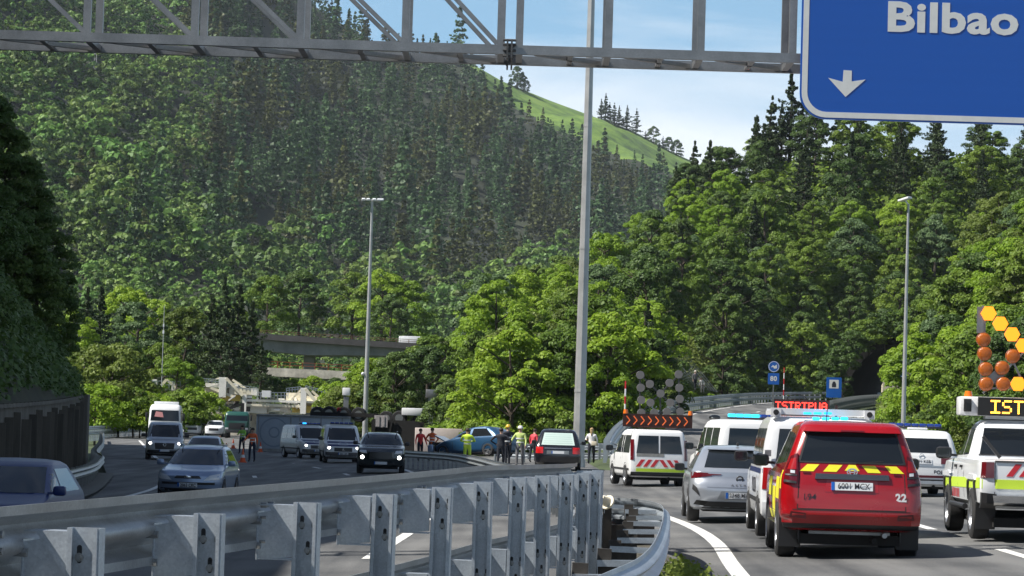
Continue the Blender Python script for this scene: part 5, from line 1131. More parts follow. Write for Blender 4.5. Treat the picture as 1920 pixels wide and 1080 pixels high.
B.P('diffuser', BLK, g, 'rear', [(-.70, .27), (.70, .27), (.58, .40), (-.58, .40)], off=.014, nx=8); B.P('plate_recess', M('shaded_recess_silver', (.27, .29, .32), .3, .6), g, 'rear', [(-.42, .44), (.42, .44), (.34, .60), (-.34, .60)], off=.004)  # darker silver paints the shade of the plate recess
plate(B, g, 'rear', .52, '2348 MHH', off=.014); B.P('crease', M('shaded_crease_silver', (.3, .32, .36), .3, .6), g, 'rear', [(-.60, .66), (.60, .66), (.62, .675), (-.62, .675)], off=.004, nz=1)  # darker silver strip paints the shade line of a body crease
m = MB(); m.lathe([(0, .048), (-.012, .055), (-.012, .066), (0, .072)], (0, B.rear(0, .82) - .004, .82), 'y', 24); m.bar((-.062, B.rear(0, .82) - .012, .82), (.062, B.rear(0, .82) - .012, .825), .012, .012); m.build('ring_emblem', BLK, g)
text('badge', 'A S T R A', .05, M('badge_grey', (.2, .2, .22), .3, .8), g, (.02, B.rear(0, .71) - .008, .71), bold=.001, ext=.001, ax=1.7)
for f in ('left', 'right'): B.P('side_window', GLS, g, f, [[(-1.55, 1.0), (-.35, .98), (-.42, 1.32), (-1.15, 1.32)], [(-.28, .98), (.82, .97), (.18, 1.32), (-.33, 1.33)]], off=.005, nz=4); B.P('door_seam', DRK, g, f, [[(-.33, .4), (-.32, .4), (-.32, .97), (-.33, .97)], [(.75, .4), (.76, .4), (.76, .95), (.75, .95)]], off=.003, th=.002, nx=1)
m = MB(); m.box((0, -1.05, 1.47), (.05, .14, .07), bev=.02); m.build('fin_aerial', BLK, g)
mirrors(g, .89, .72, .99, BLK); running(B, g, 4.37, 1.86, .325, -1.32, 1.36, zmin=.22)

# ---- vans
def van(name, label, cat, px, Y, yaw, L_=5.1, W_=1.93, H_=1.95, mat=WHT, rearview=True, hood=.85, glassrear=True, group=None, splitrear=False, dz=0, beltcol=None, wr=.34):
    k = H_ / 1.95; w_ = W_ / 1.93; l = L_ / 2
    B = Body([(.30, -l + .12, l - .18, .86 * w_), (.38, -l + .01, l - .03, .93 * w_), (.60 * k, -l, l, .958 * w_), (.85 * k, -l + .01, l - .03, .965 * w_), (1.0 * k, -l + .02, l - .14, .96 * w_), (1.10 * k, -l + .03, l - hood, .95 * w_), (1.18 * k, -l + .04, l - hood - .16, .94 * w_), (1.5 * k, -l + .08, l - hood - .52, .905 * w_), (1.78 * k, -l + .13, l - hood - .84, .85 * w_), (1.88 * k, -l + .17, l - hood - 1.0, .81 * w_), (1.935 * k, -l + .26, l - hood - 1.2, .74 * w_), (1.95 * k, -l + .5, l - hood - 1.5, .6 * w_)], rr=.09, rf=.30, br=.03, bf=.14)
    g = place(name, label, cat, px, Y + (l if rearview else l), yaw + (0 if rearview else 180), group, dz); B.loft('body', mat, g)
    zb = 1.14 * k; zt = 1.74 * k
    qr = [(-.74 * w_, zb), (.74 * w_, zb), (.68 * w_, zt), (-.68 * w_, zt)]
    if splitrear: B.P('rear_window', GLS, g, 'rear', [[(-.76 * w_, zb), (-.025, zb), (-.025, zt), (-.68 * w_, zt)], [(.025, zb), (.76 * w_, zb), (.68 * w_, zt), (.025, zt)]], nz=4)
    else: B.P('rear_window', GLS, g, 'rear', qr, nz=4)
    fz = zb + .04; B.P('windscreen', GLSL, g, 'front', [(-.80 * w_, fz), (.80 * w_, fz), (.66 * w_, 1.80 * k), (-.66 * w_, 1.80 * k)], off=.008, nx=8, nz=6)
    for f in ('left', 'right'):
        B.P('side_window', GLS, g, f, [[(-l + .35, zb), (-l + 1.45, zb), (-l + 1.45, zt), (-l + .42, zt)], [(-l + 1.55, zb), (l - hood - 1.75, zb), (l - hood - 1.75, zt), (-l + 1.55, zt)], [(l - hood - 1.65, zb), (l - hood - .28, zb), (l - hood - .86, zt), (l - hood - 1.65, zt)]], off=.005, nz=4)
        B.P('door_seam', DRK, g, f, [[(l - hood - 1.71, .45), (l - hood - 1.70, .45), (l - hood - 1.70, 1.85 * k), (l - hood - 1.71, 1.85 * k)], [(l - hood - .55, .45), (l - hood - .54, .45), (l - hood - .5, zb), (l - hood - .51, zb)], [(-l + 1.49, .5), (-l + 1.50, .5), (-l + 1.50, 1.85 * k), (-l + 1.49, 1.85 * k)]], off=.003, th=.002, nx=1)
        B.P('rub_strip', BLK, g, f, [(-l + .3, .55 * k), (l - .6, .55 * k), (l - .6, .62 * k), (-l + .3, .62 * k)], off=.008, nx=10, nz=1)
    mirrors(g, .95 * w_, l - hood - .45, zb + .12, BLK, 1.2); running(B, g, L_, W_, wr, -l + .95, l - .95, zmin=.28)
    return g, B, w_, k, l
def taillights(B, g, w_, z0, z1, mat=REDL, x0=.80, x1=.94, nm='tail_light'):
    for s_ in (1, -1): q = [(x0 * w_, z0), (x1 * w_, z0), (x1 * w_ * .985, z1), (x0 * w_, z1)]; B.P(nm, mat, g, 'rear', q if s_ == 1 else sym(q), off=.012, nx=3, nz=4)
def rbumper(B, g, w_, mat, z0=.36, z1=.58): B.P('rear_bumper', mat, g, 'rear', [(-.93 * w_, z0), (.93 * w_, z0), (.93 * w_, z1), (-.93 * w_, z1)], off=.05, th=.06, nx=14)
def fbumper(B, g, w_, mat, z0=.36, z1=.6): B.P('front_bumper', mat, g, 'front', [(-.90 * w_, z0), (.90 * w_, z0), (.90 * w_, z1), (-.90 * w_, z1)], off=.04, th=.05, nx=14)
def headlights(B, g, q, mat, nm='headlight', lit=None):
    for s_ in (1, -1):
        o = B.P(nm, mat, g, 'front', q if s_ == 1 else sym(q), off=.012, nx=4, nz=3)
        if lit: m = MB(); x, z = lit; p = B.pt('front', s_ * x, z, .02); m.sphere(p, .075, sc=(1, .4, .8)); m.build('lamp', LIT, o)
def lightbar(g, y, z, w_, lit=(), side='both', off_mat=BLUD, on=BLUL, n=6, base=BLK, rows=1):
    m = MB(); m.box((0, y, z + .02), (w_, .26, .04), bev=.01); b0 = m.build('light_bar', base, g)
    for k in range(n):
        x = -w_ / 2 + w_ * (k + .5) / n; m = MB(); m.box((x, y, z + .085), (w_ / n * .86, .22, .085), bev=.02); m.build('beacon', on if k in lit else off_mat, b0)

# police van behind the red car, with message sign
g, B, w_, k, l = van('police_van', 'white police van with a red lit sign, half hidden behind the red car', 'van', 1518, 45, -2.2, mat=WV)
taillights(B, g, w_, .78, 1.12, REDL); rbumper(B, g, w_, WV)
B.P('belt_stripe', NAVY, g, 'left', [(-2.3, 1.02), (1.6, 1.02), (1.6, 1.10), (-2.3, 1.10)], off=.005, nx=8, nz=1, smooth=0); B.P('belt_stripe', NAVY, g, 'rear', [(-.94, 1.03), (.94, 1.03), (.94, 1.10), (-.94, 1.10)], off=.004, nx=8, nz=1, smooth=0)
text('side_lettering', 'POLIZIA', .34, INK, g, (-.968, -.4, .80), (R(90), 0, R(-90)), bold=.004, ext=.001)
m = MB(); m.box((-.86, -2.54, 1.35), (.1, .05, .1)); m.build('hinge', GALD, g, smooth=0)
m = MB(); m.box((0, -2.3, 2.02), (1.55, .08, .10)); m.box((0, -.2, 2.02), (1.55, .08, .10)); m.box((-.76, -1.25, 2.0), (.06, 2.1, .07)); m.box((.76, -1.25, 2.0), (.06, 2.1, .07)); m.box((-.74, -2.34, 2.0), (.16, .1, .14)); m.box((.74, -2.34, 2.0), (.16, .1, .14)); rk = m.build('roof_rack', WHT, g, smooth=0)
for x in (-.74, .74): m = MB(); m.cyl((x, -2.40, 2.0), (x, -2.395, 2.0), .045, n=14); m.build('end_cap', BLK, rk)
pS = local_at(g, 1503, 765, -1.2); m = MB(); m.box((pS.x, -1.2, pS.z), (.90, .07, .27)); m.bar((-.4, -1.2, 1.95), (-.4, -1.2, 2.15), .04, .04); m.bar((.3, -1.2, 1.95), (.3, -1.2, 2.15), .04, .04); sb_ = m.build('message_board', M('board_dark', (.03, .01, .01), .4), g, smooth=0)
RLED = M('red_led', (1, .05, .03), .4, emit=(1, .03, .02), es=3.0); m = MB(); led_text(m, 'ISTRIPUA', pS.x - .42, pS.z + .085, .0178, -1.2395, fill=.95); m.build('led_lettering', RLED, sb_, smooth=0)
m = MB(); n_ = 14
for i in range(n_): a, b_ = math.pi * i / n_, math.pi * (i + 1) / n_; m.bar((pS.x - .08 + .16 * math.cos(a), -1.2, pS.z + .13 + .09 * math.sin(a)), (pS.x - .08 + .16 * math.cos(b_), -1.2, pS.z + .13 + .09 * math.sin(b_)), .015, .015, up=(0, 1, 0))
m.build('handle', BLK, sb_, smooth=0)
m = MB(); pL = local_at(g, 1553, 791, -2.45); m.box((pL.x, -2.45, pL.z), (.75, .16, .03)); b0 = m.build('light_bar', BLK, g, smooth=0)
for px_ in (1530, 1548, 1566, 1583): p = local_at(g, px_, 785, -2.5); m = MB(); m.box(p, (.12, .1, .055), bev=.02); m.build('beacon', CYL, b0)
for px_ in (1514, 1533, 1552): p = local_at(g, px_, 775, -2.5); m = MB(); m.box(p, (.13, .1, .04), bev=.015); m.build('beacon', BLUL, b0)
# police van further ahead
g, B, w_, k, l = van('police_van', 'white van with a row of lit cyan beacons, ahead of the silver hatchback', 'van', 1385, 70, 5, mat=WHT, H_=1.98)
taillights(B, g, w_, .8, 1.15, REDD); rbumper(B, g, w_, WHT); lightbar(g, -1.6, 2.0, 1.2, (0, 1, 2, 3), n=6, on=CYL)
m = MB(); m.sphere((-.62, .3, 2.02), .13, sc=(1.2, 1, .6)); m.build('roof_vent', GLS, g)
# works van with the lamp matrix
g, B, w_, k, l = van('works_van', 'white works van with red chevrons and a dark arrow lamp matrix on its roof', 'van', 1212, 87, 7, L_=4.4, W_=1.80, H_=1.76, mat=WHT, splitrear=True)
taillights(B, g, w_, .82, 1.45, REDD, .84, .95); rbumper(B, g, w_, BLK, .34, .46)
for s_ in (1, -1):
    for j in range(3):
        x = .04 + j * .22; q = [(x, .62), (x + .12, .62), (x - .02 + .12 - .1 + .0, .82), (x - .12 + .0, .82)]; q = [(x + .12, .62), (x + .24, .62), (x + .08, .84), (x - .04, .84)]
        B.P('chevron_stripe', RDV, g, 'rear', q if s_ == 1 else sym(q), off=.006, nx=1, nz=1, smooth=0)
B.P('lime_stripe', LIM, g, 'rear', [(-.72, .47), (.9, .47), (.9, .57), (-.72, .57)], off=.056, nx=6, nz=1, smooth=0); B.P('dirt_panel', M('grey_panel', (.2, .2, .19), .5, var=.3), g, 'rear', [(-.7, .93), (.15, .93), (.15, 1.05), (-.7, 1.05)], off=.006, nx=2, nz=1)
s_ = F_PX / 98; zb_ = 1.86
m = MB(); m.box((0, -1.7, 2.03), (2.16, .06, .40)); m.box((0, -1.5, 1.84), (1.3, .5, .05)); cb = m.build('chevron_board', M('board_brown', (.05, .012, .006), .5), g, smooth=0)
OR_ = M('orange_led', (.55, .12, .03), .4, emit=(1, .16, .03), es=.3); m = MB()
for j in range(9): x = -.98 + j * .225; m.bar((x, -1.74, 2.16), (x + .11, -1.74, 2.03), .03, .01, up=(0, 1, 0)); m.bar((x + .11, -1.74, 2.03), (x, -1.74, 1.90), .03, .01, up=(0, 1, 0))
m.build('chevron_lights', OR_, cb, smooth=0)
for x in (-1.0, 1.02): m = MB(); m.cyl((x, -1.7, 2.23), (x, -1.7, 2.36), .08, .06, 12); m.build('beacon', AMBL, g)
def CP(px, py): return tuple(local_at(g, px, py, -1.6))
m = MB(); m.bar(CP(1200, 780), CP(1200, 700), .04, .04); m.bar(CP(1273, 780), CP(1273, 700), .04, .04); m.bar(CP(1196, 698), CP(1238, 738), .04, .04, up=(0, 1, 0)); m.bar(CP(1238, 738), CP(1278, 698), .04, .04, up=(0, 1, 0)); m.bar(CP(1202, 774), CP(1238, 738), .04, .04, up=(0, 1, 0)); m.bar(CP(1238, 738), CP(1275, 772), .04, .04, up=(0, 1, 0)); m.bar(CP(1196, 774), CP(1280, 774), .05, .05); m.bar(CP(1238, 790), CP(1238, 738), .04, .04)
m.build('lamp_frame', M('frame_dark', (.06, .06, .06), .5), g, smooth=0)
LGY = M('grey_unlit_lamp', (.20, .18, .165), .35, coat=.3)
for P_ in [(1200, 703), (1272, 702), (1201, 727), (1273, 727), (1218, 720), (1255, 718), (1238, 738), (1202, 750), (1274, 748), (1219, 755), (1256, 755), (1202, 774), (1226, 774), (1250, 772), (1275, 772)]:
    p = CP(*P_); m = MB(); m.cyl((p[0], -1.62, p[2]), (p[0], -1.68, p[2]), .125, n=18); m.build('unlit_lamp', LGY, g, smooth=30)
# police car in the second lane
B = Body([(.28, -2.1, 2.1, .86), (.35, -2.22, 2.24, .92), (.55, -2.25, 2.27, .94), (.85, -2.24, 2.22, .945), (.95, -2.22, 2.0, .93), (1.05, -2.20, 1.2, .92), (1.4, -2.05, .62, .84), (1.60, -1.9, .3, .77), (1.66, -1.75, .1, .70), (1.68, -1.4, -.2, .55)], rr=.15, rf=.35, br=.06)
g = place('police_car', 'white patrol car with an unlit blue light bar between the red car and the pickup', 'car', 1703, 71 + 2.2, 0); B.loft('body', WHT, g)
B.P('rear_window', GLS, g, 'rear', [(-.74, 1.12), (.74, 1.12), (.66, 1.48), (-.66, 1.48)], nz=4); taillights(B, g, .97, .85, 1.0, REDD, .5, .95); B.P('lower_stripe', M('burgundy_foil', (.12, .01, .02), .4), g, 'rear', [(-.9, .5), (.9, .5), (.9, .56), (-.9, .56)], off=.006, nz=1); B.P('bumper_trim', BLK, g, 'rear', [(-.85, .32), (.85, .32), (.85, .46), (-.85, .46)], off=.012, nz=1)
plate(B, g, 'rear', .90, '3071 KZB', off=.012); text('lettering', 'POLIZIA', .13, INK, g, (.55, B.rear(.55, .64) - .012, .64), bold=.003); B.P('crease', ALU, g, 'rear', [(-.7, .77), (.7, .77), (.7, .80), (-.7, .80)], off=.006, nz=1)
m = MB(); m.lathe([(0, .05), (-.012, .055), (-.012, .068), (0, .072)], (0, B.rear(0, 1.03) - .004, 1.03), 'y', 20); m.build('ring_emblem', CHR, g)
for f in ('left', 'right'): B.P('side_window', GLS, g, f, [[(-1.9, 1.12), (-.2, 1.1), (-.25, 1.52), (-1.7, 1.52)], [(-.1, 1.1), (.9, 1.08), (.4, 1.50), (-.1, 1.52)]], nz=4)
lightbar(g, -.9, 1.72, 1.35, (), n=7); m = MB(); m.box((0, -1.35, 1.72), (.5, .15, .05), bev=.02); m.build('roof_box', WHT, g)
mirrors(g, .9, .9, 1.1, BLK); running(B, g, 4.5, 1.87, .33, -1.35, 1.4)
# hearse
HB = paint('hearse_black', (.012, .012, .016), .15); B = Body([(.28, -2.5, 2.3, .84), (.36, -2.62, 2.42, .90), (.6, -2.66, 2.46, .925), (.9, -2.62, 2.42, .93), (1.0, -2.58, 2.1, .92), (1.08, -2.54, 1.2, .90), (1.4, -2.30, .6, .80), (1.62, -2.12, .25, .70), (1.70, -1.95, .1, .6), (1.72, -1.6, -.2, .45)], rr=.16, rf=.3, br=.05)
g = place('hearse', 'black hearse seen from behind with pale curtains in its rear window', 'car', 1046, 116 + 2.5, -1.5); B.loft('body', HB, g)
B.P('rear_window', M('curtained_glass', (.50, .62, .58), .25, coat=.6), g, 'rear', [(-.68, 1.07), (.68, 1.07), (.57, 1.56), (-.57, 1.56)], nz=4)
m = MB(); CUR = M('curtain_fold', (.36, .47, .44), .6)
for j in range(5): z = 1.14 + j * .085; B.patch(m, 'rear', [(-.60 + j * .02, z), (.60 - j * .02, z), (.58 - j * .02, z + .02), (-.58 + j * .02, z + .02)], .012, 8, 1, .005)
m.build('curtain', CUR, g); taillights(B, g, .97, .72, .98, M('bright_red_lens', (.55, .01, .01), .2, coat=.5), .62, .93); B.P('chrome_strip', ALU, g, 'rear', [(-.55, .92), (.55, .92), (.55, .95), (-.55, .95)], off=.01, nz=1); B.P('plate_recess', GALD, g, 'rear', [(-.45, .7), (.45, .7), (.45, .84), (-.45, .84)], off=.006, nz=1); plate(B, g, 'rear', .77, off=.012)
for f in ('left', 'right'): B.P('side_window', GLS, g, f, [[(-2.2, 1.12), (-.6, 1.1), (-.65, 1.52), (-2.0, 1.50)], [(-.5, 1.1), (.9, 1.1), (.4, 1.5), (-.5, 1.52)]], nz=4)
mirrors(g, .9, .9, 1.15, BLK); running(B, g, 5.1, 1.85, .33, -1.6, 1.5)

# ---- oncoming cars
def frontcar(name, label, px, Y, yaw, mat, L_, W_, H_, kind, plate_s=None, litlamp=False, wr=.32, group=None, cat='car'):
    l = L_ / 2; w_ = W_ / 1.8; k = H_ / 1.45
    if kind == 'suv': sl = [(.28, -l + .1, l - .12, .82), (.36, -l, l - .02, .88), (.6, -l, l, .90), (.85, -l, l - .03, .90), (1.0, -l + .02, l - .25, .89), (1.08, -l + .04, l - 1.15, .87), (1.12, -l + .06, l - 1.28, .86), (1.38, -l + .3, l - 1.75, .76), (1.52, -l + .45, l - 2.1, .68), (1.58, -l + .6, l - 2.35, .60), (1.60, -l + .9, l - 2.7, .45)]; k = H_ / 1.60
    else: sl = [(.22, -l + .15, l - .15, .80), (.30, -l + .02, l - .03, .87), (.48, -l, l, .89), (.66, -l, l - .03, .90), (.78, -l + .02, l - .20, .89), (.88, -l + .04, l - .85, .875), (.93, -l + .06, l - 1.12, .86), (1.18, -l + .3, l - 1.65, .755), (1.36, -l + .5, l - 2.05, .67), (1.42, -l + .7, l - 2.3, .6), (1.45, -l + 1.0, l - 2.6, .45)]
    B = Body([(z * k, a, b_, h_ * w_) for z, a, b_, h_ in sl], rr=.2, rf=.34, br=.08, bf=.18)
    g = place(name, label, cat, px, Y + l, yaw + 180, group); B.loft('body', mat, g)
    zb = (1.12 if kind == 'suv' else .93) * k; zt = (1.50 if kind == 'suv' else 1.34) * k
    B.P('windscreen', GLSL, g, 'front', [(-.78 * w_, zb + .02), (.78 * w_, zb + .02), (.62 * w_, zt), (-.62 * w_, zt)], off=.008, nx=10, nz=6)
    for f in ('left', 'right'): B.P('side_window', GLS, g, f, [[(-l + .6, zb + .03), (-.25, zb + .02), (-.3, zt - .03), (-l + .9, zt - .03)], [(-.15, zb + .02), (l - 1.5, zb + .02), (l - 2.1, zt - .03), (-.15, zt - .02)]], nz=4)
    mirrors(g, .86 * w_, l - 1.5, zb + .06, mat if kind != 'suv' else BLK); running(B, g, L_, W_, wr, -l + .85, l - .88, zmin=.22)
    if plate_s is not None: plate(B, g, 'front', .42 * k, plate_s, off=.03)
    return g, B, w_, k, l
BLS = paint('silver_blue_paint', (.22, .29, .42), .3, .55)
g, B, w_, k, l = frontcar('estate_car', 'silver blue estate car driving towards the camera on the shaded carriageway', 372, 75, -2, BLS, 4.3, 1.72, 1.46, 'car', '2063 CRC', wr=.31)
headlights(B, g, [(.42, .55), (.80, .58), (.80, .74), (.56, .68)], WLN); B.P('grille', BLK, g, 'front', [(-.36, .60), (.36, .60), (.30, .67), (-.30, .67)], off=.012, nx=8); B.P('lower_grille', BLK, g, 'front', [(-.80, .26), (.80, .26), (.74, .34), (-.74, .34)], off=.02, nx=8); B.P('bumper_strip', BLK, g, 'front', [(-.84, .44), (.84, .44), (.84, .50), (-.84, .50)], off=.02, nx=10, nz=1)
m = MB(); m.sphere((0, B.front(0, .64) + .02, .64), .06, sc=(1.5, .3, .8)); m.build('oval_emblem', CHR, g); m = MB(); [m.bar((x, -1.5, 1.47), (x, -.0, 1.49), .03, .03) for x in (-.55, .55)]; m.build('roof_rail', ALU, g, smooth=0)
BLD = M('dark_blue_paint', (.008, .026, .12), .42, 0, coat=.05)
g, B, w_, k, l = frontcar('hatchback', 'dark blue car with a lit headlamp cut off by the left edge of the picture', 4, 42, -3, BLD, 4.3, 1.80, 1.42, 'car'); headlights(B, g, [(.50, .60), (.82, .64), (.82, .74), (.60, .70)], LIT); B.P('grille', BLK, g, 'front', [(-.4, .35), (.4, .35), (.36, .6), (-.36, .6)], off=.012)
BKP = paint('black_green_paint', (.008, .014, .018), .16, .2)
g, B, w_, k, l = frontcar('off_road_car', 'black crossover with both headlamps lit beside the weathered guardrail', 714, 114, 2, BKP, 4.7, 1.9, 1.66, 'suv', '', wr=.36)
headlights(B, g, [(.55, .82), (.86, .86), (.86, .95), (.60, .94)], WLN); B.P('grille', M('grille_dark', (.03, .03, .03), .3, .5), g, 'front', [(-.48, .62), (.48, .62), (.44, .88), (-.44, .88)], off=.012, nx=8)
for s_ in (1, -1): m = MB(); p = B.pt('front', s_ * .74, .66, .03); m.sphere(p, .075, sc=(1, .4, 1)); m.build('headlight', LIT, g)
m = MB(); [m.bar((x, -1.5, 1.7), (x, .3, 1.7), .04, .03) for x in (-.62, .62)]; m.build('roof_rail', ALU, g, smooth=0)
g, B, w_, k, l = frontcar('saloon_car', 'blue grey car following directly behind the silver blue estate', 383, 131, 2, BLS, 4.4, 1.76, 1.44, 'car')
headlights(B, g, [(.5, .58), (.82, .6), (.82, .72), (.6, .7)], WLN)
# oncoming vans
SLV = paint('pale_silver_paint', (.45, .48, .52), .3, .4)
g, B, w_, k, l = van('delivery_van', 'silver white van with headlamps on, oncoming below the white tow truck', 'van', 309, 148, 6, L_=5.0, W_=1.95, H_=1.97, mat=SLV, rearview=False, hood=.7)
headlights(B, g, [(.60, .76), (.90, .80), (.90, .96), (.66, .92)], WLN, lit=(.74, .86)); B.P('grille', BLK, g, 'front', [(-.48, .56), (.48, .56), (.52, .88), (-.52, .88)], off=.012); m = MB(); m.lathe([(0, .06), (.015, .07), (.015, .085), (0, .09)], (0, B.front(0, .8) + .02, .8), 'y', 16); m.build('ring_emblem', CHR, g); fbumper(B, g, w_, BLK, .34, .5); plate(B, g, 'front', .48, off=.05)
def police_front(px, Y, yaw, label):
    g, B, w_, k, l = van('police_van', label, 'van', px, Y, yaw, mat=WHT, rearview=False, hood=.85)
    B.P('bonnet_panel', NAVY, g, 'front', [(-.78, .86), (.78, .86), (.80, 1.12), (-.80, 1.12)], off=.008, nx=8, nz=5); headlights(B, g, [(.56, .66), (.90, .70), (.90, .90), (.66, .84)], WLN, lit=(.72, .78)); B.P('grille', BLK, g, 'front', [(-.46, .60), (.46, .60), (.46, .80), (-.46, .80)], off=.012); fbumper(B, g, w_, M('grey_bumper', (.08, .08, .085), .5), .34, .56); plate(B, g, 'front', .48, '0421 HPS', off=.05)
    m = MB(); yy = B.front(0, .7) + .03
    for i in range(3): a = R(90 + i * 120); m.bar((0, yy, .70), (math.cos(a) * .075, yy, .70 + math.sin(a) * .075), .014, .012, up=(0, 1, 0))
    m.lathe([(yy - .005, .072), (yy + .008, .078), (yy - .005, .086)], (0, 0, .70), 'y', 20); m.build('star_emblem', CHR, g)
    m = MB(); p = B.pt('front', 0, .99, .02); 
    for i in range(16):
        if 3 <= i <= 4: continue
        a, b_ = 2 * math.pi * i / 16, 2 * math.pi * (i + 1) / 16; pa = B.pt('front', math.cos(a) * .26, .985 + math.sin(a) * .075, .012); pb_ = B.pt('front', math.cos(b_) * .26, .985 + math.sin(b_) * .075, .012); m.bar(pa, pb_, .03, .01)
    m.build('round_crest', PLW, g, smooth=0)
    for f in ('left', 'right'): B.P('side_panel', NAVY, g, f, [(1.0, .95), (2.0, .95), (1.9, 1.12), (1.0, 1.12)], off=.005, nz=1)
    return g, B
g, B = police_front(574, 166, 20, 'white police van turned three-quarters, one blue beacon lit, by the overturned lorry'); lightbar(g, .5, 1.98, 1.3, (4,), n=6)
g, B = police_front(637, 146, 7, 'white police van with dark blue bonnet crest, between the other van and black crossover'); lightbar(g, .5, 1.98, 1.2, (), n=5)
# far white pickups
for px, Y, lb in ((363, 298, 'far white pickup, the one next to the tow truck'), (403, 296, 'far white pickup, the one next to the green lorry')):
    g, B, w_, k, l = frontcar('pickup_truck', lb, px, Y, 2, WHT, 4.9, 1.88, 1.72, 'suv', group='white pickups approaching on the far bend', cat='pickup truck'); headlights(B, g, [(.55, .82), (.86, .84), (.86, .96), (.60, .95)], WLN); B.P('grille', BLK, g, 'front', [(-.5, .66), (.5, .66), (.5, .92), (-.5, .92)], off=.012)

# ---- lorries
def lorry_cab(name, label, px, Y, yaw, mat, H_=3.1, W_=2.5, extra=None, cat='lorry'):
    B = Body([(.55, -1.1, 1.05, 1.15), (.7, -1.15, 1.12, 1.22), (1.2, -1.15, 1.15, 1.25), (1.75, -1.15, 1.12, 1.25), (2.75 * H_ / 3.1, -1.15, .95, 1.2), (H_ - .1, -1.15, .8, 1.12), (H_, -1.0, .6, 1.0)], rr=.08, rf=.18, br=0, bf=.08)
    g = place(name, label, cat, px, Y + 1, yaw + 180); B.loft('cab', mat, g); zt = 2.65 * H_ / 3.1
    B.P('windscreen', GLSL, g, 'front', [(-1.1, 1.78), (1.1, 1.78), (1.04, zt), (-1.04, zt)], off=.01, nx=8); B.P('grille', BLK, g, 'front', [(-.8, .95), (.8, .95), (.8, 1.55), (-.8, 1.55)], off=.012); B.P('bumper', M('grey_bumper', (.08, .08, .085), .5), g, 'front', [(-1.2, .56), (1.2, .56), (1.2, .85), (-1.2, .85)], off=.06, th=.08, nx=10)
    for s_ in (1, -1):
        q = [(.85, .9), (1.15, .9), (1.15, 1.08), (.85, 1.08)]; B.P('headlight', WLN, g, 'front', q if s_ == 1 else sym(q), off=.02)
        m = MB(); m.box((s_ * 1.42, .85, 2.1), (.18, .1, .6), bev=.03); m.bar((s_ * 1.2, .85, 2.4), (s_ * 1.42, .85, 2.4), .04, .04); m.build('mirror', BLK, g)
        B.P('side_window', GLS, g, 'left' if s_ < 0 else 'right', [(-.2, 1.7), (.85, 1.7), (.7, zt), (-.2, zt)])
    m = MB(); m.box((0, -3.2, .85), (.9, 5.6, .3)); m.box((0, -3.2, 1.1), (2.4, 5.4, .15)); m.build('chassis', DRK, g, smooth=0)
    for y in (.2, -3.4, -4.7):
        for s_ in (-1, 1): wheel(g, s_ * 1.05, y, .5, .32, GALD, s_)
    return g, B
g, B = lorry_cab('tow_truck', 'white lorry cab coming round the bend behind the silver white van', 309, 220, 3, WHT, 3.05)
B.P('windscreen_reflection', M('pink_reflection_card', (.45, .2, .2), .6), g, 'front', [(.1, 2.05), (.8, 2.1), (.7, 2.5), (.2, 2.45)], off=.016, th=.004); m = MB(); m.box((0, -.6, 3.15), (1.9, .6, .25), bev=.05); m.build('roof_spoiler', WHT, g)  # flat pink patch colours a reflection onto the windscreen
g, B = lorry_cab('crane_lorry', 'dark green lorry with a folded crane behind its cab, left of the lying trailer', 444, 288, 3, paint('lorry_green', (.01, .07, .055), .3), 2.7)
m = MB(); m.bar((-.4, -1.6, 1.2), (-.4, -1.6, 3.6), .35, .35); m.bar((-.4, -1.6, 3.5), (.9, -1.7, 3.0), .22, .25); m.bar((.9, -1.7, 3.0), (.2, -1.8, 3.6), .18, .2); m.box((-1.0, -1.5, 3.0), (.4, .5, .5)); m.build('folded_crane', DRK, g, smooth=0)

# overturned lorry lying across the carriageway: its underside towards the right, roof to the left
TRW = M('trailer_side', (.34, .39, .46), .45, coat=.2, var=.12, vscale=.6)
g = empty('overturned_lorry', 'lorry lying on its side across the road, dark wheels in the air', 'lorry', gpos(640, 192), R(-4)); s_ = F_PX / 192; X0 = lambda px: (px - 640) / s_; Zg = 0
m = MB(); m.box((X0(566), 1.3, 1.27), (X0(655) - X0(478), 2.6, 2.45), bev=.05); m.build('trailer_box', TRW, g)
m = MB(); cx = X0(512)
for r1 in (.95, .33): m.lathe([(-.006, r1 - .05), (-.016, r1 - .03), (-.016, r1 + .03), (-.006, r1 + .05)], (cx, 0, 1.3), 'y', 40)
m.build('circle_marking', M('marking_grey', (.22, .27, .34), .5), g); m = MB()
for px in (482, 543, 560, 600, 640): m.box((X0(px), -.02, 1.27), (.07, .05, 2.45))
m.box((X0(566), -.02, .12), (X0(655) - X0(478), .06, .14)); m.box((X0(566), -.02, 2.42), (X0(655) - X0(478), .06, .12)); m.build('door_frame', GALD, g, smooth=0)
m = MB(); m.box((X0(640), 1.2, 2.62), (X0(700) - X0(575), 1.6, .28)); m.box((X0(745), 1.2, 1.3), (X0(800) - X0(700), 2.3, 2.1)); m.bar((X0(700), -.1, .3), (X0(700), -.1, 2.4), .18, .18); m.bar((X0(722), -.1, .2), (X0(735), -.1, 2.5), .12, .12); m.build('chassis', DRK, g, smooth=0)
for px, z in ((590, 2.72), (612, 2.78), (640, 2.75), (668, 2.75), (720, 2.55), (745, 2.6), (783, 2.45)):
    m = MB(); m.lathe([(-.45, .28), (-.45, .46), (-.36, .5), (.36, .5), (.45, .46), (.45, .28), (-.45, .28)], (X0(px), .9, z - .1), 'y', 20); wv_ = m.build('wheel', RUB, g, smooth=40); m = MB(); m.cyl((X0(px), .44, z - .1), (X0(px), .5, z - .1), .27, n=16); m.build('rim', GALD, wv_)
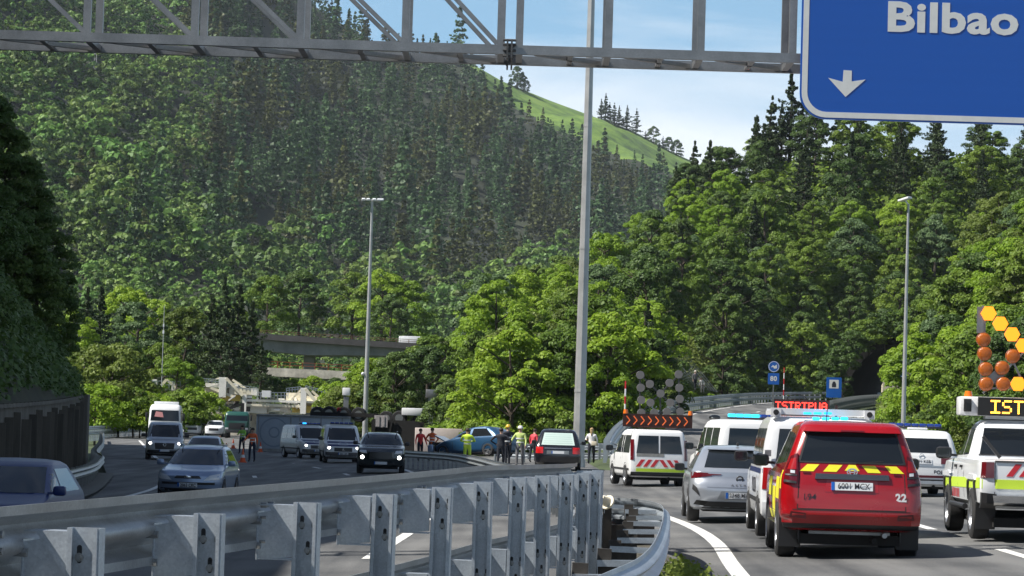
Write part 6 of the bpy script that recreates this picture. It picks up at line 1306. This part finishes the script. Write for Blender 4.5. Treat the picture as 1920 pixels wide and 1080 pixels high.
m = MB(); m.box((X0(713), -.12, 2.25), (.9, .1, .8)); m.box((X0(707), -.18, 2.25), (.25, .06, .7)); m.box((X0(718), -.18, 2.25), (.15, .06, .7)); m.build('radiator', M('radiator_grey', (.35, .33, .33), .5, var=.3), g, smooth=0)
m = MB(); m.box((X0(770), .9, 2.95), (1.4, 1.6, .5), bev=.05); m.build('white_tank', WHT, g); m = MB(); m.box((X0(632), .6, 2.95), (.35, .3, .3), bev=.05); m.build('red_tail_lamp', RDV, g)
m = MB(); m.box((0, 0, 0), (2.9, .4, 1.45), bev=.03); o = m.build('fallen_panel', M('pinkish_white_panel', (.62, .53, .50), .5, var=.08), None); o.location = gpos(822, 172) + Vector((0, 0, .95)); o.rotation_euler = (0, 0, R(3)); tag(o, 'pinkish white side panel standing behind the two people in red jackets', 'panel')
# vehicles beyond
g, B, w_, k, l = frontcar('white_car', 'white vehicle roof seen beyond the blue wreck', 822, 215, 2, WHT, 4.7, 1.85, 1.95, 'suv')
g, B, w_, k, l = frontcar('grey_van', 'pale grey van tail under the trees beyond the blue wreck', 855, 222, 2, SLV, 4.7, 1.85, 1.9, 'suv', cat='van')
m = MB(); m.box((0, 0, .75), (2.8, 2.4, 1.0), bev=.05); g = empty('white_lorry', 'white lorry box driving on the grey viaduct', 'lorry', ray(772, 648, 388)); m.build('box', WHT, g); m = MB(); m.box((-1.5, 0, .62), (.5, 2.3, 1.15), bev=.1); m.build('cab', WHT, g)
# wrecked blue car, nose crumpled and tilted
WB = paint('wreck_blue', (.02, .075, .16), .25, .3)
g = empty('wrecked_car', 'wrecked blue car standing askew with a crumpled bonnet behind the guardrail', 'car', gpos(890, 139) + Vector((0, 0, .28)), rot=(R(-4), R(3), R(56)))
l = 2.15; B = Body([(.22, -l + .15, l - .35, .80), (.32, -l + .02, l - .25, .87), (.6, -l, l - .15, .90), (.78, -l + .03, l - .5, .89), (.9, -l + .05, l - 1.0, .87), (.96, -l + .07, l - 1.2, .85), (1.2, -l + .35, l - 1.6, .75), (1.42, -l + .7, l - 2.05, .64), (1.5, -l + 1.2, l - 2.5, .45)], rr=.2, rf=.3, br=.1, bf=.15); B.loft('body', WB, g)
B.P('windscreen', GLSL, g, 'front', [(-.76, .98), (.76, .98), (.6, 1.40), (-.6, 1.40)], off=.008, nz=5)
for f in ('left', 'right'): B.P('side_window', GLS, g, f, [[(-l + .55, .98), (-.35, .98), (-.4, 1.38), (-l + 1.0, 1.36)], [(-.25, .98), (l - 1.55, .98), (l - 2.05, 1.36), (-.25, 1.39)]], nz=4); B.P('door_seam', DRK, g, f, [[(-.31, .4), (-.29, .4), (-.29, .97), (-.31, .97)], [(.7, .4), (.72, .4), (.72, .95), (.7, .95)]], off=.003, th=.002, nx=1)
m = MB(); m.box((-.2, l - .55, .95), (1.1, .8, .05), rx=R(28), rz=R(8)); m.box((.5, l - .5, .9), (.5, .7, .05), rx=R(-20), ry=R(20)); m.build('crumpled_bonnet', WB, g, smooth=0); m = MB(); m.box((0, l - .35, .6), (1.5, .3, .4), rz=R(7)); m.bar((-.6, l - .2, .4), (.5, l - .1, .7), .1, .1); m.build('engine_bay', DRK, g, smooth=0); m = MB(); m.box((-.75, l - .1, .5), (.5, .3, .35), rz=R(20), bev=.06); m.build('torn_bumper', BLS, g)
running(B, g, 4.3, 1.78, .32, -l + .8, l - .85, zmin=.22)
# ------------------------------------------------------------------ people
SKIN = M('skin', (.42, .26, .19), .6); HAIRD = M('dark_hair', (.03, .02, .015), .7); HAIRB = M('fair_hair', (.35, .25, .12), .7); SHOE = M('boots', (.02, .02, .02), .6); BANDM = M('reflective_band', (.65, .66, .66), .3)
def person(label, px, Y, rz, top, legs, scale=1.0, lower_arms=None, hair=HAIRD, helmet=None, bands=True, P=None, step=.06, lean=0.0, sleeves=None, bandlegs=False, arms=(( .28, .05, 1.14, .30, .20, .93), (.27, .02, 1.13, .28, .12, .90)), wide=1.0, group=None):
    """one continuous skinned body facing +y; arms = per side (elbow x, y, z, wrist x, y, z)"""
    V_ = []; E_ = []; Rr = []; T_ = []
    def v(p, r_, t_, par=None):
        V_.append((p[0], p[1] + lean * max(0, p[2] - .9), p[2])); Rr.append(r_); 
        if par is not None: E_.append((par, len(V_) - 1)); T_.append(t_)
        return len(V_) - 1
    w_ = wide
    r0 = v((0, 0, .97), (.165 * w_, .12), 1); s1 = v((0, .0, 1.12), (.145 * w_, .11), 1, r0); s2 = v((0, .0, 1.28), (.165 * w_, .12), 1, s1); s3 = v((0, -.01, 1.41), (.15 * w_, .10), 1, s2); nk = v((0, 0, 1.49), (.058, .058), 1, s3); h1 = v((0, .015, 1.57), (.075, .085), 3, nk); h2 = v((0, .02, 1.66), (.082, .10), 3, h1); h3 = v((0, .015, 1.725), (.06, .07), 3, h2)
    tips = []
    for k, s_ in enumerate((-1, 1)):
        a = arms[k]; sh = v((s_ * .185 * w_, -.01, 1.40), (.068, .068), 1, s3); el = v((s_ * a[0] * w_, a[1], a[2]), (.048, .048), 1, sh); wr = v((s_ * a[3] * w_, a[4], a[5]), (.032, .032), 1 if sleeves is None else sleeves, el)
        d = (Vector(V_[wr]) - Vector(V_[el])).normalized(); pm = v(Vector(V_[wr]) + d * .07 - Vector((0, lean * max(0, V_[wr][2] - .9), 0)), (.032, .018), 3, wr); tips.append((Vector(V_[pm]), d, s_))
        hp = v((s_ * .095, 0, .90), (.10, .105), 2, r0); kn = v((s_ * .105, .02 + s_ * step, .50), (.066, .07), 2, hp); an = v((s_ * .11, s_ * step * 1.3 - .01, .10), (.045, .05), 2, kn); to = v((s_ * .12, s_ * step * 1.3 + .13, .045), (.042, .035), 4, an)
    me = bpy.data.meshes.new('person'); me.from_pydata(V_, E_, []); o = bpy.data.objects.new('person', me); C.objects.link(o)
    sm = o.modifiers.new('skin', 'SKIN'); sm.use_smooth_shade = True; ss_ = o.modifiers.new('s', 'SUBSURF'); ss_.levels = 1; ss_.render_levels = 1
    for i, r_ in enumerate(Rr): me.skin_vertices[0].data[i].radius = r_
    me.skin_vertices[0].data[0].use_root = True
    bpy.context.view_layer.update(); ev = bpy.data.meshes.new_from_object(o.evaluated_get(bpy.context.evaluated_depsgraph_get())); C.objects.unlink(o); bpy.data.objects.remove(o)
    bm = bmesh.new(); bm.from_mesh(ev)
    segs = [(Vector(V_[a]), Vector(V_[b_]), t_) for (a, b_), t_ in zip(E_, T_)]
    for f in bm.faces:
        c = f.calc_center_median(); best = 9; mt = 1
        for a, b_, t_ in segs:
            ab = b_ - a; u = max(0, min(1, (c - a).dot(ab) / ab.length_squared)); d_ = (c - (a + ab * u)).length
            if d_ < best: best = d_; mt = t_
        f.material_index = mt - 1; f.smooth = True
    # fingers, ears and nose joined to the body
    for tip, d, s_ in tips:
        side = Vector((0, 1, 0)) if abs(d.y) < .8 else Vector((0, 0, 1)); side = (side - d * side.dot(d)).normalized()
        for j, (o_, ln) in enumerate(((-.024, .060), (-.008, .072), (.008, .068), (.023, .052))):
            a = tip + side * o_ + d * .02; m_ = Matrix.Translation(a + d * ln * .5) @ d.to_track_quat('Z', 'Y').to_matrix().to_4x4(); r_ = bmesh.ops.create_cone(bm, segments=5, radius1=.009, radius2=.007, depth=ln, matrix=m_, cap_ends=True)
            for f in {f for v_ in r_['verts'] for f in v_.link_faces}: f.material_index = 2
        dd = (d + side * 1.1).normalized(); m_ = Matrix.Translation(tip + side * .03 + dd * .02) @ dd.to_track_quat('Z', 'Y').to_matrix().to_4x4(); r_ = bmesh.ops.create_cone(bm, segments=5, radius1=.011, radius2=.009, depth=.05, matrix=m_, cap_ends=True)
        for f in {f for v_ in r_['verts'] for f in v_.link_faces}: f.material_index = 2
    hy = lean * .75
    r_ = bmesh.ops.create_cone(bm, segments=6, radius1=.018, radius2=.006, depth=.04, matrix=Matrix.Translation((0, .125 + hy, 1.63)) @ Matrix.Rotation(R(-75), 4, 'X'), cap_ends=True)
    for f in {f for v_ in r_['verts'] for f in v_.link_faces}: f.material_index = 2
    for s_ in (-1, 1):
        r_ = bmesh.ops.create_uvsphere(bm, u_segments=6, v_segments=5, radius=.022, matrix=Matrix.Translation((s_ * .088, .01 + hy, 1.63)) @ Matrix.Diagonal((.5, 1, 1.4, 1)))
        for f in {f for v_ in r_['verts'] for f in v_.link_faces}: f.material_index = 2
        r_ = bmesh.ops.create_uvsphere(bm, u_segments=6, v_segments=5, radius=.011, matrix=Matrix.Translation((s_ * .032, .108 + hy, 1.655)))
        for f in {f for v_ in r_['verts'] for f in v_.link_faces}: f.material_index = 3
    ev.materials.clear()
    for m_ in (top, legs, SKIN, SHOE): ev.materials.append(m_)
    bm.to_mesh(ev); bm.free()
    ev.name = 'person'; o = bpy.data.objects.new('person', ev); C.objects.link(o)
    o.location = P if P is not None else gpos(px, Y); o.rotation_euler = (0, 0, R(rz)); o.scale = (scale,) * 3; tag(o, label, 'person', group)
    if helmet:
        m = MB(); m.lathe([(.0, .128), (.012, .125), (.015, .112), (.07, .105), (.11, .07), (.125, .0)], (0, .015 + hy, 1.655), 'z', 16); m.build('helmet', helmet, o)
    else:
        m = MB(); m.sphere((0, -.005 + hy, 1.685), .105, sc=(.95, 1.08, .85), n=12, m=8); 
        if hair is HAIRB: m.sphere((0, -.07 + hy, 1.58), .08, sc=(.9, .6, 1.5)); m.sphere((0, -.10 + hy, 1.46), .045, sc=(.8, .6, 1.9))
        m.build('hair', hair, o)
    if bands:
        m = MB()
        for z in (1.08, 1.24): m.lathe([(-.025, 1), (.025, 1)], (0, 0, 0), 'z', 4) if False else None
        for z, rx_, ry_ in ((1.06, .152 * w_, .122), (1.22, .168 * w_, .132)):
            n = 18; ps = []
            for dz in (-.025, .025):
                for i in range(n): t_ = 2 * math.pi * i / n; ps.append((math.cos(t_) * rx_ * 1.06, math.sin(t_) * ry_ * 1.08 + lean * (z - .9), z + dz))
            m.add(ps, [(i, (i + 1) % n, n + (i + 1) % n, n + i) for i in range(n)])
        m.build('reflective_band', BANDM, o)
    return o
HVG = M('hivis_green', (.30, .62, .08), .7, emit=None); HVY = M('hivis_yellow', (.62, .85, .06), .7); ORJ = M('orange_jacket', (.72, .13, .03), .7); RDJ = M('red_jacket', (.62, .03, .03), .7); DKC = M('dark_cloth', (.015, .018, .028), .85); NVC = M('navy_trousers', (.02, .025, .05), .85); WHC = M('white_shirt', (.68, .67, .68), .8); GRYC = M('grey_cloth', (.12, .12, .13), .85)
bent = ((.30, .08, 1.18, .16, .26, 1.16), (.30, .06, 1.18, .14, .26, 1.18)); hips = ((.36, -.02, 1.18, .17, .08, 1.02), (.36, -.02, 1.18, .17, .08, 1.02))
person('traffic officer in a green high visibility top and dark trousers by the road cones', 453, 178, 150, HVG, NVC, 1.02, arms=bent)
person('officer in an orange jacket with striped trouser cuffs, nearest on the left carriageway', 472, 150, 165, ORJ, NVC, 1.02, arms=((.27, .02, 1.14, .29, .1, .92), (.30, .10, 1.2, .34, .30, 1.08)))
person('slim person in a red jacket standing before the pale panel', 787, 150, 200, RDJ, DKC, .98, bands=False)
person('person in an orange-red jacket with elbows out, facing the blue wreck', 809, 149, -20, ORJ, DKC, 1.0, arms=hips)
person('rescuer all in bright yellow high visibility clothing beside the blue wreck', 875, 129, -10, HVY, HVY, 1.0, arms=bent, wide=1.12)
person('broad figure in dark uniform at the rear of the blue wreck', 938, 127, -15, DKC, DKC, 1.0, bands=False, wide=1.35, arms=hips)
person('firefighter with a yellow helmet and dark jacket beside the blue wreck', 951, 131, 25, DKC, DKC, 1.08, helmet=M('yellow_helmet', (.65, .42, .04), .3), wide=1.1, arms=bent)
person('firefighter with a white helmet and yellow-green jacket behind the guardrail', 974, 128, 160, M('dull_hivis', (.42, .52, .16), .7), GRYC, 1.05, helmet=M('white_helmet', (.75, .75, .72), .3), wide=1.05, arms=((.27, .05, 1.14, .3, .2, .92), (.3, .1, 1.2, .3, .3, 1.05)))
person('person in a pinkish red jacket between the firefighters and the hearse', 998, 141, -40, M('pink_red_jacket', (.60, .05, .07), .7), DKC, .95, bands=False, lean=.2)
w1 = person('fair-haired woman in a white top and black trousers walking beside the hearse', 1108, 134, -15, WHC, DKC, .97, hair=HAIRB, bands=False, arms=((.30, .02, 1.20, .22, -.14, 1.18), (.27, .05, 1.15, .25, .16, 1.0)))
m = MB(); m.box((.16, -.12, .98), (.26, .10, .2), bev=.03); b_ = m.build('hip_bag', M('cream_bag', (.5, .45, .35), .7), None); b_.location = w1.location; b_.rotation_euler = w1.rotation_euler; tag(b_, 'cream hip bag worn by the fair-haired woman in white', 'bag')
person('climber in dark clothes and pale helmet standing on the sunlit grass slope', 1303, 0, 200, GRYC, DKC, 1.0, helmet=M('pale_helmet', (.6, .55, .45), .4), bands=False, P=ray(1303, 731, 258), step=.15)
person('worker in pale clothes crouching lower on the sunlit grass slope', 1317, 0, 150, M('pale_cloth', (.45, .46, .47), .8), GRYC, .8, bands=False, P=ray(1317, 737, 257), lean=.5)
# traffic cones
CNO = M('cone_orange', (.70, .10, .02), .5)
def cone(px, Y, s_, label):
    g = empty('traffic_cone', label, 'traffic cone', gpos(px, Y), group='traffic cones on the left carriageway'); g.scale = (s_,) * 3
    m = MB(); m.box((0, 0, .02), (.42, .42, .04)); m.lathe([(.04, .16), (.25, .115)], (0, 0, 0), 'z', 14); m.lathe([(.40, .075), (.72, .02), (.725, 0)], (0, 0, 0), 'z', 14); m.build('cone', CNO, g, smooth=30); m = MB(); m.lathe([(.25, .117), (.40, .078)], (0, 0, 0), 'z', 14); m.build('white_band', WHT, g)
cone(455, 148, 1.0, 'orange cone at the feet of the officer in orange'); cone(424, 176, .95, 'orange cone beside the blue grey car, left of the officers'); cone(437, 205, .95, 'orange cone standing in the sunlight behind the officers'); cone(412, 230, .9, 'farthest orange cone, under the white pickups'); cone(488, 190, .95, 'orange cone against the lying trailer')

# ------------------------------------------------------------------ white construction frames behind the crash
CW = M('frame_white', (.80, .78, .72), .6, var=.12, vscale=1.2); CY = M('frame_cream', (.74, .68, .52), .65, var=.25, vscale=.8); CYL2 = M('frame_yellow', (.62, .46, .10), .6, var=.2, vscale=1)
def frame_thing(label, Y, specs):
    c0 = ray(500, 790, Y); g = empty('construction_frame', label, 'construction frame', (0, 0, 0))
    for nm, mat, items in specs:
        if nm in ('column', 'yellow_panel') and len(items) > 1:
            groups_ = [[it] for it in items]
        else: groups_ = [items]
        for gi in groups_:
          m = MB()
          for it in gi:
            if it[0] == 'b':
                _, x0, y0, x1, y1, dep, off = it; a = ray(x0, y0, Y + off); c = ray(x1, y1, Y + off); m.box(((a.x + c.x) / 2, Y + off + dep / 2, (a.z + c.z) / 2), (abs(c.x - a.x), dep, abs(a.z - c.z)))
            else:
                _, x0, y0, x1, y1, th, off = it; a = ray(x0, y0, Y + off); c = ray(x1, y1, Y + off); m.bar(a, c, th, th)
          m.build(nm, mat, g, smooth=0)
    return g
def rails(x0, y0, x1, y1, n, h, off, th=.06):
    L_ = [('l', x0, y0 - h, x1, y1 - h, th, off), ('l', x0, y0 - h / 2, x1, y1 - h / 2, th, off)]
    return L_ + [('l', x0 + (x1 - x0) * i / n, y0 + (y1 - y0) * i / n, x0 + (x1 - x0) * i / n, y0 + (y1 - y0) * i / n - h, th, off) for i in range(n + 1)]
frame_thing('white and cream steel working platforms with railings behind the lying trailer', 322, [
    ('deck', CW, [('b', 455, 748, 615, 757, 5, 0), ('b', 455, 757, 500, 775, 3, .5), ('b', 508, 757, 540, 772, 3, .5), ('b', 380, 718, 432, 727, 4, 0), ('b', 430, 727, 482, 741, 4, .3)]),
    ('column', CW, [('b', 411, 707, 423, 745, .8, -.5), ('b', 564, 727, 573, 776, .8, -.5), ('b', 455, 735, 461, 776, .8, -.3), ('b', 608, 735, 615, 776, .8, -.3)]),
    ('strut', CY, [('l', 424, 709, 455, 742, .3, -.4), ('l', 436, 712, 480, 742, .25, .5), ('l', 573, 729, 605, 770, .35, -.4), ('l', 585, 733, 614, 760, .25, .5), ('l', 380, 719, 411, 709, .15, -.2), ('l', 395, 727, 440, 745, .3, -.2), ('l', 540, 757, 565, 730, .2, .2)]),
    ('panel', CY, [('b', 537, 736, 563, 756, .4, 1.2), ('b', 575, 742, 606, 766, .4, 1.2), ('b', 462, 757, 560, 764, .4, -.2), ('b', 384, 727, 408, 737, .4, .6), ('b', 440, 727, 470, 740, .4, -.3)]),
    ('yellow_panel', CYL2, [('b', 548, 760, 606, 775, .5, .8), ('b', 414, 740, 450, 752, .5, .3)]),
    ('unit', WHT, [('b', 491, 732, 507, 745, 1.2, -.6)]),
    ('railing', GAL, rails(378, 718, 430, 722, 8, 9, -.3) + rails(426, 727, 482, 735, 8, 8, -.3) + rails(482, 748, 540, 748, 9, 12, -.4) + rails(537, 736, 564, 733, 5, 8, -.4) + rails(573, 729, 615, 740, 7, 6, -.4) + rails(615, 762, 650, 772, 6, 10, -.4))])
fr2 = random.Random(21)
clut = []
for _ in range(46):
    x = fr2.uniform(384, 608); top = interp([(378, 722), (430, 716), (482, 742), (540, 748), (565, 735), (612, 748)], x); y = fr2.uniform(top, 770); w2 = fr2.uniform(6, 22)
    clut.append(('b', x, y, x + w2, y + fr2.uniform(2, 7), fr2.uniform(.3, 1.2), fr2.uniform(-.8, 1.5)) if fr2.random() < .6 else ('l', x, y, x + fr2.uniform(-18, 18), y + fr2.uniform(8, 22), fr2.uniform(.12, .3), fr2.uniform(-.9, 1)))
frame_thing('jumble of white formwork panels and beams stacked on the platforms', 322.5, [('formwork', CW, clut)])
frame_thing('smaller white scaffold platform above the white tow truck', 312, [
    ('deck', CW, [('b', 277, 728, 336, 735, 3, 0), ('b', 284, 735, 330, 744, 2, .5)]), ('column', CW, [('b', 286, 711, 293, 732, .5, -.4), ('b', 322, 716, 327, 732, .5, -.4)]),
    ('strut', CY, [('l', 297, 730, 312, 712, .3, -.3), ('l', 312, 712, 334, 730, .25, -.3)]), ('yellow_panel', CYL2, [('b', 303, 733, 330, 743, .5, -.1)]), ('railing', GAL, rails(275, 728, 338, 729, 9, 14, -.4))])
# low concrete yard behind it
m = MB(); a = ray(395, 800, 326); c = ray(660, 770, 326); m.box(((a.x + c.x) / 2, 328, .6), (c.x - a.x, 4, 2.6)); tag(m.build('yard_wall', CON3, None, 0), 'low pale stained wall under the construction frames', 'wall')

# haze over the valley
hz = MB(); hz.add([(x, y, z) for x in (-1500, 1500) for y in (-150, 3000) for z in (-2.6, 900)], [(0, 1, 3, 2), (4, 6, 7, 5), (0, 4, 5, 1), (2, 3, 7, 6), (0, 2, 6, 4), (1, 5, 7, 3)])
hm = bpy.data.materials.new('haze'); hm.use_nodes = True; t = hm.node_tree; t.nodes.clear(); o_ = t.nodes.new('ShaderNodeOutputMaterial'); pv = t.nodes.new('ShaderNodeVolumePrincipled'); pv.inputs['Color'].default_value = (.80, .88, 1, 1); pv.inputs['Density'].default_value = HAZE_D; pv.inputs['Anisotropy'].default_value = .2
t.links.new(pv.outputs[0], o_.inputs['Volume'])
if HAZE_D > 0:
    o = hz.build('haze', hm, None, 0); o['kind'] = 'stuff'; o['label'] = 'thin blue haze filling the valley'; o['category'] = 'haze'
